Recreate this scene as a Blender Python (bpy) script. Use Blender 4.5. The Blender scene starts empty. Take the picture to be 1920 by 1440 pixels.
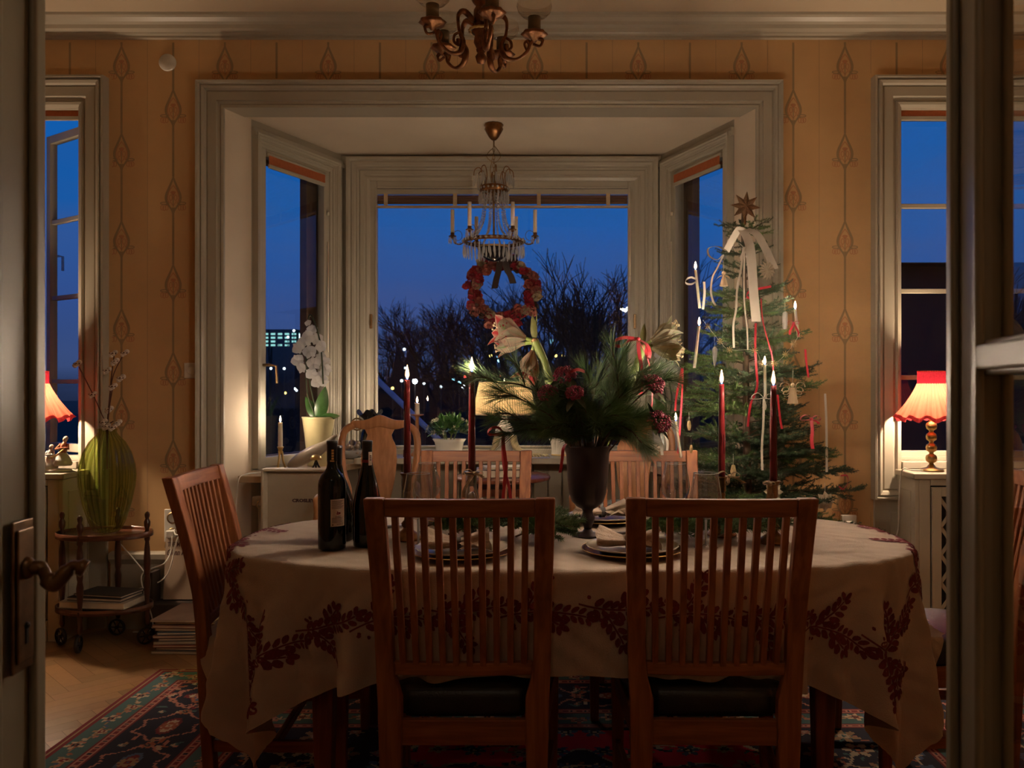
import bpy, bmesh, math, random
import numpy as np
from mathutils import Vector, Matrix, Quaternion
SC = bpy.context.scene
COL = SC.collection
PI = math.pi
rnd = random.Random(7)
F, CX, CY, CAMZ = 1600.0, 1040.0, 722.0, 1.25      # focal length and vanishing point in a 1920x1440 frame
def px(x, y, d):
    return Vector(((x-CX)/F*d, d, CAMZ-(y-CY)/F*d))
def pz(y, d): return CAMZ-(y-CY)/F*d
def pX(x, d): return (x-CX)/F*d

# ------------------------------------------------------------------ materials
MATS = {}
def newmat(name):
    m = bpy.data.materials.new(name); m.use_nodes = True
    nt = m.node_tree
    for n in list(nt.nodes): nt.nodes.remove(n)
    out = nt.nodes.new('ShaderNodeOutputMaterial')
    return m, nt, out
def N(nt, t, **kw):
    n = nt.nodes.new(t)
    for k, v in kw.items(): setattr(n, k, v)
    return n
def rgba(c, k=1.0): return (min(1, c[0]*k), min(1, c[1]*k), min(1, c[2]*k), 1)
def mat(name, c, rough=0.5, metal=0.0, var=0.15, scale=12.0, bump=0.0, bscale=None, sheen=0.0, coat=0.0, trans=0.0, stretch=None, emis=None, spec=0.5, sss=0.0):
    """principled surface whose colour wanders a little with a noise in the object's own space"""
    if name in MATS: return MATS[name]
    m, nt, out = newmat(name)
    b = N(nt, 'ShaderNodeBsdfPrincipled')
    tc = N(nt, 'ShaderNodeTexCoord'); mp = N(nt, 'ShaderNodeMapping')
    nt.links.new(tc.outputs['Object'], mp.inputs[0])
    if stretch: mp.inputs['Scale'].default_value = stretch
    no = N(nt, 'ShaderNodeTexNoise'); no.inputs['Scale'].default_value = scale; no.inputs['Detail'].default_value = 4
    nt.links.new(mp.outputs[0], no.inputs[0])
    cr = N(nt, 'ShaderNodeValToRGB')
    cr.color_ramp.elements[0].position = .3; cr.color_ramp.elements[1].position = .7
    cr.color_ramp.elements[0].color = rgba(c, 1-var); cr.color_ramp.elements[1].color = rgba(c, 1+var)
    nt.links.new(no.outputs[0], cr.inputs[0]); nt.links.new(cr.outputs[0], b.inputs['Base Color'])
    b.inputs['Roughness'].default_value = rough; b.inputs['Metallic'].default_value = metal
    b.inputs['Sheen Weight'].default_value = sheen; b.inputs['Coat Weight'].default_value = coat
    b.inputs['Specular IOR Level'].default_value = spec
    b.inputs['Transmission Weight'].default_value = trans
    if sss: b.inputs['Subsurface Weight'].default_value = sss; b.inputs['Subsurface Radius'].default_value = (.02, .01, .005); b.inputs['Subsurface Scale'].default_value = .5
    if emis: b.inputs['Emission Color'].default_value = rgba(emis[:3]); b.inputs['Emission Strength'].default_value = emis[3]
    if bump:
        n2 = N(nt, 'ShaderNodeTexNoise'); n2.inputs['Scale'].default_value = bscale or scale*4; n2.inputs['Detail'].default_value = 3
        nt.links.new(mp.outputs[0], n2.inputs[0])
        bp = N(nt, 'ShaderNodeBump'); bp.inputs['Strength'].default_value = bump; bp.inputs['Distance'].default_value = .01
        nt.links.new(n2.outputs[0], bp.inputs['Height']); nt.links.new(bp.outputs[0], b.inputs['Normal'])
    nt.links.new(b.outputs[0], out.inputs[0])
    MATS[name] = m
    return m
def wood(name, c1, c2, rough=.35, axis='Z', scale=1.0, coat=0.15, spec=.35):
    if name in MATS: return MATS[name]
    m, nt, out = newmat(name)
    b = N(nt, 'ShaderNodeBsdfPrincipled')
    tc = N(nt, 'ShaderNodeTexCoord'); mp = N(nt, 'ShaderNodeMapping')
    s = {'X': (2.5, 34, 34), 'Y': (34, 2.5, 34), 'Z': (34, 34, 2.5)}[axis]
    mp.inputs['Scale'].default_value = tuple(q*scale for q in s)
    nt.links.new(tc.outputs['Object'], mp.inputs[0])
    no = N(nt, 'ShaderNodeTexNoise'); no.inputs['Scale'].default_value = 1.6; no.inputs['Detail'].default_value = 7; no.inputs['Distortion'].default_value = .6
    nt.links.new(mp.outputs[0], no.inputs[0])
    cr = N(nt, 'ShaderNodeValToRGB')
    cr.color_ramp.elements[0].position = .35; cr.color_ramp.elements[1].position = .66
    cr.color_ramp.elements[0].color = rgba(c1); cr.color_ramp.elements[1].color = rgba(c2)
    nt.links.new(no.outputs[0], cr.inputs[0]); nt.links.new(cr.outputs[0], b.inputs['Base Color'])
    b.inputs['Specular IOR Level'].default_value = spec; b.inputs['Roughness'].default_value = rough; b.inputs['Coat Weight'].default_value = coat; b.inputs['Coat Roughness'].default_value = .25
    bp = N(nt, 'ShaderNodeBump'); bp.inputs['Strength'].default_value = .12; bp.inputs['Distance'].default_value = .004
    nt.links.new(no.outputs[0], bp.inputs['Height']); nt.links.new(bp.outputs[0], b.inputs['Normal'])
    nt.links.new(b.outputs[0], out.inputs[0]); MATS[name] = m
    return m
def glass(name, tint=(1, 1, 1), rough=0.0, ior=1.45, boost=1.0, streak=0.0, frost=0.0, ribs=0):
    """thin clear sheet or vessel wall: tinted see-through plus a mirror that grows towards grazing angles"""
    if name in MATS: return MATS[name]
    m, nt, out = newmat(name)
    tr = N(nt, 'ShaderNodeBsdfTransparent'); tr.inputs[0].default_value = rgba(tint)
    if ribs:                                    # furrows between the ribs painted darker in the tint, standing in for refraction
        t0 = N(nt, 'ShaderNodeTexCoord'); gr = N(nt, 'ShaderNodeTexGradient', gradient_type='RADIAL'); nt.links.new(t0.outputs['Object'], gr.inputs[0])
        mm = N(nt, 'ShaderNodeMath', operation='MULTIPLY'); mm.inputs[1].default_value = ribs; fq = N(nt, 'ShaderNodeMath', operation='FRACT'); nt.links.new(gr.outputs['Fac'], mm.inputs[0]); nt.links.new(mm.outputs[0], fq.inputs[0])
        c2 = N(nt, 'ShaderNodeValToRGB'); e = c2.color_ramp.elements; e[0].position = .30; e[0].color = rgba(tint); e[1].position = .5; e[1].color = rgba([q**3.2 for q in tint], .8); k = e.new(.70); k.color = rgba(tint); nt.links.new(fq.outputs[0], c2.inputs[0]); nt.links.new(c2.outputs[0], tr.inputs[0])
    gl = N(nt, 'ShaderNodeBsdfGlossy'); gl.inputs['Roughness'].default_value = rough
    fr = N(nt, 'ShaderNodeFresnel'); ge = N(nt, 'ShaderNodeNewGeometry')
    m1 = N(nt, 'ShaderNodeMath', operation='MULTIPLY_ADD'); m1.inputs[1].default_value = -2; m1.inputs[2].default_value = 1; nt.links.new(ge.outputs['Backfacing'], m1.inputs[0])
    m2 = N(nt, 'ShaderNodeMath', operation='POWER'); m2.inputs[0].default_value = ior; nt.links.new(m1.outputs[0], m2.inputs[1]); nt.links.new(m2.outputs[0], fr.inputs['IOR'])
    mu = N(nt, 'ShaderNodeMath', operation='MULTIPLY'); mu.inputs[1].default_value = boost; mu.use_clamp = True
    nt.links.new(fr.outputs[0], mu.inputs[0])
    tc = N(nt, 'ShaderNodeTexCoord'); no = N(nt, 'ShaderNodeTexNoise'); no.inputs['Scale'].default_value = 3.0
    nt.links.new(tc.outputs['Object'], no.inputs[0])
    bp = N(nt, 'ShaderNodeBump'); bp.inputs['Strength'].default_value = streak; bp.inputs['Distance'].default_value = .002
    nt.links.new(no.outputs[0], bp.inputs['Height']); nt.links.new(bp.outputs[0], gl.inputs['Normal'])
    mx = N(nt, 'ShaderNodeMixShader')
    nt.links.new(mu.outputs[0], mx.inputs[0]); nt.links.new(tr.outputs[0], mx.inputs[1]); nt.links.new(gl.outputs[0], mx.inputs[2])
    last = mx.outputs[0]
    if frost:
        df = N(nt, 'ShaderNodeBsdfTranslucent'); df.inputs[0].default_value = (.9, .88, .84, 1); m3 = N(nt, 'ShaderNodeMixShader'); m3.inputs[0].default_value = frost
        d2 = N(nt, 'ShaderNodeBsdfDiffuse'); d2.inputs[0].default_value = (.9, .88, .84, 1); m4 = N(nt, 'ShaderNodeMixShader'); nt.links.new(df.outputs[0], m4.inputs[1]); nt.links.new(d2.outputs[0], m4.inputs[2])
        nt.links.new(last, m3.inputs[1]); nt.links.new(m4.outputs[0], m3.inputs[2]); last = m3.outputs[0]
    nt.links.new(last, out.inputs[0]); MATS[name] = m
    return m
def emit(name, c, s):
    if name in MATS: return MATS[name]
    m, nt, out = newmat(name)
    e = N(nt, 'ShaderNodeEmission'); e.inputs[0].default_value = rgba(c); e.inputs[1].default_value = s
    nt.links.new(e.outputs[0], out.inputs[0]); MATS[name] = m
    return m
def cloth(name, c, tl=.5, var=.15, scale=60, pleat=0, dark=.5):
    """cloth that also lets light through (lamp shades)"""
    if name in MATS: return MATS[name]
    m, nt, out = newmat(name)
    tc = N(nt, 'ShaderNodeTexCoord'); no = N(nt, 'ShaderNodeTexNoise'); no.inputs['Scale'].default_value = scale
    nt.links.new(tc.outputs['Object'], no.inputs[0])
    cr = N(nt, 'ShaderNodeValToRGB'); cr.color_ramp.elements[0].color = rgba(c, 1-var); cr.color_ramp.elements[1].color = rgba(c, 1+var)
    nt.links.new(no.outputs[0], cr.inputs[0])
    if pleat:                                   # dark stripes paint in the shadow and doubled cloth of every pleat
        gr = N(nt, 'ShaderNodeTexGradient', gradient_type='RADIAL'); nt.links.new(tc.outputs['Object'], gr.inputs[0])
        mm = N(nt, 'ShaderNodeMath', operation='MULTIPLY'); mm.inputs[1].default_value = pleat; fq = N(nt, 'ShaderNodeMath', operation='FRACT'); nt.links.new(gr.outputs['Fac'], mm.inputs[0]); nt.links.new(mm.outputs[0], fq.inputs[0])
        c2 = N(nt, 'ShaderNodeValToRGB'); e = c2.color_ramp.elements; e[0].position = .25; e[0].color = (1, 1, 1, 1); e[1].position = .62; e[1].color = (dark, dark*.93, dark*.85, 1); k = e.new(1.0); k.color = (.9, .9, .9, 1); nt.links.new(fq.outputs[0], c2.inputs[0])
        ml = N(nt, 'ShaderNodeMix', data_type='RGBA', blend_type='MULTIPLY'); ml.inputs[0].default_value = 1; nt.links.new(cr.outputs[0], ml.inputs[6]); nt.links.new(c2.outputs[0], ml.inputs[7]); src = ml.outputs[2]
    else: src = cr.outputs[0]
    d = N(nt, 'ShaderNodeBsdfDiffuse'); t = N(nt, 'ShaderNodeBsdfTranslucent'); mx = N(nt, 'ShaderNodeMixShader'); mx.inputs[0].default_value = tl
    nt.links.new(src, d.inputs[0]); nt.links.new(src, t.inputs[0])
    nt.links.new(d.outputs[0], mx.inputs[1]); nt.links.new(t.outputs[0], mx.inputs[2]); nt.links.new(mx.outputs[0], out.inputs[0])
    MATS[name] = m
    return m
def attrmat(name, attr, rough=.6, grain=(0, 0, 0), bump=.0, bscale=200, sheen=0.0, coat=0.0):
    """colour read from a face-corner attribute that the mesh code computed (parquet tones, woven pattern)"""
    m, nt, out = newmat(name)
    b = N(nt, 'ShaderNodeBsdfPrincipled'); a = N(nt, 'ShaderNodeAttribute'); a.attribute_name = attr
    b.inputs['Roughness'].default_value = rough; b.inputs['Sheen Weight'].default_value = sheen; b.inputs['Coat Weight'].default_value = coat
    b.inputs['Coat Roughness'].default_value = .2
    tc = N(nt, 'ShaderNodeTexCoord'); no = N(nt, 'ShaderNodeTexNoise'); no.inputs['Scale'].default_value = bscale; no.inputs['Detail'].default_value = 3
    nt.links.new(tc.outputs['Object'], no.inputs[0])
    mx = N(nt, 'ShaderNodeMix', data_type='RGBA', blend_type='MULTIPLY'); mx.inputs[0].default_value = .22
    nt.links.new(a.outputs['Color'], mx.inputs[6]); nt.links.new(no.outputs[0], mx.inputs[7])
    nt.links.new(mx.outputs[2], b.inputs['Base Color'])
    if bump:
        bp = N(nt, 'ShaderNodeBump'); bp.inputs['Strength'].default_value = bump; bp.inputs['Distance'].default_value = .004
        nt.links.new(no.outputs[0], bp.inputs['Height']); nt.links.new(bp.outputs[0], b.inputs['Normal'])
    nt.links.new(b.outputs[0], out.inputs[0])
    return m

# ------------------------------------------------------------------ mesh building
def frame_from(d, up=Vector((0, 0, 1))):
    d = Vector(d).normalized()
    if abs(d.dot(up)) > .98: up = Vector((0, 1, 0)) if abs(d.y) < .9 else Vector((1, 0, 0))
    x = up.cross(d).normalized(); y = d.cross(x)
    return Matrix((x, y, d)).transposed()
def frame_x(d, xdir):
    d = Vector(d).normalized(); x = Vector(xdir); x = (x-d*x.dot(d)).normalized(); y = d.cross(x)
    return Matrix((x, y, d)).transposed()
def TR(loc=(0, 0, 0), rot=None, s=1.0):
    m = Matrix.Translation(Vector(loc))
    if rot is not None: m = m @ (rot.to_4x4() if not isinstance(rot, (tuple, list)) else (Matrix.Rotation(rot[2], 4, 'Z') @ Matrix.Rotation(rot[1], 4, 'Y') @ Matrix.Rotation(rot[0], 4, 'X')))
    if s != 1.0: m = m @ Matrix.Scale(s, 4) if isinstance(s, (int, float)) else m @ Matrix.Diagonal((*s, 1))
    return m
class MB:
    def __init__(self): self.v = []; self.f = []; self.mi = []; self.sm = []
    def add(self, vs, fs, mi=0, smooth=False, M=None):
        b = len(self.v)
        if M is not None: self.v.extend(tuple(M @ Vector(p)) for p in vs)
        else: self.v.extend(tuple(p) for p in vs)
        for f in fs:
            self.f.append(tuple(b+i for i in f)); self.mi.append(mi); self.sm.append(smooth)
        return self
    def box(self, a, b, mi=0, M=None):
        x0, y0, z0 = a; x1, y1, z1 = b
        vs = [(x0, y0, z0), (x1, y0, z0), (x1, y1, z0), (x0, y1, z0), (x0, y0, z1), (x1, y0, z1), (x1, y1, z1), (x0, y1, z1)]
        return self.add(vs, [(0, 3, 2, 1), (4, 5, 6, 7), (0, 1, 5, 4), (1, 2, 6, 5), (2, 3, 7, 6), (3, 0, 4, 7)], mi, False, M)
    def loft(self, rings, mi=0, smooth=False, cap=True, M=None, closed=False):
        n = len(rings[0]); vs = [p for r in rings for p in r]; fs = []
        for i in range(len(rings)-1):
            for j in range(n):
                k = (j+1) % n
                fs.append((i*n+j, i*n+k, (i+1)*n+k, (i+1)*n+j))
        if cap: fs.append(tuple(reversed(range(n)))); fs.append(tuple(range((len(rings)-1)*n, len(rings)*n)))
        return self.add(vs, fs, mi, smooth, M)
    def tube(self, pts, r, n=8, mi=0, cap=True, M=None, smooth=True, flat=1.0):
        pts = [Vector(p) for p in pts]
        rs = r if isinstance(r, (list, tuple)) else [r]*len(pts)
        t0 = (pts[1]-pts[0]).normalized(); R = frame_from(t0); ux, uy = R.col[0].copy(), R.col[1].copy()
        rings = []; prev = t0
        for i, p in enumerate(pts):
            t = (pts[min(i+1, len(pts)-1)]-pts[max(i-1, 0)])
            t = t.normalized() if t.length > 1e-9 else prev
            q = prev.rotation_difference(t); ux = q @ ux; uy = q @ uy; prev = t
            rings.append([p+ux*(math.cos(2*PI*k/n)*rs[i])+uy*(math.sin(2*PI*k/n)*rs[i]*flat) for k in range(n)])
        return self.loft(rings, mi, smooth, cap, M)
    def lathe(self, prof, n=20, mi=0, cap=True, M=None, smooth=True, ribs=0, ribamp=0.0, sx=1.0, sy=1.0):
        rings = []
        for (r, z) in prof:
            ring = []
            for k in range(n):
                a = 2*PI*k/n; q = r*(1+ribamp*math.cos(ribs*a)) if ribs else r
                ring.append((q*math.cos(a)*sx, q*math.sin(a)*sy, z))
            rings.append(ring)
        return self.loft(rings, mi, smooth, cap, M)
    def ball(self, c, r, nu=10, nv=6, mi=0, M=None, smooth=True):
        r = r if isinstance(r, (tuple, list)) else (r, r, r)
        vs = [(c[0], c[1], c[2]-r[2])]; fs = []
        for j in range(1, nv):
            a = PI*j/nv
            for k in range(nu):
                b = 2*PI*k/nu
                vs.append((c[0]+r[0]*math.sin(a)*math.cos(b), c[1]+r[1]*math.sin(a)*math.sin(b), c[2]-r[2]*math.cos(a)))
        vs.append((c[0], c[1], c[2]+r[2])); L = len(vs)-1
        for k in range(nu):
            k2 = (k+1) % nu
            fs.append((0, 1+k2, 1+k)); fs.append((L, 1+(nv-2)*nu+k, 1+(nv-2)*nu+k2))
            for j in range(nv-2):
                fs.append((1+j*nu+k, 1+j*nu+k2, 1+(j+1)*nu+k2, 1+(j+1)*nu+k))
        return self.add(vs, fs, mi, smooth, M)
    def prism(self, poly, h, mi=0, M=None, smooth=False):
        """2-D outline (x,y) raised from z=0 to z=h"""
        n = len(poly)
        vs = [(p[0], p[1], 0) for p in poly]+[(p[0], p[1], h) for p in poly]
        fs = [tuple(reversed(range(n))), tuple(range(n, 2*n))]+[(i, (i+1) % n, n+(i+1) % n, n+i) for i in range(n)]
        return self.add(vs, fs, mi, smooth, M)
    def strip(self, pts, side, w, t=.0012, mi=0, M=None):
        """ribbon of width w along pts; side: one vector or one per point"""
        rings = []; n = len(pts); pts = [Vector(p) for p in pts]
        for i, p in enumerate(pts):
            s = Vector(side[i] if isinstance(side, list) else side).normalized()
            tg = (pts[min(i+1, n-1)]-pts[max(i-1, 0)]); nn = s.cross(tg)
            nn = nn.normalized() if nn.length > 1e-9 else Vector((0, 1, 0))
            ww = w[i] if isinstance(w, list) else w
            rings.append([p-s*ww/2-nn*t/2, p+s*ww/2-nn*t/2, p+s*ww/2+nn*t/2, p-s*ww/2+nn*t/2])
        return self.loft(rings, mi, False, True, M)
    def petal(self, M, L, W, cup=.2, curl=.0, n=5, mi=0, point=.5, wave=0):
        """leaf or petal: base at the origin, growing along +Z, width in X, bending towards +Y"""
        vs = []; fs = []
        for i in range(n+1):
            t = i/n
            w = W/2*(math.sin(PI*min(1, t**.8))**(.8) if point else 1)*(1 if t < 1 else 0)
            w = max(w, W*.04 if i == 0 else (.0006 if i == n else 0))
            y = curl*L*t*t
            for j in range(5):
                q = (j-2)/2
                vs.append((q*w, y+cup*w*q*q+(wave*w*math.sin(t*9+j) if wave else 0), L*t*(1-.15*abs(curl)*t)))
        for i in range(n):
            for j in range(4):
                a = i*5+j
                fs.append((a, a+1, a+6, a+5))
        return self.add(vs, fs, mi, True, M)
    def build(self, name, mats, parent=None, origin=None, local=True, bevel=0.0, seg=2, autosmooth=False):
        me = bpy.data.meshes.new(name)
        v = self.v
        if origin is not None:
            ox, oy, oz = origin; v = [(p[0]-ox, p[1]-oy, p[2]-oz) for p in v]
        me.from_pydata(v, [], self.f)
        ms = mats if isinstance(mats, (list, tuple)) else [mats]
        for m in ms: me.materials.append(m)
        me.polygons.foreach_set('material_index', self.mi)
        me.polygons.foreach_set('use_smooth', self.sm)
        me.update()
        o = bpy.data.objects.new(name, me); COL.objects.link(o)
        if parent is not None: o.parent = parent
        elif origin is not None: o.location = origin
        if bevel:
            b = o.modifiers.new('soft_edges', 'BEVEL'); b.width = bevel; b.segments = seg; b.limit_method = 'ANGLE'; b.angle_limit = .6
        return o
    def world(self, name, mats, parent, **kw):
        """geometry given in world coordinates, linked under a thing that is only translated"""
        p = parent; off = Vector((0, 0, 0))
        while p is not None: off += p.location; p = p.parent
        return self.build(name, mats, parent, origin=tuple(off), **kw)
def thing(name, label, cat, loc=(0, 0, 0), rz=0.0, group=None):
    o = bpy.data.objects.new(name, None); COL.objects.link(o); o.empty_display_size = .05
    o.location = loc; o.rotation_euler = (0, 0, rz); o['label'] = label; o['category'] = cat
    if group: o['group'] = group
    return o
def tag(o, label, cat, group=None, kind=None):
    o['label'] = label; o['category'] = cat
    if group: o['group'] = group
    if kind: o['kind'] = kind
    return o
def struct(o): o['kind'] = 'structure'; return o
def kids(o): return [c for c in COL.objects if c.parent == o]
def copy_tree(o, loc=None, rz=None, label=None, parent=None, _k=None):
    ks = _k if _k is not None else {}
    if _k is None:
        for c in COL.objects:
            if c.parent: ks.setdefault(c.parent.name, []).append(c)
    c = o.copy(); COL.objects.link(c)
    if parent is not None: c.parent = parent
    for ch in ks.get(o.name, []): copy_tree(ch, parent=c, _k=ks)
    if loc is not None: c.location = loc
    if rz is not None: c.rotation_euler = (0, 0, rz)
    if label: c['label'] = label
    return c
def bez(ps, n=12):
    """Catmull-Rom through the points"""
    ps = [Vector(p) for p in ps]; out = []
    for i in range(len(ps)-1):
        p0 = ps[max(i-1, 0)]; p1 = ps[i]; p2 = ps[i+1]; p3 = ps[min(i+2, len(ps)-1)]
        for k in range(n):
            t = k/n
            out.append(.5*((2*p1)+(p2-p0)*t+(2*p0-5*p1+4*p2-p3)*t*t+(3*p1-p0-3*p2+p3)*t**3))
    out.append(ps[-1]); return out
def text_mesh(body, size, depth=.0006, bold=0.0, shear=0.0, squash=1.0):
    cu = bpy.data.curves.new('lettering', 'FONT'); cu.body = body; cu.size = size; cu.extrude = depth; cu.offset = bold; cu.shear = shear
    cu.resolution_u = 2
    o = bpy.data.objects.new('lettering', cu); COL.objects.link(o)
    dg = bpy.context.evaluated_depsgraph_get(); me = bpy.data.meshes.new_from_object(o.evaluated_get(dg))
    bpy.data.objects.remove(o); bpy.data.curves.remove(cu)
    vs = [(v.co.x*squash, v.co.y, v.co.z) for v in me.vertices]; fs = [tuple(p.vertices) for p in me.polygons]
    bpy.data.meshes.remove(me)
    return vs, fs

# palette
M_wall = mat('ochre_wallpaper', (.63, .385, .175), .75, var=.05, scale=5, bump=.02)
M_wline = mat('wallpaper_print_olive', (.34, .235, .12), .75, var=.06)
M_wred = mat('wallpaper_print_red', (.52, .235, .11), .75, var=.06)
M_trim = mat('greige_gloss_paint', (.40, .355, .275), .38, var=.06, scale=3)
M_trim2 = mat('white_window_paint', (.46, .42, .335), .35, var=.05, scale=3)
M_plaster = mat('cream_plaster', (.74, .62, .48), .85, var=.04, scale=3, bump=.03)
M_ceil = mat('ceiling_paint', (.50, .40, .28), .9, var=.04, scale=2)
M_oak = wood('red_oak', (.205, .066, .026), (.35, .125, .046), .45, coat=.0)
M_oakx = wood('red_oak_across', (.205, .066, .026), (.35, .125, .046), .45, 'X', coat=.0)
M_honey = wood('honey_maple', (.33, .135, .05), (.47, .21, .085), .4)
M_mahog = wood('mahogany', (.12, .035, .018), (.22, .07, .035), .3)
M_black = mat('black_leather', (.012, .012, .011), .32, var=.2, scale=30, bump=.15, bscale=160)
M_brass = mat('brass', (.78, .50, .20), .25, 1.0, var=.12, scale=20)
M_gold = mat('polished_gold', (.86, .62, .26), .30, 1.0, var=.1, scale=20)
M_bronze = mat('bronze_patina', (.27, .135, .055), .32, 1.0, var=.3, scale=40)
M_lock = mat('dark_door_brass', (.17, .10, .05), .36, .85, var=.35, scale=30)
M_dkbrass = mat('aged_brass', (.34, .22, .11), .35, .9, var=.3, scale=30)
M_silver = mat('tarnished_silver', (.55, .45, .36), .3, 1.0, var=.25, scale=30)
M_pane = glass('window_glass', (.97, .98, .98), ior=1.5, boost=2.4)
M_crystal = glass('cut_crystal', (.93, .92, .90), rough=.10, ior=1.6, boost=2.6, frost=.42)
M_glass = glass('drinking_glass', (.92, .92, .91), ior=1.52, boost=4.0, frost=.012)
M_wax = mat('white_wax', (.80, .72, .58), .5, var=.05, sss=.2)
M_redwax = mat('dark_red_wax', (.13, .010, .013), .3, var=.2, scale=30)
M_white = mat('white_porcelain', (.78, .75, .68), .15, var=.04)
M_wick = mat('charred_wick', (.02, .018, .016), .9)
M_cord = mat('white_cable', (.72, .68, .60), .4)
M_redrib = mat('red_satin', (.50, .012, .03), .45, var=.15, sheen=.4)
M_whrib = mat('white_satin', (.62, .56, .48), .45, var=.08, sheen=.3)
M_brrib = mat('brown_satin', (.030, .014, .010), .5, var=.15)
M_flame = emit('candle_flame', (1.0, .78, .56), 2650)
M_flame2 = emit('small_candle_flame', (1.0, .78, .56), 1750)
def mantle():
    m, nt, out = newmat('flame_mantle'); e = N(nt, 'ShaderNodeEmission'); e.inputs[0].default_value = (1, .50, .13, 1); e.inputs[1].default_value = .55
    t = N(nt, 'ShaderNodeBsdfTransparent'); a = N(nt, 'ShaderNodeAddShader'); nt.links.new(e.outputs[0], a.inputs[0]); nt.links.new(t.outputs[0], a.inputs[1]); nt.links.new(a.outputs[0], out.inputs[0]); return m
M_mantle = mantle()
M_flameb = emit('flame_base', (.12, .22, 1.0), 12)
# ================================================================== the setting
YW = 4.40; ZC = 3.11; XL, XR = -3.62, 2.98; YF = 0.62
BX = -.333                                            # axis of the bay
BAY = [(-1.70, 4.40), (-1.632, 4.59), (-1.328, 5.30), (.662, 5.30), (.966, 4.59), (1.035, 4.40)]
ZB = 2.68
def wall_panel(mb, xs, zs, holes, y0, y1, mi=0, M=None):
    X = sorted(set([xs[0], xs[1]]+[h[0] for h in holes]+[h[1] for h in holes]))
    Z = sorted(set([zs[0], zs[1]]+[h[2] for h in holes]+[h[3] for h in holes]))
    for i in range(len(X)-1):
        for j in range(len(Z)-1):
            cx, cz = (X[i]+X[i+1])/2, (Z[j]+Z[j+1])/2
            if any(h[0] < cx < h[1] and h[2] < cz < h[3] for h in holes): continue
            mb.box((X[i], y0, Z[j]), (X[i+1], y1, Z[j+1]), mi, M)
def casing(mb, x0, z0, x1, z1, prof, closed=False, M=None, mi=0, zb=0.0):
    rings = []
    for (o, p) in prof:
        zlow = z0-o if closed else zb
        rings.append([(x0-o, -p, zlow), (x0-o, -p, z1+o), (x1+o, -p, z1+o), (x1+o, -p, zlow)])
    n = 4; vs = [q for r in rings for q in r]; fs = []
    for i in range(len(rings)-1):
        for j in range(4 if closed else 3):
            k = (j+1) % 4
            fs.append((i*n+j, (i+1)*n+j, (i+1)*n+k, i*n+k))
    mb.add(vs, fs, mi, False, M)
LW = (-3.36, -2.44, .855, 2.705); RW = (1.772, 2.70, .855, 2.705)      # window openings in the back wall
BH = (-1.70, 1.035, 0, ZB+.03)
mb = MB(); wall_panel(mb, (XL-.2, XR+.2), (0, ZC+.1), [LW, RW, BH], YW, YW+.27)
# printed pattern: half-drop columns of drop-shaped flowers on long stems
MX0, MDX, MDZ = pX(228, YW), .2664, .4510
regions_no = [(LW[0]-.2, LW[1]+.155, .6, 2.84), (RW[0]-.145, RW[1]+.2, .6, 2.84), (BX-1.49, BX+1.49, 0, 2.82)]
def okp(x, z):
    if z < .41 or z > 3.03 or x < XL or x > XR: return False
    return not any(r[0] < x < r[1] and r[2] < z < r[3] for r in regions_no)
DEC = [0]
def dec(vs, fs, mi):
    DEC[0] = (DEC[0]+1) % 24; off = YW-.0004-.00003*DEC[0]
    for f in fs:
        if all(okp(vs[i][0], vs[i][1]) for i in f):
            mb.add([(vs[i][0], off, vs[i][1]) for i in f], [tuple(range(len(f)))], mi)
def rib2(pts, ws, mi):
    vs = []; n = len(pts)
    for i, (x, z) in enumerate(pts):
        a = pts[max(i-1, 0)]; b = pts[min(i+1, n-1)]; dx, dz = b[0]-a[0], b[1]-a[1]; l = math.hypot(dx, dz) or 1
        w = ws[i] if isinstance(ws, list) else ws
        vs += [(x+dz/l*w/2, z-dx/l*w/2), (x-dz/l*w/2, z+dx/l*w/2)]
    dec(vs, [(2*i, 2*i+1, 2*i+3, 2*i+2) for i in range(n-1)], mi)
def disc2(cx, cz, rx, rz, mi, n=10):
    vs = [(cx+rx*math.cos(2*PI*k/n), cz+rz*math.sin(2*PI*k/n)) for k in range(n)]
    dec(vs, [tuple(range(n))], mi)
def ring2(cx, cz, rx, rz, w, mi, n=12):
    rib2([(cx+rx*math.cos(2*PI*k/n), cz+rz*math.sin(2*PI*k/n)) for k in range(n+1)], w, mi)
def smooth2(ps, n=4): return [(v.x, v.y) for v in bez([(p[0], p[1], 0) for p in ps], n)]
OUTL = smooth2([(0, 0), (.004, .013), (.012, .034), (.024, .062), (.034, .086), (.0375, .104), (.036, .122), (.028, .140), (.016, .158), (.006, .176), (.001, .192)])
INNR = smooth2([(0, .043), (.009, .055), (.021, .075), (.028, .100), (.027, .120), (.018, .138)])
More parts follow.
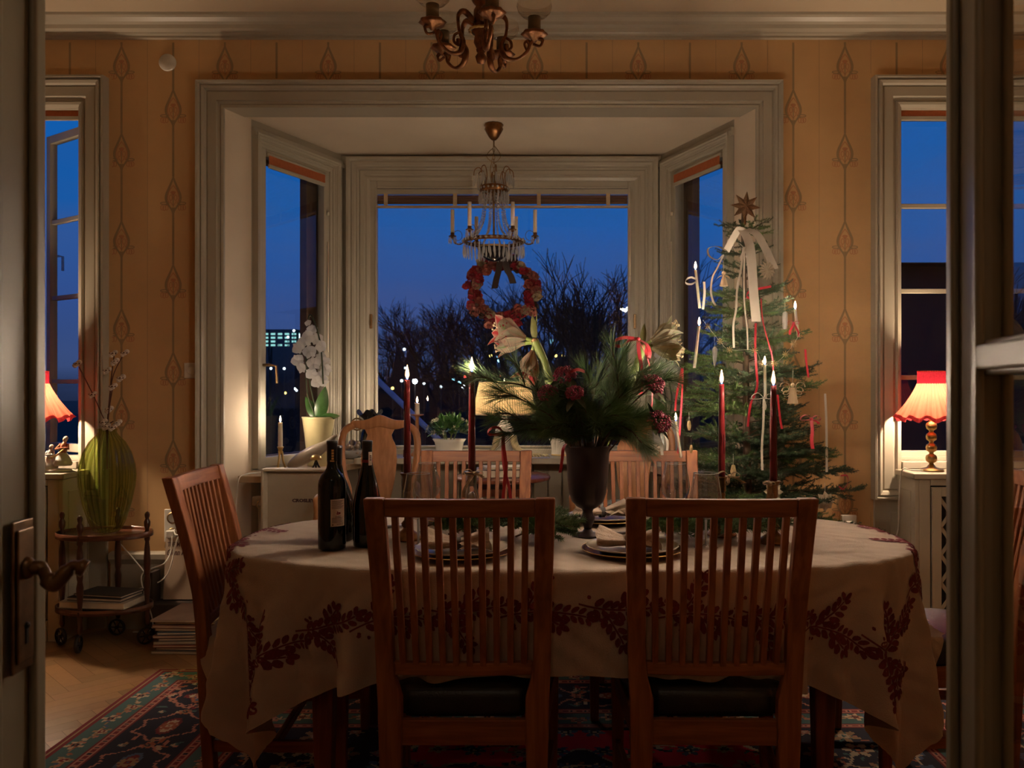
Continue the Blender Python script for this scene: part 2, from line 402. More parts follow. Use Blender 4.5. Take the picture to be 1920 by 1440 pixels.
def motif(x, zt):
    for s in (-1, 1):
        n = len(OUTL)-1
        rib2([(x+s*p, zt-q) for p, q in OUTL], [.007+.006*math.sin(PI*min(1, i/n*1.15)) for i in range(n+1)], 1)
        rib2([(x+s*p, zt-q) for p, q in INNR], .0045, 2)
        ring2(x+s*.045, zt-.136, .021, .0058, .0048, 1); rib2([(x+s*.026, zt-.140), (x+s*.040, zt-.145)], .005, 1)
        for dx in (-.010, .003, .014): ring2(x+s*(.043+dx), zt-.161+.002*abs(dx*100), .0075, .0125, .0038, 2)
        ring2(x+s*.0125, zt-.107, .0075, .015, .0045, 2, 10)
        rib2([(x, zt-.150), (x+s*.012, zt-.132), (x+s*.018, zt-.124)], .004, 2)
    disc2(x, zt-.080, .015, .008, 2); disc2(x, zt-.086, .009, .009, 2)
    rib2([(x, zt-.090), (x, zt-.155)], .0045, 1)
    dec([(x-.013, zt-.158), (x+.013, zt-.158), (x+.005, zt-.192), (x-.005, zt-.192)], [(0, 1, 2, 3)], 1)
for c in range(-6, 20):
    x = MX0+c*MDX; z0 = 2.999 if c % 2 == 0 else 2.774
    for k in range(-1, 6):
        zt = z0-k*MDZ
        motif(x, zt)
        zz = [zt-.19-(MDZ-.19)*i/14 for i in range(15)]
        for i in range(14): rib2([(x, zz[i]), (x, zz[i+1])], .0110, 1)
    xs = x+MDX/2                                       # faint printed seam half-way between columns
    for i in range(60):
        z = .42+i*.0435; rib2([(xs, z), (xs, z+.0435)], .0018, 1)
wb = struct(mb.build('wall_back', [M_wall, M_wline, M_wred]))
for nm, a, b in (('wall_left', (XL-.2, .4, 0), (XL, YW+.27, ZC+.1)), ('wall_right', (XR, .4, 0), (XR+.2, YW+.27, ZC+.1))):
    struct(MB().box(a, b).build(nm, M_wall))
mb = MB(); wall_panel(mb, (XL-.2, XR+.2), (0, ZC+.1), [(-.745, .475, 0, 2.42)], YF-.2, YF)
struct(mb.build('wall_front', M_wall))
# the next room, where the photographer stands
mb = MB(); mb.box((-2.6, -2.6, 0), (-2.4, YF-.2, ZC)); struct(mb.build('wall_hall_left', M_plaster))
mb = MB(); mb.box((2.4, -2.6, 0), (2.6, YF-.2, ZC)); struct(mb.build('wall_hall_right', M_plaster))
mb = MB(); mb.box((-2.6, -2.8, 0), (2.6, -2.6, ZC)); struct(mb.build('wall_hall_back', M_plaster))
struct(MB().box((XL-.2, -2.8, ZC), (XR+.2, YW+.27, ZC+.12)).build('ceiling', M_ceil))
# bay: walls, ceiling
def seg_frame(p, q):
    """local x runs p->q, y points out of the room, z up"""
    p = Vector((*p, 0)); q = Vector((*q, 0)); ux = (q-p).normalized(); uy = Vector((-ux.y, ux.x, 0))
    M = Matrix((ux, uy, Vector((0, 0, 1)))).transposed().to_4x4(); M.translation = p
    return M, (q-p).length
M_bl, L_bl = seg_frame(BAY[1], BAY[2]); M_bb, L_bb = seg_frame(BAY[2], BAY[3]); M_br, L_br = seg_frame(BAY[3], BAY[4])
S0, S1, SZ0, SZ1 = .062, .672, .80, 2.56
BW = (.16, 1.847, .81, 2.54)
mb = MB(); wall_panel(mb, (0, L_bl), (0, ZB), [(S0, S1, SZ0, SZ1)], 0, .16, 0, M_bl); struct(mb.build('wall_bay_left', M_trim))
mb = MB(); wall_panel(mb, (0, L_bb), (0, ZB), [BW], 0, .18, 0, M_bb); struct(mb.build('wall_bay_back', M_trim))
mb = MB(); wall_panel(mb, (0, L_br), (0, ZB), [(L_br-S1, L_br-S0, SZ0, SZ1)], 0, .16, 0, M_br); struct(mb.build('wall_bay_right', M_trim))
for nm, p, q in (('wall_reveal_left', BAY[0], BAY[1]), ('wall_reveal_right', BAY[4], BAY[5])):
    M, L = seg_frame(p, q); struct(MB().box((0, .0, 0), (L, .14, ZB), 0, M).build(nm, M_plaster))
cp = [(-1.698, 4.402), (-1.75, 4.672), (-1.45, 5.45), (.79, 5.45), (1.09, 4.672), (1.033, 4.402)]
struct(MB().prism(cp, .2, 0, TR((0, 0, ZB))).build('ceiling_bay', M_plaster))
# crown moulding and picture rail along the back wall (and the side walls)
def run(mb, prof, p, q, mi=0):
    """profile (out from wall, z) swept p->q; the room is on the right hand"""
    p = Vector((*p, 0)); q = Vector((*q, 0)); d = (q-p).normalized(); nrm = Vector((d.y, -d.x, 0))
    rings = [[e+nrm*o+Vector((0, 0, z)) for (o, z) in prof] for e in (p, q)]
    n = len(prof)
    mb.add([v for r in rings for v in r], [(i, (i+1) % n, n+(i+1) % n, n+i) for i in range(n)]+[tuple(range(n)), tuple(reversed(range(n, 2*n)))], mi)
crown = [(0, ZC), (.15, ZC), (.145, ZC-.012), (.125, ZC-.016), (.105, ZC-.03), (.08, ZC-.034), (.072, ZC-.05), (.045, ZC-.058), (.040, ZC-.066), (.022, ZC-.068), (.022, ZC-.078), (0.0, ZC-.08)]
mb = MB(); run(mb, crown, (XL, YW), (XR, YW)); run(mb, crown, (XL, YF), (XL, YW)); run(mb, crown, (XR, YW), (XR, YF)); struct(mb.build('trim_1', M_trim))
base = [(0, 0), (.03, 0), (.03, .10), (.022, .12), (.018, .33), (.03, .345), (.045, .36), (.045, .385), (.03, .392), (0, .395)]
mb = MB(); run(mb, base, (LW[1]+.16, YW), (BX-1.49, YW)); struct(mb.build('baseboard_left', M_trim))
mb = MB(); run(mb, base, (BX+1.49, YW), (RW[0]-.15, YW)); struct(mb.build('baseboard_right', M_trim))
# door-like casing of the bay opening
prof = [(0, -.14), (0, .018), (.012, .022), (.022, .016), (.034, .02), (.036, .034), (.082, .034), (.09, .030), (.098, .05), (.108, .056), (.118, .050), (.126, .062), (.138, .066), (.140, 0)]
mb = MB(); casing(mb, BAY[0][0], 0, BAY[5][0], ZB-.005, [(o*.92, p) for o, p in prof], M=TR((0, YW, 0))); struct(mb.build('trim_2', M_trim))
# window casings in the back wall (closed, standing on a low sill panel)
wprof = [(-.012, -.10), (-.012, .008), (.0, .020), (.012, .024), (.02, .012), (.034, .016), (.04, .034), (.085, .036), (.092, .030), (.10, .052), (.114, .058), (.122, .046), (.130, .06), (.140, .058), (.142, 0)]
for k, w in ((3, LW), (4, RW)):
    mb = MB(); casing(mb, w[0], w[2]-.05, w[1], w[3]-.015, wprof, True, TR((0, YW, 0))); struct(mb.build(f'trim_{k}', M_trim))
mb = MB(); mb.box((LW[0]-.14, YW-.02, 0), (LW[1]+.14, YW, .67)); mb.box((LW[0]-.05, YW-.03, .08), (LW[1]+.05, YW-.02, .6)); struct(mb.build('trim_5', M_trim, bevel=.004))
mb = MB(); mb.box((RW[0]-.13, YW-.02, 0), (RW[1]+.14, YW, .67)); mb.box((RW[0]-.05, YW-.03, .08), (RW[1]+.05, YW-.02, .6)); struct(mb.build('trim_6', M_trim, bevel=.004))
# casings inside the bay
bprof = [(-.02, -.05), (-.02, .006), (-.004, .014), (.008, .012), (.012, .026), (.034, .028), (.040, .02), (.05, .034), (.058, .030), (.066, .046), (.078, .05), (.088, .044), (.098, .056), (.112, .058), (.118, 0)]
mb = MB(); casing(mb, BW[0], BW[2], BW[1], BW[3], [(o*1.05, p*.8) for o, p in bprof], M=M_bb, zb=.84); struct(mb.build('trim_7', M_trim2))
sprof = [(o*.95, p*.8) for o, p in bprof]
def skew(x0, x1, k0, k1):      # the slanting casings are wide on the inner side, narrow towards the room
    pass
mb = MB(); casing(mb, S0-.0, SZ0, S1, SZ1, [(o*.47, p*.7) for o, p in bprof], M=M_bl, zb=.80)
for i, o in enumerate((.700, .716, .732, .748)): mb.box((o, -.016-.006*(i % 2), .80), (o+.011, 0, ZB-.06), 0, M_bl)
for i, o in enumerate((.045, .068)): mb.box((0, -.02-.012*i, ZB-o-.02), (L_bl, 0, ZB-o+.004), 0, M_bl)
struct(mb.build('trim_8', M_trim2, bevel=.003))
mb = MB(); casing(mb, L_br-S1, SZ0, L_br-S0, SZ1, [(o*.47, p*.7) for o, p in bprof], M=M_br, zb=.80)
for i, o in enumerate((.700, .716, .732, .748)): mb.box((L_br-o-.011, -.016-.006*(i % 2), .80), (L_br-o, 0, ZB-.06), 0, M_br)
for i, o in enumerate((.045, .068)): mb.box((0, -.02-.012*i, ZB-o-.02), (L_br, 0, ZB-o+.004), 0, M_br)
struct(mb.build('trim_9', M_trim2, bevel=.003))
# floor: parquet blocks in a herringbone, each with its own tone
def herring(x0, x1, y0, y1, w=.07, n=5):
    L = w*n; vs, fs, tone = [], [], []
    ca = math.sqrt(.5); R2 = random.Random(3)
    k = int(14/w)
    for i in range(-k//2, k//2):
        for j in range(-int(12/(2*L)), int(12/(2*L))+1):
            for hv in (0, 1):
                ox = i*w+j*L*1.0; oy = i*w-j*L*1.0
                a = (ox, oy, ox+L, oy+w) if hv == 0 else (ox, oy+w, ox+w, oy+w+L)
                qs = [((px_*ca-py_*ca)+0, (px_*ca+py_*ca)+1.5) for px_, py_ in ((a[0]+.0006, a[1]+.0006), (a[2]-.0006, a[1]+.0006), (a[2]-.0006, a[3]-.0006), (a[0]+.0006, a[3]-.0006))]
                cx = sum(q[0] for q in qs)/4; cy = sum(q[1] for q in qs)/4
                if not (x0-.2 < cx < x1+.2 and y0-.2 < cy < y1+.2): continue
                b = len(vs); vs += [(q[0], q[1], 0) for q in qs]; fs.append((b, b+1, b+2, b+3))
                t = R2.uniform(.72, 1.12); tone.append((t*R2.uniform(.96, 1.04), t, t*R2.uniform(.92, 1.05)))
    return vs, fs, tone
vs, fs, tone = herring(XL, XR, -2.6, 5.5)
me = bpy.data.meshes.new('floor'); me.from_pydata(vs, [], fs); M_floor = attrmat('parquet_oak', 'tone', .32, bump=.15, bscale=35, coat=.3)
me.materials.append(M_floor); ca_ = me.color_attributes.new('tone', 'FLOAT_COLOR', 'CORNER')
cols = np.repeat(np.array([(.46*t[0], .25*t[1], .105*t[2], 1) for t in tone], dtype=np.float32), 4, axis=0)
ca_.data.foreach_set('color', cols.ravel()); fl = bpy.data.objects.new('floor', me); COL.objects.link(fl); struct(fl)
sb = MB(); sb.box((XL-.2, -2.8, -.12), (XR+.2, 5.5, -.001)); struct(sb.build('floor_slab', mat('dark_subfloor', (.10, .05, .025), .7)))
# bay sills and panelling below them
M_sill = wood('birch_board', (.50, .36, .22), (.58, .43, .28), .4, 'X')
sl = [(-1.60, 4.31), (-1.622, 4.60), (-1.318, 5.29), (-1.05, 5.29), (-1.19, 4.97), (-1.33, 4.31)]
struct(MB().prism(sl, .034, 0, TR((0, 0, .756))).build('trim_10', M_sill, bevel=.003))
sr = [(2*BX-p[0], p[1]) for p in reversed(sl)]
struct(MB().prism(sr, .034, 0, TR((0, 0, .756))).build('trim_11', M_sill, bevel=.003))
mb = MB(); mb.prism([(-1.05, 5.285), (.384, 5.285), (.5, 4.95), (-1.166, 4.95)], .034, 0, TR((0, 0, .791)))
struct(mb.build('trim_12', M_trim2, bevel=.003))
mb = MB()
for i in range(22):
    x = -1.30+i*.09; mb.box((x, 5.275, 0), (x+.083, 5.298, .79))
struct(mb.build('trim_13', M_trim, bevel=.004))

# ------------------------------------------------------------------ windows
def sash(mb, x0, z0, x1, z1, w, y0, y1, M, mi=0, bars=(), bw=.024):
    mb.box((x0, y0, z0), (x0+w, y1, z1), mi, M); mb.box((x1-w, y0, z0), (x1, y1, z1), mi, M)
    mb.box((x0+w, y0, z0), (x1-w, y1, z0+w), mi, M); mb.box((x0+w, y0, z1-w), (x1-w, y1, z1), mi, M)
    for z in bars: mb.box((x0+w, y0+.006, z-bw/2), (x1-w, y1-.006, z+bw/2), mi, M)
def pane(mb, x0, z0, x1, z1, y, M): mb.add([(x0, y, z0), (x1, y, z0), (x1, y, z1), (x0, y, z1)], [(0, 1, 2, 3)], 0, False, M)
def window(num, label): 
    o = thing(f'window_{num}', label, 'window'); o['kind'] = 'structure'; return o
# left window: right-hand casement swung outwards
w1 = window(1, 'narrow window at left with casement swung outwards above figurine')
I = Matrix.Translation((0, YW+.06, 0))
mb = MB(); sash(mb, LW[0], LW[2], LW[1]+.012, LW[3], .022, 0, .12, I); mb.box((-3.0, 0, LW[2]), (-2.78, .06, LW[3]), 0, I); mb.build('window_frame', M_trim, w1, bevel=.003)
Ms = Matrix.Translation((-2.468, YW+.16, 0)) @ Matrix.Rotation(math.radians(180-34), 4, 'Z')
mb = MB(); sash(mb, 0, LW[2]+.03, .46, LW[3]-.06, .045, -.02, .02, Ms, bars=(2.16, 1.735, 1.27)); cas = mb.build('casement', M_trim, w1, bevel=.003)
mb = MB(); pane(mb, .04, LW[2]+.07, .42, LW[3]-.1, 0, Ms); mb.build('pane', M_pane, cas)
mb = MB(); mb.tube([Ms @ Vector((.44, -.03, 1.98)), Ms @ Vector((.44, -.06, 1.98)), Ms @ Vector((.44, -.06, 1.90))], .008); mb.build('casement_handle', M_dkbrass, cas)
# right window
w5 = window(5, 'narrow window at right behind glowing red lamp')
mb = MB(); sash(mb, RW[0]-.012, RW[2], RW[1], RW[3], .022, 0, .12, I)
sash(mb, RW[0]+.002, RW[2]+.02, (RW[0]+RW[1])/2, RW[3]-.03, .03, .02, .06, I, bars=(2.192, 1.745, 1.29)); sash(mb, (RW[0]+RW[1])/2, RW[2]+.02, RW[1]-.01, RW[3]-.03, .03, .02, .06, I, bars=(2.192, 1.745, 1.29))
mb.build('window_frame', M_trim, w5, bevel=.003)
mb = MB(); pane(mb, RW[0]+.02, RW[2]+.03, RW[1]-.02, RW[3]-.05, .04, I); mb.build('pane', M_pane, w5)
# bay windows
M_outer = mat('brown_outer_frame', (.13, .075, .045), .6)
def bay_side(num, Mx, x0, x1, label, mirror):
    w = window(num, label)
    mb = MB(); sash(mb, x0+.004, SZ0, x1-.004, SZ1, .052, .004, .05, Mx); mb.build('window_frame', M_trim2, w, bevel=.004)
    mb = MB(); sash(mb, x0, SZ0, x1, SZ1, .05, .10, .15, Mx)
    if mirror: mb.box((x0+.05, .10, SZ0), (x0+.10, .15, SZ1), 0, Mx)
    else: mb.box((x1-.10, .10, SZ0), (x1-.05, .15, SZ1), 0, Mx)
    mb.build('outer_frame', M_outer, w)
    mb = MB(); pane(mb, x0+.05, SZ0+.05, x1-.05, SZ1-.05, .028, Mx); mb.build('pane', M_pane, w)
    xi = (x1-.03) if not mirror else (x0+.03)
    mb = MB(); mb.tube([Mx @ Vector((xi, -.004, z)) for z in (2.28, 2.30)], .008); mb.tube([Mx @ Vector((xi, -.006, z)) for z in (2.12, 1.45)], .004); mb.build('blind_cord', M_wax, w)
    xh = (x0+.03) if not mirror else (x1-.03)
    mb = MB(); mb.tube([Mx @ Vector((xh, 0, 1.36)), Mx @ Vector((xh, -.04, 1.36)), Mx @ Vector((xh+.05, -.045, 1.355)), Mx @ Vector((xh+.055, -.045, 1.26))], .008); mb.build('window_handle', M_dkbrass, w, bevel=0)
    return w
bay_side(2, M_bl, S0, S1, 'left slanting window of the bay beside white orchid', False)
bay_side(4, M_br, L_br-S1, L_br-S0, 'right slanting window of the bay behind tree top', True)
w3 = window(3, 'large central bay window holding the flower wreath')
mb = MB(); sash(mb, BW[0]+.004, BW[2], BW[1]-.004, BW[3], .058, .004, .05, M_bb); sash(mb, BW[0]+.05, BW[2]+.05, BW[1]-.05, BW[3]-.055, .014, -.002, .03, M_bb)
mb.box((BW[0]-.1, -.04, BW[2]), (BW[1]+.1, .0, BW[2]+.045), 0, M_bb); mb.build('window_frame', M_trim2, w3, bevel=.004)
mb = MB(); pane(mb, BW[0]+.05, BW[2]+.05, BW[1]-.05, BW[3]-.05, .03, M_bb); mb.build('pane', M_pane, w3)
for x in (BW[0]+.028, BW[1]-.022):
    mb = MB(); mb.box((x-.008, -.012, 1.60), (x+.008, .006, 1.69), 0, M_bb); mb.build('hinge', M_dkbrass, w3, bevel=.003)
mb = MB(); mb.tube([M_bb @ Vector((BW[1]-.05, -.006, z)) for z in (2.38, 1.93)], .0035); mb.ball(M_bb @ Vector((BW[1]-.05, -.006, 1.91)), (.007, .007, .022)); mb.build('blind_cord', M_wax, w3)
# blinds
M_blind = cloth('orange_red_blind', (.62, .20, .09), .3); M_brown = wood('brown_slat', (.16, .085, .05), (.24, .13, .08), .5, 'X')
def roller(x0, x1, z, Mx, h, y, label):
    t = thing('roller_blind', label, 'blind', group=None)
    p = MB().tube([Mx @ Vector((x0, y, z)), Mx @ Vector((x1, y, z))], .014, 10); p.build('roller_tube', M_trim2, t)
    MB().box((x0+.006, y-.012, z-h), (x1-.006, y-.010, z), 0, Mx).build('fabric', M_blind, t)
    MB().box((x0+.004, y-.018, z-h-.022), (x1-.004, y-.004, z-h), 0, Mx).build('bottom_bar', M_trim2, t, bevel=.003)
roller(S0+.058, S1-.058, 2.522, M_bl, .055, .002, 'rolled-up orange blind at head of left bay window')
roller(L_br-S1+.058, L_br-S0-.058, 2.522, M_br, .055, .002, 'rolled-up orange blind at head of right bay window')
roller(LW[0]+.03, LW[1]-.02, 2.70, I, .052, -.01, 'rolled-up red blind at head of window above left lamp')
roller(RW[0]+.02, RW[1]-.03, 2.70, I, .052, -.01, 'rolled-up red blind at head of window above right lamp')
t = thing('slatted_blind', 'raised brown slatted blind across top of central bay window', 'blind')
mb = MB()
for i in range(7): mb.box((BW[0]+.066, .0, 2.425-i*.008), (BW[1]-.066, .022, 2.4295-i*.008), 0, M_bb)
mb.build('slat_stack', M_brown, t)
MB().box((BW[0]+.062, -.002, 2.352), (BW[1]-.062, .024, 2.366), 0, M_bb).build('bottom_bar', M_sill, t, bevel=.003)
MB().box((BW[0]+.062, -.002, 2.436), (BW[1]-.062, .024, 2.468), 0, M_bb).build('head_rail', M_trim2, t, bevel=.003)
for x in (.12, .55, 1.07, 1.50):
    MB().box((BW[0]+x-.012, -.006, 2.366), (BW[0]+x+.012, -.003, 2.44), 0, M_bb).build('ladder_tape', M_sill, t)

# ------------------------------------------------------------------ the double doors in the foreground
def leaf(num, hinge, ang, width, side, label):
    """leaf lies along +x of its own frame (hinge at 0); the face towards the doorway is y = -side"""
    M = Matrix.Translation((hinge[0], hinge[1], .01)) @ Matrix.Rotation(ang, 4, 'Z')
    d = thing(f'door_{num}', label, 'door'); d['kind'] = 'structure'
    Hh = 2.36; st = .100; mb = MB(); T = .021
    mb.box((0, -T, 0), (st, T, Hh), 0, M); mb.box((width-st, -T, 0), (width, T, Hh), 0, M)
    mb.box((st, -T, 0), (width-st, T, .62), 0, M); mb.box((st, -T, Hh-.13), (width-st, T, Hh), 0, M)
    for s in (-1, 1):
        mb.box((width-.032, s*(T+.006)-.006, 0), (width-.002, s*(T+.006)+.006, Hh), 0, M)          # astragal
        mb.box((width-st-.012, s*(T-.004)-.006, .62), (width-st+.008, s*(T-.004)+.006, Hh-.13), 0, M)
        mb.box((st-.008, s*(T-.004)-.006, .62), (st+.012, s*(T-.004)+.006, Hh-.13), 0, M)
        mb.box((st+.03, s*(T-.003)-.008, .13), (width-st-.03, s*(T-.003)+.008, .53), 0, M)
    mb.build('door_frame', M_door, d, bevel=.006, seg=3)
    mb = MB()
    for z in (1.275, 1.815):
        mb.box((st-.004, -.022, z-.016), (width-st+.004, .022, z+.016), 0, M); mb.box((st, -.012, z-.022), (width-st, .012, z+.022), 0, M)
    mb.build('glazing_bar', M_door, d, bevel=.004)
    for z0, z1 in ((.62, 1.255), (1.295, 1.80), (1.83, Hh-.13)):
        mb = MB(); pane(mb, st, z0, width-st, z1, 0, M); mb.build('pane', M_doorglass, d)
    return d, M
M_door = mat('grey_green_door_paint', (.27, .235, .165), .30, var=.12, scale=5, bump=.04, bscale=14)
M_doorglass = glass('old_door_glass', (.95, .95, .93), ior=1.6, boost=1.6, streak=.25)
a1 = math.radians(94); a2 = math.radians(81.5)
e1 = Vector((-.777, 1.25)); W1 = .56
h1 = (e1.x-W1*math.cos(a1), e1.y-W1*math.sin(a1))
d1, D1 = leaf(1, h1, a1, W1, -1, 'left leaf of open glazed double door with brass handle')
e2 = Vector((.574, 1.178)); a2 = math.radians(78.4)
h2 = (e2.x-W1*math.cos(a2), e2.y-W1*math.sin(a2))
d2, D2 = leaf(2, h2, a2, W1, 1, 'right leaf of open glazed double door beside right lamp')
# lock plate, keyhole and lever on the left leaf (its face at local y = -T looks into the doorway)
lx = W1-.062
mb = MB(); mb.box((lx-.026, -.032, .842), (lx+.026, -.0275, 1.052), 0, D1); mb.box((lx-.020, -.036, .855), (lx+.020, -.032, 1.04), 0, D1); lp = mb.build('lock_plate', M_lock, d1, bevel=.003)
mb = MB(); mb.box((lx-.003, -.0375, .880), (lx+.003, -.0355, .904), 0, D1); mb.ball(D1 @ Vector((lx, -.036, .905)), .005); mb.build('keyhole', M_black, lp)
mb = MB(); mb.tube([D1 @ Vector(p) for p in bez([(lx, -.034, .985), (lx, -.056, .984), (lx-.012, -.070, .972), (lx-.020, -.086, .968), (lx-.014, -.104, .990), (lx-.010, -.120, .984)], 6)],
                   [.010]*7+[.008]*6+[.012]*5+[.010]*5+[.007]*4+[.012]*4, 10); mb.ball(D1 @ Vector((lx, -.036, .985)), (.013, .013, .016)); mb.build('lever_handle', M_lock, lp)
# ================================================================== rug, table, cloth, chairs
# rug: a woven pattern worked out stitch by stitch
def make_rug():
    x0, x1, y0, y1 = -1.72, 1.90, .98, 3.72; step = .0075
    nx = int((x1-x0)/step); ny = int((y1-y0)/step)
    X = (np.arange(nx)+.5)/nx*(x1-x0); Y = (np.arange(ny)+.5)/ny*(y1-y0)
    U, V = np.meshgrid(X, Y); W, H = x1-x0, y1-y0
    d = np.minimum(np.minimum(U, W-U), np.minimum(V, H-V))          # distance to the edge
    horiz = (np.minimum(V, H-V) <= np.minimum(U, W-U))
    along = np.where(horiz, U, V)
    P = dict(navy=(.010, .012, .030), red=(.60, .018, .050), dred=(.16, .018, .025), cream=(.46, .36, .25), teal=(.055, .12, .125), pink=(.40, .17, .13), rust=(.32, .10, .05), blue=(.06, .10, .19), tan=(.30, .19, .11))
    P = {k: np.array(v)*1.45 for k, v in P.items()}
    C = np.zeros((ny, nx, 3)); 
    def put(mask, c): C[mask] = P[c]
    cxr, cyr = W/2, H/2
    xr, yr = U-cxr, V-cyr
    put(d >= 0, 'red')
    # medallion and corner pieces of the field
    ang = np.arctan2(yr, xr); rad = np.hypot(xr/1.0, yr/.78); lob = .62+.05*np.cos(8*ang)+.03*np.cos(16*ang)
    put(rad < lob+.018, 'cream'); put(rad < lob, 'navy'); put(rad < lob*.62, 'teal'); put(rad < lob*.59, 'dred'); put(rad < lob*.3, 'cream'); put(rad < lob*.27, 'navy')
    fi = .66
    ax, ay = np.minimum(U, W-U)-fi, np.minimum(V, H-V)-fi
    cr = np.hypot(ax, ay*1.25); ca_ = np.arctan2(ay, ax); cl = .62+.035*np.cos(10*ca_)
    put((cr < cl+.02) & (ax > 0) & (ay > 0), 'cream'); put((cr < cl) & (ax > 0) & (ay > 0), 'navy')
    # scattered flowers, leaves and curling stems on the field
    R = np.random.default_rng(5)
    def blob(cx, cy, rx, ry, a, c, mask=None):
        i0, i1 = int(max(0, (cx-max(rx, ry))/step)), int(min(nx, (cx+max(rx, ry))/step+2)); j0, j1 = int(max(0, (cy-max(rx, ry))/step)), int(min(ny, (cy+max(rx, ry))/step+2))
        if i1 <= i0 or j1 <= j0: return
        u = U[j0:j1, i0:i1]-cx; v = V[j0:j1, i0:i1]-cy; ca, sa = math.cos(a), math.sin(a)
        m = ((u*ca+v*sa)/rx)**2+((-u*sa+v*ca)/ry)**2 < 1
        C[j0:j1, i0:i1][m] = P[c]
    def flower(cx, cy, r, cs, k=6, ph=0):
        blob(cx, cy, r*.62, r*.62, 0, cs[0])
        for q in range(k): blob(cx+.68*r*math.cos(ph+2*PI*q/k), cy+.68*r*math.sin(ph+2*PI*q/k), r*.36, r*.24, ph+2*PI*q/k, cs[1])
        blob(cx, cy, r*.38, r*.38, 0, cs[2]); blob(cx, cy, r*.16, r*.16, 0, cs[0])
    def stem(cx, cy, L, a, c='tan', curl=6.0, w=.0058):
        n = int(L/.006); x, y = cx, cy
        for i in range(n):
            a += curl*.006; x += .006*math.cos(a); y += .006*math.sin(a); blob(x, y, w, w, 0, c)
            if i % 7 == 3: blob(x+.014*math.cos(a+1.4), y+.014*math.sin(a+1.4), .014, .006, a+1.0, ('teal', 'cream', 'rust', 'pink')[i % 4])
    cs = [('cream', 'blue', 'navy'), ('navy', 'cream', 'rust'), ('rust', 'cream', 'navy'), ('teal', 'tan', 'cream'), ('cream', 'navy', 'pink')]
    for gy in np.arange(fi+.04, cyr, .13):
        for gx in np.arange(fi+.04, cxr, .15):
            jx, jy = gx+R.uniform(-.03, .03), gy+R.uniform(-.03, .03); c = cs[R.integers(5)]; a = R.uniform(0, 6.28); r = R.uniform(.034, .055); cu = R.choice([-9, 9]); 
            for sx in (0, 1):
                for sy in (0, 1):
                    qx = W-jx if sx else jx; qy = H-jy if sy else jy
                    aa = a if not sx else PI-a; aa = aa if not sy else -aa
                    k = cu*(1 if (sx+sy) % 2 == 0 else -1)
                    stem(qx, qy, .15, aa, 'navy' if R.random() < .5 else 'cream', k); flower(qx, qy, r, c, 6, aa)
    inside = d > fi-.0
    # borders, from the outside in
    F0 = C.copy(); B = np.zeros_like(C)
    def band(a, b, c): B[(d >= a) & (d < b)] = P[c]
    band(0, .016, 'dred'); band(.016, .026, 'tan'); band(.026, .034, 'dred'); band(.034, .135, 'teal'); band(.135, .143, 'dred'); band(.143, .172, 'pink'); band(.172, .179, 'dred')
    band(.179, .46, 'navy'); band(.46, .467, 'dred'); band(.467, .496, 'pink'); band(.496, .503, 'dred'); band(.503, .60, 'teal'); band(.60, .607, 'dred'); band(.607, .632, 'pink'); band(.632, .640, 'dred'); band(.640, .66, 'navy')
    for a, b in ((.143, .172), (.467, .496), (.607, .632)):
        m = (d >= a+.007) & (d < b-.007) & ((along % .05) < .022); B[m] = P['dred']
        m = (d >= a+.007) & (d < b-.007) & (((along+.02) % .05) < .008); B[m] = P['navy']
    keepF = C; C = B
    # flowers along the borders
    def border(mid, pitch, r, pal, wav, stemc):
        for side in range(4):
            L = W if side < 2 else H; n = max(2, int(round((L-2*mid)/pitch)))
            for i in range(n+1):
                s = mid+(L-2*mid)*i/n; o = wav*(1 if i % 2 else -1)
                p = ((s, mid+o), (s, H-mid-o), (mid+o, s), (W-mid-o, s))[side]
                q = [((s+pitch*t, mid+o*math.cos(PI*t)), (s+pitch*t, H-mid-o*math.cos(PI*t)), (mid+o*math.cos(PI*t), s+pitch*t), (W-mid-o*math.cos(PI*t), s+pitch*t))[side] for t in np.linspace(0, 1, 40)]
                for x, y in q: blob(x, y, .0052, .0052, 0, stemc)
                flower(p[0], p[1], r, pal[i % len(pal)], 8 if r > .05 else 5, i)
                for t in (12, 28):
                    x, y = q[t]; blob(x, y+.012, r*.45, r*.22, t*.3+side, ('rust', 'cream', 'blue')[i % 3]); blob(x+.01, y-.012, r*.4, r*.2, t*.5, ('pink', 'teal')[i % 2])
    border(.085, .115, .034, [('rust', 'cream', 'navy'), ('cream', 'tan', 'dred')], .014, 'tan')
    border(.552, .115, .033, [('rust', 'cream', 'navy'), ('cream', 'pink', 'navy')], .014, 'tan')
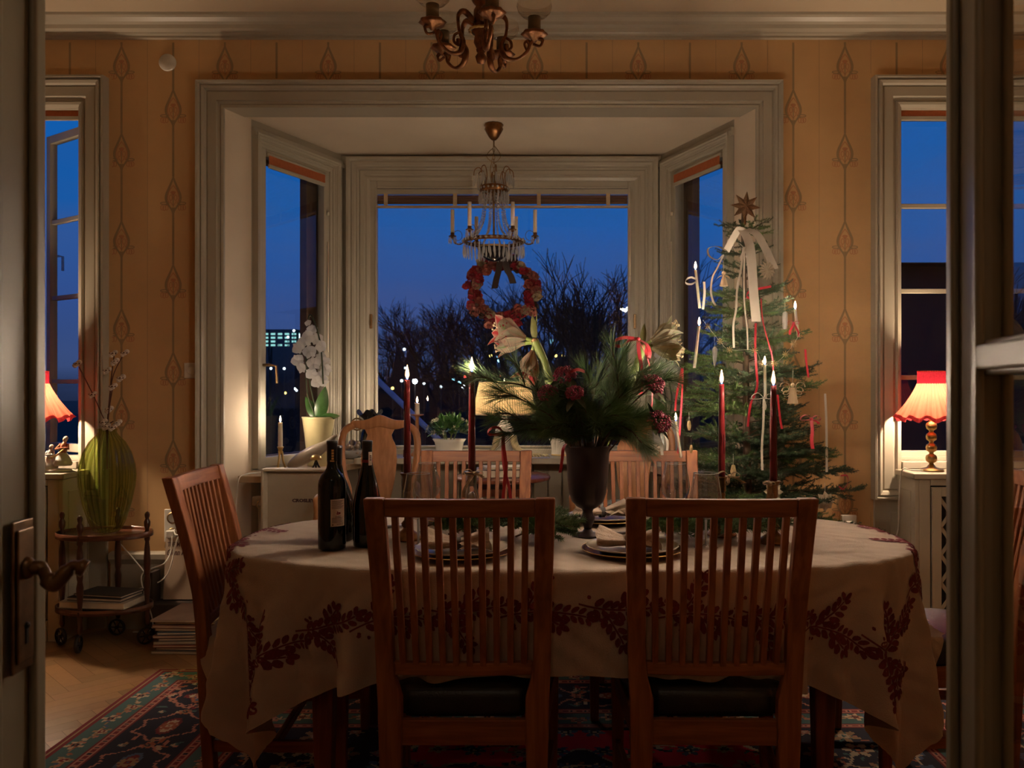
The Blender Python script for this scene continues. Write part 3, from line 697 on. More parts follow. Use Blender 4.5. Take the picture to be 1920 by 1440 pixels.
    # main border: big palmettes with cartouche lines
    for side in range(4):
        L = W if side < 2 else H; n = int((L-.64)/.27)
        for i in range(n+1):
            s = .32+(L-.64)*i/n; pt = lambda a, b: ((a, b), (a, H-b), (b, a), (W-b, a))[side]
            x, y = pt(s, .32)
            for k in range(70):
                a = 2*PI*k/70; ru = .115*(1+.12*math.cos(4*a)); X_, Y_ = pt(s+ru*math.cos(a)*1.0, .32+.108*(1+.14*math.cos(6*a))*math.sin(a)); blob(X_, Y_, .0058, .0058, 0, 'pink')
            pal = [('dred', 'rust', 'cream'), ('rust', 'pink', 'blue'), ('blue', 'tan', 'dred')][i % 3]
            if side < 2: blob(x, y, .075, .036, 0, pal[0]); blob(x, y, .055, .026, 0, pal[2])
            else: blob(x, y, .036, .075, 0, pal[0]); blob(x, y, .026, .055, 0, pal[2])
            flower(x, y, .036, pal, 8, .2)
            for q in range(10):
                a = R.uniform(0, 6.28); X_, Y_ = pt(s+R.uniform(.10, .16)*R.choice([-1, 1]), .32+R.uniform(-.11, .11)); blob(X_, Y_, .021, .008, a, ('rust', 'cream', 'teal', 'pink', 'tan', 'dred')[q % 6])
            X_, Y_ = pt(s+.135, .32); flower(X_, Y_, .026, ('tan', 'rust', 'navy'), 6); X_, Y_ = pt(s+.135, .23); flower(X_, Y_, .016, ('cream', 'teal', 'rust'), 5); X_, Y_ = pt(s+.135, .41); flower(X_, Y_, .016, ('cream', 'teal', 'rust'), 5)
    B = C; C = keepF
    C[~inside] = B[~inside]
    zz = .012*np.ones((ny+1, nx+1)); 
    gx, gy = np.meshgrid(np.linspace(x0, x1, nx+1), np.linspace(y0, y1, ny+1))
    verts = np.stack([gx, gy, zz], -1).reshape(-1, 3)
    i = np.arange(ny*nx); r, c = i//nx, i % nx; a = r*(nx+1)+c
    quads = np.stack([a, a+1, a+nx+2, a+nx+1], -1)
    me = bpy.data.meshes.new('rug'); me.vertices.add(len(verts)); me.vertices.foreach_set('co', verts.ravel())
    me.loops.add(len(quads)*4); me.loops.foreach_set('vertex_index', quads.ravel().astype(np.int32))
    me.polygons.add(len(quads)); me.polygons.foreach_set('loop_start', (np.arange(len(quads))*4).astype(np.int32)); me.polygons.foreach_set('loop_total', np.full(len(quads), 4, dtype=np.int32))
    me.update(calc_edges=True)
    at = me.color_attributes.new('weave', 'FLOAT_COLOR', 'CORNER')
    col = np.concatenate([C.reshape(-1, 3), np.ones((nx*ny, 1))], 1); col = np.repeat(col, 4, axis=0).astype(np.float32); at.data.foreach_set('color', col.ravel())
    me.materials.append(attrmat('woven_wool', 'weave', .95, bump=.2, bscale=500))
    o = bpy.data.objects.new('rug', me); COL.objects.link(o)
    tag(o, 'red and navy oriental carpet with flowered borders under the dining table', 'rug')
make_rug()

# ---- table
TCX, TCY, TA, TB, TN, TZ = .055, 2.80, 1.06, .51, 2.8, .755
def sup(t, a=TA, b=TB, n=TN):
    c, s = math.cos(t), math.sin(t)
    return (a*math.copysign(abs(c)**(2/n), c), b*math.copysign(abs(s)**(2/n), s))
tab = thing('dining_table', 'large oval dining table hidden under the embroidered cloth', 'table', (TCX, TCY, 0))
mb = MB(); poly = [sup(2*PI*k/72, TA-.012, TB-.012) for k in range(72)]; mb.prism(poly, .028, 0, TR((0, 0, TZ-.034))); mb.build('tabletop', M_mahog, tab, bevel=.004)
mb = MB(); wall = [(-.72, -.33), (.72, -.33), (.72, .33), (-.72, .33)]
for a, b in zip(wall, wall[1:]+wall[:1]):
    x0, x1 = sorted((a[0], b[0])); y0, y1 = sorted((a[1], b[1])); mb.box((x0-.012, y0-.012, .63), (x1+.012, y1+.012, .72))
mb.build('apron', M_mahog, tab, bevel=.003)
for sx in (-1, 1):
    for sy in (-1, 1):
        mb = MB(); mb.loft([[(sx*.72+ex*w, sy*.33+ey*w, z) for ex, ey in ((-1, -1), (1, -1), (1, 1), (-1, 1))] for z, w in ((.013, .022), (.3, .029), (.66, .036), (.72, .036))]); mb.build('leg', M_mahog, tab, bevel=.004)
# ---- cloth: drape of a rectangle over the oval top
CA, CB = TA+.385, TB+.290
NS = 2400
_t = np.linspace(0, 2*PI, NS, endpoint=False); c_, s_ = np.cos(_t), np.sin(_t)
_P = np.stack([TA*np.sign(c_)*np.abs(c_)**(2/TN), TB*np.sign(s_)*np.abs(s_)**(2/TN)], -1)
# resample evenly by arc length
_d = np.hypot(*(np.roll(_P, -1, 0)-_P).T); _s = np.concatenate([[0], np.cumsum(_d)]); _per = _s[-1]
_q = np.linspace(0, _per, NS, endpoint=False); _PP = np.concatenate([_P, _P[:1]])
BP = np.stack([np.interp(_q, _s, _PP[:, 0]), np.interp(_q, _s, _PP[:, 1])], -1)
BT = np.roll(BP, -6, 0)-np.roll(BP, 6, 0); BT /= np.hypot(*BT.T)[:, None]; BN = np.stack([BT[:, 1], -BT[:, 0]], -1)
for _ in range(3): BN = (BN+np.roll(BN, 9, 0)+np.roll(BN, -9, 0))/3
BN /= np.hypot(*BN.T)[:, None]
def drape(uv):
    """cloth coordinates -> world position and surface normal direction (roughly)"""
    uv = np.asarray(uv, float); out = np.zeros((len(uv), 3)); nor = np.zeros((len(uv), 3))
    for i0 in range(0, len(uv), 2000):
        q = uv[i0:i0+2000]
        ins = (np.abs(q[:, 0])/TA)**TN+(np.abs(q[:, 1])/TB)**TN < 1
        D = ((q[:, None, :]-BP[None])**2).sum(-1); j = D.argmin(1); s = np.sqrt(D[np.arange(len(q)), j])
        b, n = BP[j], BN[j]; arc = j/NS*_per
        th = np.arctan2(b[:, 1]/TB, b[:, 0]/TA)
        corner = np.exp(-((np.abs(np.abs(np.where(np.abs(th) > PI/2, PI-np.abs(th), np.abs(th)))-PI/4*1.02))/.50)**2)
        endw = np.exp(-((np.abs(b[:, 0])-TA)/.14)**2)
        r = .016
        down = np.where(s < r*PI/2, r*(1-np.cos(s/r)), r+(s-r*PI/2)); outw = np.where(s < r*PI/2, r*np.sin(s/r), r)
        g = np.clip(s-r, 0, None)
        fold = corner*(np.sin(arc*25.0+1.2*np.sign(b[:, 0])+np.sign(b[:, 1]))*.5+.30*np.sin(arc*52.0+.6)-.12)
        flat = (1-corner)*(.045*np.sin(arc*9+.7)+.03*np.sin(arc*23.0))
        lean = .03
        off = outw+g*lean+g*(.30*fold+.7*flat)*np.clip(g/.16, 0, 1)**.8
        wr = .0030*np.sin(q[:, 0]*41+3*np.sin(q[:, 1]*17))*np.sin(q[:, 1]*37+2*np.sin(q[:, 0]*13))
        pos = np.stack([b[:, 0]+n[:, 0]*off, b[:, 1]+n[:, 1]*off, TZ-down], -1)
        on = np.clip((.27-np.abs(pos[:, 1]-.03))/.06, 0, 1)*(np.abs(b[:, 0]) > TA*.9)         # comes to rest on the end chairs' seats
        zz_ = np.maximum(pos[:, 2], .476*on+pos[:, 2]*(1-on)); push = zz_-pos[:, 2]; pos[:, 0] += np.sign(b[:, 0])*push*.8; pos[:, 2] = zz_
        pin = np.stack([q[:, 0], q[:, 1], np.full(len(q), TZ)+np.abs(wr)*.6], -1)
        pos[:, :2] += n*(wr*2)[:, None]
        p = np.where(ins[:, None], pin, pos)
        nn = np.where((ins | (s < r*.8))[:, None], np.array([[0, 0, 1.0]]), np.stack([n[:, 0], n[:, 1], .15*np.ones(len(q))], -1))
        out[i0:i0+2000] = p+np.array([TCX, TCY, 0]); nor[i0:i0+2000] = nn
    out[:, 2] = np.maximum(out[:, 2], .022)
    return out, nor
def cloth_mesh():
    nu, nv = 300, 176
    us, vs_ = np.linspace(-CA, CA, nu), np.linspace(-CB, CB, nv); U, V = np.meshgrid(us, vs_)
    P, _ = drape(np.stack([U.ravel(), V.ravel()], -1))
    mb = MB(); fs = []
    for j in range(nv-1):
        for i in range(nu-1): a = j*nu+i; fs.append((a, a+1, a+nu+1, a+nu))
    mb.add(P.tolist(), fs, 0, True)
    # embroidered sprays
    R = random.Random(11); polys = []
    def leafp(x, y, a, L, W):
        ca, sa = math.cos(a), math.sin(a)
        return [(x+L*t*ca-W*w*sa, y+L*t*sa+W*w*ca) for t, w in ((0, 0), (.16, .36), (.42, .5), (.70, .48), (.92, .26), (1, 0), (.92, -.26), (.70, -.48), (.42, -.5), (.16, -.36))]
    def sprig(x, y, a, L, bend=0, sub=True):
        n = int(L/.0215); pts = [(x, y)]
        for i in range(n):
            a += bend/n; x += .0215*math.cos(a); y += .0215*math.sin(a); pts.append((x, y))
            sc = 1-.3*i/n
            if i >= 1 or not sub:
                for s in (-1, 1): polys.append(leafp(x+.004*math.cos(a+s*1.57), y+.004*math.sin(a+s*1.57), a+s*R.uniform(.65, .9), .034*sc, .0175*sc))
            if sub and i in (2, 4): sprig(x, y, a+(.75 if (bend < 0) == (i == 2) else -.75), L*(.50 if i == 2 else .36), -bend*.3, False)
            if sub and i == 1:
                for k in range(4):
                    bx, by = x+R.uniform(-.03, .03), y+R.choice([-1, 1])*R.uniform(.022, .04); polys.append([(bx+.0055*math.cos(q*PI/3), by+.0055*math.sin(q*PI/3)) for q in range(6)])
        polys.append(leafp(x, y, a, .034, .018))
        for p, q in zip(pts, pts[1:]):
            dx, dy = q[0]-p[0], q[1]-p[1]; l = math.hypot(dx, dy); nx_, ny_ = -dy/l*.0025, dx/l*.0025
            polys.append([(p[0]+nx_, p[1]+ny_), (p[0]-nx_, p[1]-ny_), (q[0]-nx_, q[1]-ny_), (q[0]+nx_, q[1]+ny_)])
    VX, VY = TA+.005, CB-.175
    def side(p, q):
        L = math.hypot(q[0]-p[0], q[1]-p[1]); a = math.atan2(q[1]-p[1], q[0]-p[0]); n = max(2, int(round(L/.215)))
        for i in range(n):
            t = (i+.04)/n; x, y = p[0]+(q[0]-p[0])*t, p[1]+(q[1]-p[1])*t; o = .018*(1 if i % 2 else -1)
            sprig(x-math.sin(a)*o, y+math.cos(a)*o, a+(-.30 if i % 2 else .30), L/n*1.12, .55 if i % 2 else -.55)
    cs = [(-VX, -VY), (VX, -VY), (VX, VY), (-VX, VY)]
    for k in range(4): side(cs[k], cs[(k+1) % 4]); 
    for sx in (-1, 1):
        sprig(sx*VX*.98, -VY, math.radians(-90), .14, .3*sx); sprig(sx*VX, -VY*.96, math.radians(0 if sx > 0 else 180), .14, .2)
    allp = np.array([p for q in polys for p in q]); W, NN = drape(allp); W = W+NN*.0022; k = 0
    for q in polys:
        n = len(q); c = W[k:k+n].mean(0); vs2 = W[k:k+n].tolist()+[c.tolist()]
        mb.add(vs2, [(i, (i+1) % n, n) for i in range(n)], 1, True); k += n
    M_linen = mat('natural_linen', (.47, .365, .275), .85, var=.09, scale=9, bump=.25, bscale=260, sheen=.2)
    M_emb = mat('wine_red_embroidery', (.155, .018, .022), .8, var=.25, scale=200, bump=.2, bscale=900)
    o = mb.build('tablecloth', [M_linen, M_emb]); tag(o, 'beige linen tablecloth with wine-red leaf embroidery draped over dining table', 'tablecloth')
cloth_mesh()

# ---- chairs
def make_chair(label, loc, rz):
    t = thing('dining_chair', label, 'chair', loc, rz, 'slat-back dining chairs around the table')
    def post(sx):
        secs = [(.0, -.185, .168, .214), (.18, -.196, .164, .217), (.36, -.203, .160, .221), (.425, -.205, .160, .222), (.485, -.207, .176, .225), (.53, -.209, .180, .2265), (.60, -.216, .181, .228), (.72, -.240, .183, .231), (.84, -.270, .1855, .2345), (.957, -.303, .188, .2375)]
        return MB().loft([[(sx*a, y+.016, z), (sx*b, y+.016, z), (sx*b, y-.018, z), (sx*a, y-.018, z)] if sx > 0 else [(sx*b, y+.016, z), (sx*a, y+.016, z), (sx*a, y-.018, z), (sx*b, y-.018, z)] for z, y, a, b in secs])
    for s in (-1, 1): post(s).build('back_post', M_oak, t, bevel=.004)
    def yb(z): return -.209-(z-.53)*(.094/.427)*(1 if z > .53 else 0)-(.0)
    n = 11
    def rail(z0, z1, hw0, hw1, bow, th, name):
        rings = []
        for i in range(n):
            q = -1+2*i/(n-1); x0 = q*hw0; x1 = q*hw1; b = -bow*(1-q*q)
            y0, y1 = yb(z0)+b, yb(z1)+b
            rings.append([(x0, y0+th, z0), (x0, y0-th, z0), (x1, y1-th, z1), (x1, y1+th, z1)])
        MB().loft(rings).build(name, M_oakx, t, bevel=.003)
    rail(.909, .955, .187, .188, .012, .012, 'top_rail'); rail(.488, .521, .178, .180, .010, .011, 'lower_rail')
    for i in range(10):
        q = -1+2*(i+.5)/10; q *= .985
        xb_, xt_ = q*.176, q*.184; bw = -.011*(1-q*q)
        MB().loft([[(x-.0082, y+.010, z), (x+.0082, y+.010, z), (x+.0082, y-.010, z), (x-.0082, y-.010, z)] for x, y, z in ((xb_, yb(.51)+bw, .512), ((xb_+xt_)/2, yb(.71)+bw-.004, .715), (xt_, yb(.915)+bw, .918))]).build('back_slat', M_oak, t, bevel=.002)
    # seat frame
    MB().box((-.162, -.212, .302), (.162, -.190, .368)).build('rear_apron', M_oakx, t, bevel=.003)
    MB().box((-.205, .205, .302), (.205, .228, .368)).build('front_apron', M_oakx, t, bevel=.003)
    for s in (-1, 1):
        MB().loft([[(s*x-.012, y, .302), (s*x+.012, y, .302), (s*x+.012, y, .368), (s*x-.012, y, .368)] for x, y in ((.200, -.185), (.228, .205))]).build('side_apron', wood('red_oak_deep', (.205, .066, .026), (.35, .125, .046), .45, 'Y', coat=.0), t, bevel=.003)
        MB().loft([[(s*x-.009, y, .112), (s*x+.009, y, .112), (s*x+.009, y, .148), (s*x-.009, y, .148)] for x, y in ((.195, -.18), (.228, .205))]).build('side_stretcher', MATS['red_oak_deep'], t, bevel=.003)
        MB().loft([[(s*.228-w, .215-w, z), (s*.228+w, .215-w, z), (s*.228+w, .215+w, z), (s*.228-w, .215+w, z)] for z, w in ((.0, .015), (.30, .020), (.372, .020))]).build('front_leg', M_oak, t, bevel=.004)
    MB().box((-.205, .0, .118), (.205, .02, .145)).build('cross_stretcher', M_oakx, t, bevel=.003)
    # padded seat
    mb = MB(); rings = []
    for z, k in ((.369, .985), (.385, 1.0), (.415, 1.0), (.432, .985), (.441, .93), (.446, .80), (.449, .5), (.450, .05)):
        ring = []
        for i in range(40):
            a = 2*PI*i/40; c, s = math.cos(a), math.sin(a); x = math.copysign(abs(c)**.28, c); y = math.copysign(abs(s)**.28, s)
            hw = (.196+(y+1)/2*.052)*k
            xx = x*hw; yy = .018+y*.208*k
            if yy < -.165 and abs(xx) > .155 : xx = math.copysign(.155, xx)
            ring.append((xx, yy, z))
        rings.append(ring)
    mb.loft(rings, 0, True); mb.build('seat_cushion', M_black, t)
    return t
ch = make_chair('reddish oak slat-back chair seen from behind, left of the two in front of the table', (-.236, 2.425, .0125), 0)
copy_tree(ch, (.420, 2.425, .0125), math.radians(-1), 'reddish oak slat-back chair seen from behind, right of the two in front of the table')
copy_tree(ch, (-.335, 3.365, .0125), PI, 'oak slat-back chair beyond the table behind the left pair of red candles')
copy_tree(ch, (.375, 3.365, .0125), PI, 'oak slat-back chair beyond the table behind the dark urn vase')
copy_tree(ch, (-.882, 2.83, .0125), math.radians(-90+3.5), 'oak slat-back chair seen sideways at the left end of the table')
copy_tree(ch, (1.235, 2.86, .0125), math.radians(90), 'oak slat-back chair at the right end of the table behind the door leaf')
# ================================================================== things on the table
ZT = TZ+.0035
FLAMES = []
def flame(parent, x, y, z, h=.034, r=.0052, wax=None, m=None):
    """wick, blue root and bright body of a burning flame at (x,y,z) in the parent's frame"""
    MB().tube([(x, y, z-.004), (x+.0005, y, z+.004), (x+.0015, y, z+.009)], .0011, 5).build('wick', M_wick, wax or parent)
    pr = [(.0012, 0), (r*.75, h*.08), (r, h*.22), (r*.95, h*.38), (r*.66, h*.62), (r*.32, h*.84), (.0004, h)]
    fo = MB().lathe([(q, z+.006+w) for q, w in pr], 9, 0, True, TR((x, y, 0))).build('flame', m or M_flame, parent)
    MB().lathe([(q*1.38+.0006, z+.005+w*1.10) for q, w in pr], 9, 0, True, TR((x, y, 0))).build('flame_mantle', M_mantle, fo)
    MB().lathe([(.0008, z+.001), (r*.7, z+.0045), (r*.5, z+.0057)], 9, 0, True, TR((x, y, 0))).build('flame_root', M_flameb, fo)
def taper(name, label, loc, h, r0, r1, m, group=None, lean=(0, 0), cat='candle', fh=.034, drips=True, fm=None, fr=.0052):
    t = thing(name, label, cat, loc, 0, group)
    mb = MB(); rings = []
    for i in range(9):
        q = i/8; r = r0+(r1-r0)*q; 
        rings.append([(lean[0]*q+r*math.cos(2*PI*k/14), lean[1]*q+r*math.sin(2*PI*k/14), h*q) for k in range(14)])
    mb.loft(rings, 0, True)
    if drips:
        R = random.Random(int(abs(loc[0])*1000))
        for k in range(7):
            a = R.uniform(0, 6.28); z0 = R.uniform(.2, .98)*h; ln = R.uniform(.02, .09)
            mb.tube([(lean[0]*(z0/h)+(r0+.0002)*math.cos(a)*(1-.2*z0/h), lean[1]*(z0/h)+(r0)*math.sin(a)*(1-.2*z0/h), z0), (lean[0]*(z0/h)+(r0+.0006)*math.cos(a)*(1-.2*z0/h), lean[1]*z0/h+(r0+.0006)*math.sin(a)*(1-.2*z0/h), max(.002, z0-ln))], .0014, 5)
    wo = mb.build('wax', m, t)
    flame(t, lean[0], lean[1], h, fh, fr, wo, fm)
    return t
# turned brass candlesticks
def stick(label, x, y, ztop, style):
    h = ztop-ZT; t = thing('candlestick', label, 'candlestick', (x, y, ZT))
    if style == 'turned':
        MB().lathe([(.0, 0), (.047, 0), (.048, .004), (.045, .010), (.030, .022), (.016, .032), (.012, .040)], 28).build('base', M_bronze, t)
        MB().lathe([(.011, .036), (.018, .044), (.019, .052), (.010, .062), (.008, h*.42), (.013, h*.46), (.020, h*.53), (.017, h*.60), (.010, h*.66), (.013, h*.69), (.010, h*.74)], 20).build('stem', M_bronze, t)
        MB().lathe([(.010, h*.73), (.0145, h*.76), (.0135, h*.93), (.019, h*.975), (.0235, h), (.0235, h+.002), (.0128, h+.002), (.0128, h-.02), (.0, h-.02)], 20).build('socket', M_bronze, t)
    else:
        MB().lathe([(.0, 0), (.046, 0), (.047, .004), (.040, .012), (.022, .022), (.014, .034)], 28).build('base', M_silver, t)
        mb = MB()
        for k in range(3): mb.ball((0, 0, .055+k*.040), (.018-.002*k, .018-.002*k, .021), 12, 8)
        for k in range(4):
            a = k*PI/2+.4
            mb.tube([(.012*math.cos(a), .012*math.sin(a), .03), (.027*math.cos(a), .027*math.sin(a), .07), (.014*math.cos(a+.3), .014*math.sin(a+.3), .10), (.026*math.cos(a+.4), .026*math.sin(a+.4), .135), (.010*math.cos(a), .010*math.sin(a), h*.86)], .0026, 6)
        mb.build('figured_stem', M_silver, t)
        MB().lathe([(.011, h*.80), (.016, h*.86), (.0145, h*.95), (.021, h*.98), (.024, h), (.024, h+.002), (.0128, h+.002), (.0128, h-.02), (0, h-.02)], 18, 0, True, None, True, 9, .06).build('socket', M_silver, t)
    return t
def bow(name, label, c, m, s=1.0, tails=((-.01, -.08), (.012, -.07)), w=.010, ang=0.0, cat='ribbon', group=None, loops=(.032, .026)):
    """tied ribbon: two loops, a knot and two tails; c is the knot"""
    t = thing(name, label, cat, c, ang, group)
    mb = MB()
    for sd, L in zip((-1, 1), loops):
        L *= s
        pts = bez([(0, 0, 0), (sd*L*.5, -.006, L*.42), (sd*L, -.008, L*.22), (sd*L*1.02, 0, -.08*L), (sd*L*.5, .004, -.10*L), (0, 0, 0)], 5)
        mb.strip(pts, (0, 1, .15), w)
    mb.build('loops', m, t); MB().ball((0, -.002, 0), (w*.6, w*.6, w*.55), 8, 6).build('knot', m, t)
    mb = MB()
    for i, (dx, dz) in enumerate(tails):
        pts = bez([(0, 0, 0), (dx*.5, -.006, dz*.35), (dx*.8+.004*(i*2-1), -.004, dz*.7), (dx, -.002, dz)], 5); mb.strip(pts, (1, .35*(i*2-1), .1), w)
    mb.build('tails', m, t)
    return t
M_burlap = mat('burlap_ribbon', (.40, .28, .17), .9, var=.25, scale=80, bump=.3)
CS = [('brass candlestick under leftmost red candle behind the wineglasses', -.470, 2.72, .968, 1.267, 'turned', 'burning dark red candle, leftmost of the four on the table'),
      ('silvery figured candlestick with burlap bow left of the urn vase', -.261, 2.69, .976, 1.291, 'figured', 'burning dark red candle in front of the pleated lamp, touching pine needles'),
      ('brass candlestick with burlap bow right of the tapered wineglass', .546, 2.79, .951, 1.253, 'turned', 'burning dark red candle, left of the two in front of the tree'),
      ('brass candlestick with wide foot nearest the tree side of the table', .682, 2.66, .949, 1.248, 'turned', 'burning dark red candle, rightmost of the four on the table')]
for la, x, y, z0, z1, st, lc in CS:
    stick(la, x, y, z0, st)
    taper('taper_candle', lc, (x, y, z0-.018), z1-z0+.018, .0118, .0092, M_redwax, 'dark red table candles', fh=.040)
bow('gift_ribbon', 'burlap ribbon bow tied round the silvery candlestick', (-.251, 2.665, .974), M_burlap, 1.0, ((-.034, -.075), (.026, -.012)), .012)
bow('gift_ribbon', 'burlap ribbon bow tied round candlestick left of the two before the tree', (.566, 2.765, .955), M_burlap, 1.2, ((.050, -.022), (-.01, -.03)), .012)
bow('gift_ribbon', 'pale burlap ribbon hanging from candlestick beside the tree', (.664, 2.636, .945), M_burlap, .6, ((-.006, -.09), (.004, -.06)), .014)
# wine bottles
M_bglass = mat('dark_bottle_glass', (.002, .003, .002), .05, var=.2, spec=.4)
M_label = mat('paper_label', (.72, .60, .50), .7, var=.03)
M_ink = mat('label_ink', (.10, .05, .05), .8)
M_inkr = mat('label_red_print', (.25, .03, .04), .8)
def curved(mb, x0, z0, x1, z1, R, mi, yo=.0, a0=0.0, n=6):
    """patch bent round a bottle of radius R; x is arc length, seen from -Y"""
    vs = []
    for i in range(n+1):
        x = x0+(x1-x0)*i/n; a = a0+x/R
        vs += [((R+yo)*math.sin(a), -(R+yo)*math.cos(a), z0), ((R+yo)*math.sin(a), -(R+yo)*math.cos(a), z1)]
    mb.add(vs, [(2*i, 2*i+2, 2*i+3, 2*i+1) for i in range(n)], mi, True)
def bottle(label, x, y, kind, rz=0):
    t = thing('wine_bottle', label, 'bottle', (x, y, ZT), rz, 'wine bottles')
    if kind == 'bordeaux': pr = [(.0, .002), (.034, 0), (.0405, .004), (.0412, .02), (.0412, .190), (.039, .207), (.032, .222), (.022, .233), (.0165, .243), (.0145, .255)]; zt = .325
    elif kind == 'burgundy': pr = [(.0, .002), (.036, 0), (.0425, .004), (.0432, .02), (.0432, .120), (.041, .140), (.035, .172), (.027, .205), (.020, .232), (.0155, .255)]; zt = .322
    else: pr = [(.0, .002), (.045, 0), (.054, .006), (.056, .03), (.056, .09), (.050, .13), (.036, .17), (.022, .205), (.015, .24)]; zt = .300
    MB().lathe(pr+[(.0142, zt-.03), (.0142, zt-.012)], 32).build('body', M_bglass, t)
    MB().lathe([(.0150, zt-.062), (.0152, zt-.012), (.0162, zt-.010), (.0162, zt-.001), (.014, zt), (0, zt)], 24).build('capsule', mat('black_foil', (.012, .011, .011), .3, var=.2), t)
    return t, zt
b1, zt = bottle('dark claret bottle with paper back label, frontmost of the bottles', -.668, 2.56, 'bordeaux')
mb = MB(); R = .0414; curved(mb, -.012, .073, .034, .153, R, 0, .0003, .45, 10)
for i in range(9): curved(mb, -.009, .148-i*.0028, .029-(i % 3)*.004, .1491-i*.0028, R, 1, .0007, .45)
for i in range(7): curved(mb, -.009, .098-i*.0024, .029-(i % 2)*.006, .0990-i*.0024, R, 1, .0007, .45)
for p in ((.005, .108, .014, .112), (.006, .112, .0085, .118), (.0085, .113, .0125, .1155), (.012, .109, .0175, .1145)): curved(mb, p[0], p[1], p[2], p[3], R, 2, .0008, .45, 3)
for i in range(4): curved(mb, .001, .1035-i*.0019, .020-(i % 2)*.003, .1043-i*.0019, R, 1, .0007, .45)
for i in range(13): curved(mb, .006+i*.0017, .0755, .0067+i*.0017, .0820, R, 1, .0007, .45, 1)
curved(mb, -.008, .0765, -.004, .080, R, 1, .0007, .45, 2)
mb.build('paper_label', [M_label, M_ink, M_inkr], b1)
mb = MB(); 
for i, (a, b) in enumerate(((.012, .004), (.009, .006), (.010, .007), (.008, .004))): curved(mb, -.003, zt-.032-i*.008, .004, zt-.026-i*.008, .0153, 0, .0002, .35, 3)
curved(mb, -.006, zt-.062, .006, zt-.058, .0153, 0, .0002, .3, 3); mb.build('gold_crest', M_gold, b1)
b2, zt = bottle('dark sloping-shouldered bottle with red neck band, right of the bottles', -.573, 2.61, 'burgundy')
mb = MB(); curved(mb, -.048, .2555, .048, .2640, .0157, 0, .0006, 0, 24); mb.build('neck_band', M_inkr, b2)
mb = MB(); curved(mb, .002, .236, .014, .288, .0162, 0, .0008, .3, 4)
for i in range(3): curved(mb, .005, .262+i*.006, .011, .2655+i*.006, .0162, 1, .0011, .3, 2)
mb.build('tax_strip', [M_label, M_ink], b2)
bottle('squat dark bottle standing half hidden behind the labelled bottle', -.688, 2.70, 'squat')
# glasses
def wineglass(label, x, y, h, rim, bowl, form):
    t = thing('wine_glass', label, 'wine glass', (x, y, ZT), 0, 'wine glasses on the table')
    zb = h*.46
    if form == 'round': pr = [(.004, zb), (bowl*.55, zb+.008), (bowl*.9, zb+.028), (bowl, zb+.050), (bowl*.93, zb+.075), (rim*1.04, h-.010), (rim, h)]
    else: pr = [(.004, zb-.02), (bowl*.62, zb-.012), (bowl*.97, zb+.006), (bowl, zb+.022), (bowl*.93, zb+.06), (rim*1.06, h-.014), (rim, h)]
    z0 = pr[0][1]
    bo = MB().lathe(pr, 32, 0, False).build('bowl', M_glass, t)
    MB().lathe([(rim-.0006, h-.0012), (rim+.0006, h-.0012), (rim+.0006, h+.0004), (rim-.0006, h+.0004)], 32, 0, False).build('rim', M_crystal, bo)
    MB().lathe([(.0042, .006), (.0036, .03), (.0036, z0-.02), (.0048, z0+.001)], 12, 0, False).build('stem', M_crystal, t)
    MB().lathe([(.036, .0006), (.036, .0018), (.012, .0055), (.0042, .012)], 28, 0, False).build('foot', M_glass, t)
    return t
wineglass('tapered wineglass in front of leftmost red candlestick', -.414, 2.59, .224, .035, .049, 'taper')
wineglass('rounded wineglass behind the tapered one, left pair', -.425, 2.84, .232, .028, .046, 'round')
wineglass('rounded wineglass before the oak chair, left of the right pair', .395, 2.79, .236, .034, .0475, 'round')
wineglass('tapered wineglass in front of the candlestick left of the tree pair', .457, 2.58, .226, .0365, .050, 'taper')
def tumbler(label, x, y, h, r):
    t = thing('tumbler', label, 'glass', (x, y, ZT), 0, 'water tumblers')
    MB().lathe([(.0, .002), (r*.8, .001), (r*.84, .004), (r, h)], 28, 0, False).build('body', M_glass, t)
    MB().lathe([(r-.0006, h-.001), (r+.0006, h-.001), (r+.0006, h+.0005), (r-.0006, h+.0005)], 28, 0, False).build('rim', M_crystal, t)
tumbler('water tumbler standing right behind the labelled bottle', -.655, 2.79, .075, .034)
tumbler('water tumbler just right of the urn vase, behind oak chair rail', .315, 2.78, .112, .031)
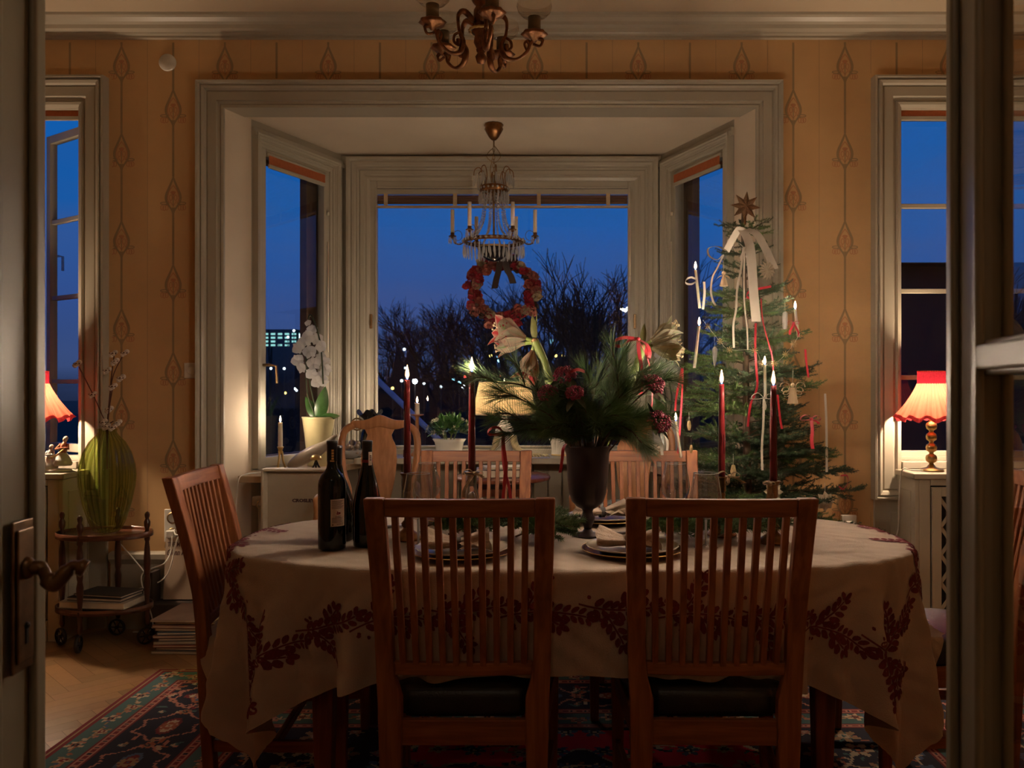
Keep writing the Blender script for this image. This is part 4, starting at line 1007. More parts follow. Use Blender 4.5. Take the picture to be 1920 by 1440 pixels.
# place settings
M_copper = mat('copper_lustre', (.62, .30, .15), .22, .9, var=.15, scale=20)
M_plate = mat('cream_glaze', (.62, .53, .40), .18, var=.06)
M_napk = mat('linen_napkin', (.52, .39, .29), .85, var=.2, scale=25, bump=.3, bscale=200, sheen=.2)
M_dark = mat('charcoal_ribbon', (.05, .042, .04), .7)
def setting(x, y, l1, l2, l3, a=0.0, dark=True):
    t = thing('charger_plate', l1, 'plate', (x, y, ZT+.0012), 0, 'copper-rimmed chargers')
    MB().lathe([(0, 0), (.098, 0), (.105, .002), (.145, .009), (.150, .012), (.150, .0145), (.143, .0125), (.104, .005), (0, .004)], 48).build('rim_and_well', M_copper, t)
    MB().lathe([(.150, .0121), (.1515, .0135), (.150, .0150), (.1485, .0135)], 48, 0, False).build('edge_band', M_gold, t)
    p = thing('dinner_plate', l2, 'plate', (x, y, ZT+.0062), 0, 'cream dinner plates')
    MB().lathe([(0, .0), (.086, 0), (.092, .003), (.132, .014), (.136, .017), (.1355, .019), (.129, .0165), (.09, .006), (0, .004)], 48, 0, True, None, True, 24, .008).build('plate_body', M_plate, p)
    n = thing('napkin', l3, 'napkin', (x-.012, y-.012, ZT+.0130), a, 'gathered linen napkins')
    R = random.Random(int(x*1000)+5); mb = MB(); rings = []
    K = 26
    for i in range(15):                                     # a gathered roll, open at both ends, squeezed in the middle
        q = -1+2*i/14; w = .014+.030*abs(q)**1.15; ring = []
        for k in range(K):
            b = 2*PI*k/K; r = w*(1+.22*math.sin(3*b+2*q)+.14*math.sin(7*b+q*3+1))
            zz = max(.0, .020+.012*abs(q)+r*.62*math.sin(b)); ring.append((q*.088+.008*math.sin(b*2), r*1.15*math.cos(b)+.012*math.sin(q*3), zz+.003))
        rings.append(ring)
    mb.loft(rings, 0, True, False)
    for s in (-1, 1):
        mb2 = []
        for i in range(4):
            ring = []
            for k in range(K):
                b = 2*PI*k/K; w = (.044-.012*i)*(1+.2*math.sin(3*b+2*s)); ring.append((s*(.088-.014*i), w*1.15*math.cos(b)+.012*math.sin(s*3), max(.004, .034+w*.6*math.sin(b))))
            mb2.append(ring)
        mb.loft(mb2, 0, True, False)
    mb.build('folds', M_napk, n)
    mb = MB(); pr = [(.0185*math.cos(2*PI*k/20), .0185*math.sin(2*PI*k/20)) for k in range(20)]
    mb.loft([[(xx, a_*1.2, max(.002, .021+b_)) for a_, b_ in pr] for xx in (-.009, .009)], 0, True, False); mb.build('tie', M_dark, n)
    mb = MB()
    for k in range(3):
        M = TR((.02+.03*k, -.02, .02), (math.radians(-70), .2, .6+.5*k)); mb.petal(M, .075, .06, .3, .5, 6, 0, wave=.2)
    mb.build('fringe_corner', M_napk, n)
setting(-.268, 2.478, 'copper-rimmed charger behind the slats of the left front chair', 'cream plate on charger behind left front chair', 'bunched linen napkin on plate behind left front chair', .15)
setting(.228, 2.505, 'copper-rimmed charger between the two front chairs, right', 'cream plate on charger between the two front chairs', 'bunched linen napkin on plate between the two front chairs', -.1)
setting(.182, 3.085, 'copper-rimmed charger just behind the urn vase foot', 'cream plate on charger behind the urn vase foot', 'upright folded linen napkin on plate behind urn vase', .3)
setting(-.33, 3.10, 'copper-rimmed charger at far side behind the left garland', 'cream plate on far charger behind the left garland', 'bunched linen napkin on far plate behind left garland', .5)
def knife(label, p, q):
    p, q = Vector(p), Vector(q); t = thing('table_knife', label, 'knife', tuple((p+q)/2), math.atan2(q.y-p.y, q.x-p.x), 'dark-handled knives'); L = (q-p).length
    MB().tube([(-L/2, 0, .008), (-L/4, 0, .009), (0, 0, .008)], [.0075, .009, .006], 10, flat=.7).build('handle', M_wick if False else mat('dark_horn', (.05, .03, .022), .35, var=.3, scale=30), t)
    MB().prism([(0, -.006), (L*.38, -.009), (L/2, .003), (L*.40, .007), (0, .006)], .0018, 0, TR((0, 0, .006))).build('blade', M_silver, t)
knife('dark-handled knife lying right of the plate between front chairs', (.165, 2.735, ZT), (.30, 2.86, ZT))
knife('dark-handled knife lying left of leftmost candlestick', (-.60, 2.86, ZT), (-.50, 3.0, ZT))
# fir garlands lying on the cloth
M_needle = mat('fir_needles', (.040, .072, .032), .5, var=.45, scale=9)
M_needleg = mat('candlelit_fir_needles', (.115, .185, .055), .5, var=.4, scale=9)  # lighter copy of the fir needles, candle glow painted into the colour
M_pine = mat('pine_needles', (.090, .150, .058), .45, var=.4, scale=14)
M_twig = mat('brown_twig', (.10, .06, .035), .8, var=.3, scale=40)
class Needles:
    """fast needle builder: slim four-sided slivers set round a twig"""
    def __init__(self): self.v = []; self.f = []; self.mi = []
    def along(self, pts, per_m, L, w, spread, R, mi=0, droop=0.0, flat=0.0, up=Vector((0, 0, 1)), taper=True, tip=True):
        pts = [Vector(p) for p in pts]; seg = [(pts[i+1]-pts[i]).length for i in range(len(pts)-1)]; tot = sum(seg); n = int(tot*per_m)
        acc = 0; i = 0
        for k in range(n):
            s = (k+R.random())*tot/n
            while i < len(seg)-1 and acc+seg[i] < s: acc += seg[i]; i += 1
            t = min(1, (s-acc)/max(seg[i], 1e-9)); p = pts[i].lerp(pts[i+1], t); d = (pts[i+1]-pts[i]).normalized()
            x = d.cross(up); x = x.normalized() if x.length > .1 else Vector((1, 0, 0)); y = x.cross(d)
            a = R.uniform(0, 2*PI) if not flat or R.random() > flat else R.choice([0, PI])+R.gauss(0, .35)
            rad = x*math.cos(a)+y*math.sin(a); sp = spread*R.uniform(.7, 1.25)
            nd = (d*math.cos(sp)+rad*math.sin(sp)); nd.z -= droop*R.uniform(.2, 1); nd.normalize()
            ln = L*R.uniform(.75, 1.15)*((1-.35*(s/tot)) if taper else 1); sd = nd.cross(rad); sd = sd.normalized() if sd.length > .01 else x
            b = len(self.v); e = p+nd*ln; m_ = p+nd*ln*.55; n2 = nd.cross(sd)*w*.4
            self.v += [tuple(p-sd*w*.4), tuple(p+sd*w*.4), tuple(m_+sd*w*.5+n2), tuple(e), tuple(m_-sd*w*.5+n2)]
            self.f.append((b, b+1, b+2, b+3, b+4)); self.mi.append(mi)
    def into(self, mb, smi=None): mb.add(self.v, [], 0); b = len(mb.v)-len(self.v); mb.f += [tuple(b+i for i in f) for f in self.f]; mb.mi += self.mi; mb.sm += [False]*len(self.f); return mb
def fir_spray(name, label, base, tip, R, sub=7, L=.016, w=.0016, arch=.03, cat='greenery', group=None, width=.06, mats=None, den=1500, zmin=None):
    base, tip = Vector(base), Vector(tip); t = thing(name, label, cat, tuple(base), 0, group); d = tip-base
    path = [base+d*q+Vector((0, 0, arch*math.sin(PI*q))) for q in (0, .2, .4, .6, .8, 1)]; path = bez(path, 4)
    tw = MB(); tw.tube(path, [.0032*(1-.7*i/(len(path)-1)) for i in range(len(path))], 6); N_ = Needles(); N_.along(path[3:], den, L, w, .95, R, 0)
    side = d.cross(Vector((0, 0, 1))).normalized()
    for k in range(sub):
        q = .12+.8*k/sub; p = path[int(q*(len(path)-1))]; s = 1 if k % 2 else -1
        e = p+(d.normalized()*.55+side*s*R.uniform(.5, .9)+Vector((0, 0, R.uniform(-.05, .30)))).normalized()*width*R.uniform(.8, 1.3)*(1.15-.6*q)*1.6
        if zmin: e.z = max(e.z, zmin)
        sp = bez([p, p.lerp(e, .5)+Vector((0, 0, .006)), e], 4); tw.tube(sp, .0016, 5); N_.along(sp, den, L, w, .9, R, 0)
    tw.world('twig', M_twig, t); mb = MB(); N_.into(mb); 
    if zmin: mb.v = [(p[0], p[1], max(p[2], zmin-.012)) for p in mb.v]
    mb.world('needles', (mats or M_needle), t)
    return t
R4 = random.Random(21)
zg = ZT+.028
gl = [((-.42, 2.86), (-.20, 2.74), 'fir sprig on the cloth, leftmost part of the left garland'), ((-.33, 2.70), (-.10, 2.82), 'fir sprig on the cloth, middle of the left garland'), ((-.17, 2.86), (.03, 2.70), 'fir sprig on the cloth ending just left of the urn vase'), ((-.12, 2.66), (.06, 2.66), 'fir sprig showing right of the left front chair post'),
      ((.27, 2.84), (.44, 2.70), 'fir sprig on the cloth right of the urn vase'), ((.38, 2.88), (.60, 2.74), 'fir sprig on the cloth between the right wineglasses'), ((.50, 2.66), (.74, 2.78), 'fir sprig on the cloth round the right candlesticks'), ((.26, 2.72), (.42, 2.62), 'fir sprig on the cloth right behind the plate')]
for a, b, la in gl: fir_spray('fir_sprig', la, (a[0], a[1]-.05, zg), (b[0], b[1]-.05, zg+.008), R4, 17, .022, .0022, .022, group='fir garland on the tablecloth', width=.075, zmin=ZT+.016, den=1900, mats=M_pine)
# ================================================================== urn vase and its bouquet
VX_, VY_ = .108, 2.79
M_urn = mat('dark_plum_metal', (.024, .012, .012), .34, .45, var=.25, scale=6)
urn = thing('urn_vase', 'tall dark footed urn vase holding pine and amaryllis at table centre', 'vase', (VX_, VY_, ZT))
MB().lathe([(0, 0), (.051, 0), (.052, .003), (.044, .007), (.018, .013), (.012, .022)], 36).build('foot', M_urn, urn)
MB().lathe([(.012, .020), (.0135, .030), (.023, .052), (.024, .060), (.018, .070), (.0165, .080), (.020, .088)], 32).build('knop', M_urn, urn)
MB().lathe([(.018, .086), (.036, .095), (.052, .112), (.061, .14), (.066, .18), (.0685, .23), (.071, .268), (.0785, .288), (.081, .294), (.0795, .296), (.069, .282), (.064, .18), (.05, .115), (0, .10)], 40, 0, False).build('bowl', M_urn, urn)
VT = Vector((VX_, VY_, ZT+.275))
R5 = random.Random(9)
def B(x, y, d): return px(x, y, d)
# long-needled pine sprays; every one starts inside the vase
def pine(label, pts, L=.085, den=850, w=.0013, sub=0, group=None, droop=.0):
    P = [VT+Vector((R5.uniform(-.03, .03), R5.uniform(-.03, .03), -.10))]+[Vector(p) for p in pts]
    t = thing('pine_spray', label, 'pine spray', tuple(P[0]), 0, group)
    path = bez(P, 7); tw = MB(); tw.tube(path, [.0045*(1-.65*i/(len(path)-1)) for i in range(len(path))], 7)
    N_ = Needles(); st = int(len(path)*.42); N_.along(path[st:], den, L, w, .62, R5, 0, droop=droop, taper=False)
    e = path[-1]; d = (path[-1]-path[-4]).normalized(); N_.along([e-d*.012, e], 3600, L*1.05, w, .42, R5, 0, taper=False)
    for k in range(sub):
        i = int(len(path)*(.50+.38*k/max(1, sub))); p = path[i]; d = (path[min(i+2, len(path)-1)]-path[i-2]).normalized()
        q = p+(d*.7+Vector((R5.uniform(-.6, .6), R5.uniform(-.6, .4), R5.uniform(-.3, .6)))).normalized()*R5.uniform(.07, .12)
        sp = bez([p, p.lerp(q, .5)+Vector((0, 0, .008)), q], 4); tw.tube(sp, .0026, 6); N_.along(sp[1:], den*1.1, L*.95, w, .6, R5, 0, taper=False, droop=droop)
        d = (sp[-1]-sp[-3]).normalized(); N_.along([q-d*.008, q], 3400, L, w, .45, R5, 0, taper=False)
    tw.world('twig', M_twig, t); mb = MB(); N_.into(mb); mb.world('needles', M_pine, t)
pine('long pine spray curving up left to the second red candle', [B(1060, 775, 2.76), B(985, 725, 2.72), B(925, 716, 2.70), B(897, 700, 2.69)], sub=2)
pine('pine spray crossing the pleated lamp shade', [B(1050, 790, 2.74), B(990, 755, 2.70), B(945, 735, 2.67)], sub=2)
pine('low pine spray reaching far left over the oak chair', [B(1050, 812, 2.74), B(985, 790, 2.68), B(935, 786, 2.64)], sub=2, droop=.15)
pine('drooping pine spray lowest on the left side of the urn', [B(1055, 820, 2.72), B(1000, 805, 2.64), B(955, 812, 2.60)], sub=1, droop=.25)
pine('pine tuft pointing at the viewer above the urn rim', [B(1110, 815, 2.70), B(1115, 795, 2.62), B(1118, 790, 2.57)], sub=3)
pine('dark pine spray at left front of the urn rim', [B(1080, 815, 2.71), B(1060, 800, 2.64), B(1040, 808, 2.60)], sub=3, droop=.2)
pine('pine spray at right front of the urn rim', [B(1140, 815, 2.71), B(1165, 800, 2.66), B(1185, 812, 2.63)], sub=3, droop=.2)
pine('pine spray leaning right beside dark red berries', [B(1150, 810, 2.77), B(1190, 785, 2.74), B(1222, 775, 2.72)], sub=3)
pine('tall pine spray rising beside the ribboned amaryllis stem', [B(1125, 780, 2.82), B(1150, 720, 2.84), B(1168, 668, 2.84)], sub=3)
pine('upright pine spray in the middle of the bouquet', [B(1105, 780, 2.84), B(1115, 735, 2.88), B(1122, 700, 2.90)], sub=3)
pine('pine spray spreading right under the hanging red ribbon', [B(1150, 785, 2.80), B(1200, 735, 2.80), B(1240, 712, 2.78)], sub=3)
pine('pine spray behind the left amaryllis stem', [B(1085, 785, 2.86), B(1068, 745, 2.90), B(1050, 722, 2.92)], sub=2)
pine('short pine spray filling bouquet centre right', [B(1130, 790, 2.74), B(1155, 755, 2.70), B(1170, 735, 2.68)], sub=3)
pine('short pine spray filling bouquet centre left', [B(1095, 795, 2.74), B(1080, 765, 2.70), B(1070, 752, 2.68)], sub=2)
pine('pine spray hanging low right over the urn rim', [B(1150, 822, 2.74), B(1185, 822, 2.70), B(1205, 838, 2.68)], sub=1, droop=.3)
RA = random.Random(77)
low_l = ['low pine tuft just over the urn rim, at far left', 'low pine tuft just over the urn rim, left', 'low pine tuft just over the urn rim, at its front', 'low pine tuft just over the urn rim, right', 'low pine tuft just over the urn rim, at far right']
for k, la in enumerate(low_l):
    a = math.radians(-170+k*40); o = Vector((math.cos(a), math.sin(a), 0)); pine(la, [VT+o*.052+Vector((0, 0, .012)), VT+o*.078+Vector((0, 0, .045)), VT+o*.112+Vector((0, 0, .058))], L=.050, den=2200, sub=2)
rim_l = ['pine tuft at the urn rim, far left', 'pine tuft at the urn rim, left of the front', 'pine tuft at the urn rim, just left of its centre', 'pine tuft at the urn rim, right at the front', 'pine tuft at the urn rim, just right of its centre', 'pine tuft at the urn rim, right of the front', 'pine tuft at the urn rim, far right', 'pine tuft standing in the middle above the urn rim', 'pine tuft standing left above the urn rim', 'pine tuft standing right above the urn rim']
for k, la in enumerate(rim_l):
    if k < 7: a = math.radians(-180+k*30); o = Vector((math.cos(a), math.sin(a), 0)); pine(la, [VT+o*.05+Vector((0, 0, .015)), VT+o*.090+Vector((0, 0, .075)), VT+o*.140+Vector((0, 0, .095+.02*(k % 2)))], L=.070, den=1200, sub=2, droop=.0)
    else: o = Vector(((k-8)*.055, -.055, 0)); pine(la, [VT+o*.6+Vector((0, 0, .03)), VT+o+Vector((0, -.01, .09)), VT+o*1.3+Vector((0, -.03, .125))], L=.075, den=1300, sub=3)
# amaryllis
M_stem = mat('amaryllis_stem', (.20, .26, .07), .45, var=.2, scale=10)
def petmat(name, c_in, c_edge, c_mid):
    m, nt, out = newmat(name); b = N(nt, 'ShaderNodeBsdfPrincipled'); g = N(nt, 'ShaderNodeAttribute'); g.attribute_name = 'stripe'
    cr = N(nt, 'ShaderNodeValToRGB'); e = cr.color_ramp.elements; e[0].position = 0; e[0].color = rgba(c_mid); e[1].position = 1; e[1].color = rgba(c_edge); k = e.new(.20); k.color = rgba(c_in)
    nt.links.new(g.outputs['Fac'], cr.inputs[0]); nt.links.new(cr.outputs[0], b.inputs['Base Color']); b.inputs['Roughness'].default_value = .6
    t = N(nt, 'ShaderNodeBsdfTranslucent'); nt.links.new(cr.outputs[0], t.inputs[0]); mx = N(nt, 'ShaderNodeMixShader'); mx.inputs[0].default_value = .22
    nt.links.new(b.outputs[0], mx.inputs[1]); nt.links.new(t.outputs[0], mx.inputs[2]); nt.links.new(mx.outputs[0], out.inputs[0]); return m
M_pout = petmat('petal_outside', (.93, .95, .74), (.94, .72, .56), (.55, .74, .28))
M_pin = petmat('petal_inside', (.72, .05, .06), (.92, .74, .58), (.70, .09, .09))
M_pout2 = petmat('yellow_petal_outside', (.95, .96, .74), (.95, .90, .68), (.62, .78, .34))
M_pin2 = petmat('yellow_petal_inside', (.93, .92, .64), (.92, .84, .60), (.72, .28, .20))
def bloom(parent, base, direction, L, mouth, roll=0.0, pale=False):
    """trumpet of six pointed tepals; outside pale green and cream, inside red"""
    Mx = TR(base, frame_from(direction)) @ Matrix.Rotation(roll, 4, 'Z')
    for k in range(6):
        a = 2*PI*k/6; inner = k % 2; n, m = 10, 6; vo, vi, st = [], [], []
        LL = L*(1.0 if not inner else .93); Wm = mouth*(1.45 if not inner else 1.15)
        for i in range(n+1):
            t = i/n; r = .007+mouth*(.10*t+.62*t**2.1+(.30*max(0, t-.75)**1.2)*2); r *= (1 if not inner else .90); z = LL*(t-.10*t**4)
            w = Wm*(math.sin(PI*min(1, .10+.90*t)**.95)**.75)*(.35+.65*min(1, t*1.9)) if t < 1 else .0015
            for j in range(m+1):
                q = -1+2*j/m; dr = -.22*w*(abs(q)**1.6)*(1-.6*t)+(.06*w*math.sin(t*14+j+k) if t > .55 else 0)
                tx = q*w*.5; rr = r+dr; x = rr*math.cos(a)-tx*math.sin(a); y = rr*math.sin(a)+tx*math.cos(a)
                vo.append((x, y, z)); rr -= .0012; vi.append((rr*math.cos(a)-tx*math.sin(a), rr*math.sin(a)+tx*math.cos(a), z-.0002)); st.append(abs(q))
        mb = MB(); fs = []
        for i in range(n):
            for j in range(m): b = i*(m+1)+j; fs.append((b, b+1, b+m+2, b+m+1))
        mb.add(vo, fs, 0, True, Mx); mb.add(vi, [tuple(reversed(f)) for f in fs], 1, True, Mx)
        o = mb.world('petal', [M_pout2, M_pin2] if pale else [M_pout, M_pin], parent)
        at = o.data.attributes.new('stripe', 'FLOAT', 'POINT'); at.data.foreach_set('value', np.array(st+st, dtype=np.float32))
    mb = MB()
    for k in range(5):
        a = 2*PI*k/5; mb.tube([Mx @ Vector(p) for p in ((.003*math.cos(a), .003*math.sin(a), L*.2), (.008*math.cos(a), .008*math.sin(a), L*.7), (.012*math.cos(a), .012*math.sin(a)+.004, L*.90))], .0011, 5)
        mb.ball(Mx @ Vector((.012*math.cos(a), .012*math.sin(a)+.004, L*.91)), (.0025, .0025, .004), 6, 4)
    mb.world('stamens', mat('cream_stamen', (.70, .55, .32), .6), parent)
def amaryllis(label, pts, r0, r1, blooms, bracts):
    P = [Vector(p) for p in pts]; t = thing('amaryllis', label, 'flower', tuple(P[0]))
    path = bez(P, 6); MB().tube(path, [r0+(r1-r0)*i/(len(path)-1) for i in range(len(path))], 14).world('stem', M_stem, t)
    top = path[-1]
    for (d, L, mo, ro) in blooms:
        d = Vector(d).normalized(); q = top+d*.035; MB().tube(bez([top-Vector((0, 0, .004)), top+d*.016, q+d*.006], 4), [.008]*5+[.0065]*4, 8).world('pedicel', M_stem, t)
        bloom(t, q, d, L, mo, ro, 'yellow' in label)
    for (d, L, W) in bracts:
        MB().petal(TR(top, frame_from(d)), L, W, .25, .12, 7).world('bract', mat('bract_green', (.17, .17, .06), .6, var=.3), t)
    MB().ball((top.x, top.y, top.z), (r1*1.1, r1*1.1, r1*.8), 10, 6).world('spathe_base', mat('dry_spathe', (.34, .20, .09), .7, var=.3), t)
amaryllis('amaryllis with red and cream blooms on thick stem left of bouquet', [VT+Vector((-.01, .02, -.08)), B(1062, 790, 2.83), B(1034, 725, 2.87), B(1018, 675, 2.89), B(1003, 640, 2.91)], .0175, .0150,
          [((-.95, -.25, .30), .128, .070, .2), ((-.20, -.35, -.88), .125, .056, .6), ((-.92, -.05, -.20), .112, .030, .1)], [((-.10, 0, 1), .095, .024), ((.12, .2, 1), .11, .008)])
amaryllis('amaryllis with pale yellow blooms and red bow at upper right', [VT+Vector((.02, .02, -.08)), B(1150, 790, 2.84), B(1176, 735, 2.88), B(1198, 675, 2.92), B(1204, 650, 2.93)], .0165, .0140,
          [((.78, -.15, .50), .120, .042, .1), ((.82, -.25, -.18), .118, .046, .5), ((.95, .2, .12), .112, .034, .3)], [((.12, .1, 1), .085, .022), ((.3, .3, .8), .06, .014)])
# skimmia: domes of tiny dark red buds over leathery leaves
M_bud = mat('skimmia_buds', (.34, .045, .095), .45, var=.5, scale=160)
M_leaf = mat('leathery_leaf', (.045, .055, .022), .35, var=.4, scale=15)
def skimmia(label, head, r, pts=None):
    head = Vector(head); P = [VT+Vector((R5.uniform(-.03, .03), R5.uniform(-.02, .03), -.09))]+([Vector(p) for p in pts] if pts else [VT.lerp(head, .5)])+[head]
    t = thing('skimmia_sprig', label, 'berry sprig', tuple(P[0]), 0, 'skimmia sprigs in the bouquet'); MB().tube(bez(P, 5), .0028, 6).world('stem', M_twig, t)
    ax = (head-P[-2]).normalized(); mb = MB()
    for k in range(190):
        z = R5.uniform(-.25, 1); a = R5.uniform(0, 6.28); q = math.sqrt(max(0, 1-z*z)); v = Vector((q*math.cos(a), q*math.sin(a), z)); v = frame_from(ax) @ v
        p = head+Vector((v.x*r, v.y*r, v.z*r*.85))*R5.uniform(.72, 1.05); mb.ball(p, R5.uniform(.0028, .0042), 6, 4)
    mb.world('bud_cluster', M_bud, t); mb = MB()
    for k in range(7):
        a = 2*PI*k/7; d = frame_from(ax) @ Vector((math.cos(a), math.sin(a), .25)); mb.petal(TR(head-ax*.012, frame_from(d)), .075, .024, .2, -.15, 6)
    mb.world('leaves', M_leaf, t)
skimmia('dark red berry cluster at left shoulder of the bouquet', B(1028, 738, 2.66), .032)
skimmia('dark red berry cluster next to the left amaryllis stem', B(1060, 706, 2.68), .038)
skimmia('dark red berry cluster low in bouquet middle', B(1078, 738, 2.60), .028)
skimmia('dark red berry cluster at upper right beside hanging ribbon', B(1224, 722, 2.70), .040)
skimmia('dark red berry cluster at lower right above the far chair', B(1234, 792, 2.68), .042)
# red ribbons of the bouquet
def ribbon(name, label, pts, w, m, side=(1, .3, 0), cat='ribbon', group=None, n=8, t=.0012):
    pts = bez(pts, n); o = MB(); o.strip(pts, side, w, t); r = o.build(name, m, origin=tuple(pts[0])); tag(r, label, cat, group); return r
c = B(1196, 636, 2.86)
t = thing('gift_ribbon', 'red satin bow tied on the right amaryllis with long tail', 'ribbon', tuple(c))
mb = MB(); mb.strip(bez([c, B(1175, 633, 2.85), B(1156, 637, 2.84), B(1154, 648, 2.85), B(1168, 648, 2.86), B(1180, 638, 2.86), c], 6), (0, .3, 1), .011); mb.strip(bez([c, B(1212, 645, 2.85), B(1218, 660, 2.84), B(1216, 672, 2.84), B(1212, 664, 2.85), B(1213, 650, 2.86)], 6), (1, .4, 0), .013); mb.world('loops', M_redrib, t)
MB().ball(c, (.009, .008, .008), 8, 6).world('knot', M_redrib, t)
MB().strip(bez([c, B(1198, 660, 2.83), B(1203, 690, 2.82), B(1205, 715, 2.82), B(1201, 741, 2.82)], 6), (1, .3, 0), .013).world('tail', M_redrib, t)
MB().strip(bez([c, B(1215, 675, 2.88), B(1222, 720, 2.87), B(1222, 765, 2.87), B(1214, 790, 2.87)], 6), (1, .5, 0), .004).world('thin_tail', M_redrib, t)
ribbon('gift_ribbon', 'red satin ribbon lying across top of the bouquet', [B(1062, 708, 2.66), B(1072, 697, 2.65), B(1084, 693, 2.66), B(1096, 697, 2.68)], .010, M_redrib, (0, .3, 1))
c = B(944, 812, 2.62)
t = thing('gift_ribbon', 'red satin ribbon hanging from lower left pine spray', 'ribbon', tuple(c))
mb = MB(); mb.strip(bez([c, B(935, 802, 2.61), B(922, 803, 2.60), B(914, 812, 2.61), B(926, 815, 2.62), c], 6), (0, .4, 1), .009); mb.world('loops', M_redrib, t)
MB().strip(bez([c, B(944, 835, 2.61), B(948, 870, 2.61), B(946, 905, 2.61), B(942, 946, 2.60)], 6), (1, .4, 0), .011).world('tail', M_redrib, t)
MB().strip(bez([c, B(943, 840, 2.62), B(946, 880, 2.62), B(955, 915, 2.62), B(958, 945, 2.62)], 6), (1, -.5, 0), .011).world('second_tail', M_redrib, t)
ribbon('gift_ribbon', 'red satin ribbon end hanging just left of the urn bowl', [B(1062, 832, 2.74), B(1056, 842, 2.70), B(1054, 862, 2.70), B(1050, 886, 2.70)], .010, M_redrib)
# ================================================================== the Christmas tree
TPX, TPY = .885, 3.93
R6 = random.Random(33)
tree = thing('christmas_tree', 'tall sparse fir tree decorated with ribbons and candles right of the bay', 'tree', (TPX, TPY, .02))
mb = MB(); tp = [(.012, 0, 0), (.010, 0, .5), (.0, .005, 1.0), (-.006, 0, 1.5), (-.018, 0, 1.9), (-.020, 0, 2.03)]
mb.tube(bez(tp, 6), [.026-.022*i/30 for i in range(31)], 9); mb.build('trunk', M_twig, tree)
mb = MB(); mb.lathe([(0, 0), (.16, 0), (.16, .02), (.05, .06), (.045, .14), (.03, .14), (.03, .03)], 24); mb.build('stand', mat('green_iron', (.02, .04, .025), .5), tree)
WH = [(1.955, .12, 4, .55), (1.875, .135, 4, .4), (1.775, .16, 5, .3), (1.675, .20, 6, .25), (1.575, .24, 7, .2), (1.47, .275, 7, .15), (1.385, .275, 7, .12), (1.30, .315, 8, .10), (1.21, .335, 8, .08), (1.12, .37, 9, .06), (1.03, .395, 9, .04), (.94, .43, 9, .02), (.85, .455, 9, .0), (.76, .49, 9, -.02), (.67, .52, 9, -.04), (.57, .55, 9, -.05), (.46, .56, 8, -.06)]
tw = MB(); N_ = Needles()
def trunk_x(z): return -.02*min(1, max(0, z-1.0)/.9)+.01
for wi, (z, L0, nb, rise) in enumerate(WH):
    for k in range(nb):
        az = 2*PI*(k+.5*(wi % 2))/nb+R6.uniform(-.25, .25); L = L0*R6.uniform(.72, 1.10); zz = z-.02+R6.uniform(-.022, .022)
        dx, dy = math.cos(az), math.sin(az)
        if dy*L > .38: L = .38/dy
        if dx < -.05 and TPX+dx*L < .66 and TPY+dy*L < 3.85 and zz < 1.05: L = max(.10, min(L, (TPX-.66)/max(.05, -dx)))
        if dx*L < -.30 and dy*L > -.1 and zz < 1.1: L = .30/abs(dx)
        rs = rise+R6.uniform(-.06, .08)
        p = [Vector((trunk_x(zz)+dx*L*q, dy*L*q, zz-.02+rs*L*q+.05*L*math.sin(q*PI)-.10*L*q*q+.17*L*q**4)) for q in (0, .25, .5, .75, 1)]
        path = bez(p, 5); tw.tube(path, [.006*(1-.8*i/20)*(.5+L) for i in range(21)], 5)
        mi = 1 if R6.random() < (.55 if 1.15 < z < 1.7 else .15) else 0  # candlelit needle colour chosen more often at candle height
        N_.along(path[3:], 1000, .0165, .0020, 1.0, R6, mi, flat=.25)
        sd = Vector((-dy, dx, 0)); nside = max(4, int(L/.026))
        for j in range(nside):
            q = .16+.82*j/nside; i = int(q*20); b = path[i]; s = (1, -1, 0)[j % 3] if L > .2 else (1, -1)[j % 2]
            ln = (L*(1-q)*.55+.045)*R6.uniform(.7, 1.25); up = R6.uniform(-.16, .26) if s else R6.choice([-.7, .75])
            if not s: ln *= .34
            d = (Vector((dx, dy, 0))*.80+sd*s*.72+Vector((0, 0, up))).normalized()
            e = b+d*ln; tpth = [b, b.lerp(e, .5)+Vector((0, 0, -.004)), e+Vector((0, 0, .008))]
            if TPY+e.y > 4.37: continue
            tw.tube(tpth, [.0018, .0015, .001], 4); N_.along(tpth, 1000, .016, .0020, 1.0, R6, mi, flat=.25)
            if ln > .085:
                for s2 in (-1, 1):
                    e2 = b.lerp(e, .55)+(d*.7+(sd if s else Vector((0, 0, 1)))*s2*.65+Vector((0, 0, R6.uniform(-.25, .25)))).normalized()*ln*.40
                    if TPY+e2.y < 4.37: N_.along([b.lerp(e, .5), e2], 1000, .015, .0020, 1.0, R6, mi, flat=.25)
N_.along([Vector((-.02, 0, 1.86)), Vector((-.02, 0, 2.0))], 900, .016, .0019, .7, R6, 0)
tw.build('branches', M_twig, tree)
mb = MB(); N_.into(mb); o = mb.build('needles', [M_needle, M_needleg], tree)
# star on the top
c = px(1398, 387, 3.90)
st = thing('star_topper', 'bronze eight-pointed glitter star at the very top of the tree', 'star', tuple(c), 0)
M_glit = mat('bronze_glitter', (.30, .17, .09), .35, .85, var=.7, scale=420, bump=.6, bscale=500)
mb = MB(); n = 8; R_, r_ = .070, .034; rimv = [((R_ if k % 2 == 0 else r_)*math.sin(2*PI*k/16+.1), 0, (R_ if k % 2 == 0 else r_)*math.cos(2*PI*k/16+.1)) for k in range(16)]
mb.add(rimv+[(0, -.018, 0), (0, .018, 0)], [(k, (k+1) % 16, 16) for k in range(16)]+[((k+1) % 16, k, 17) for k in range(16)]); mb.build('star_body', M_glit, st)
MB().tube([(-.002, 0, -.04), (-.004, 0, -.085)], .006, 8).build('spring_socket', M_bronze, st)
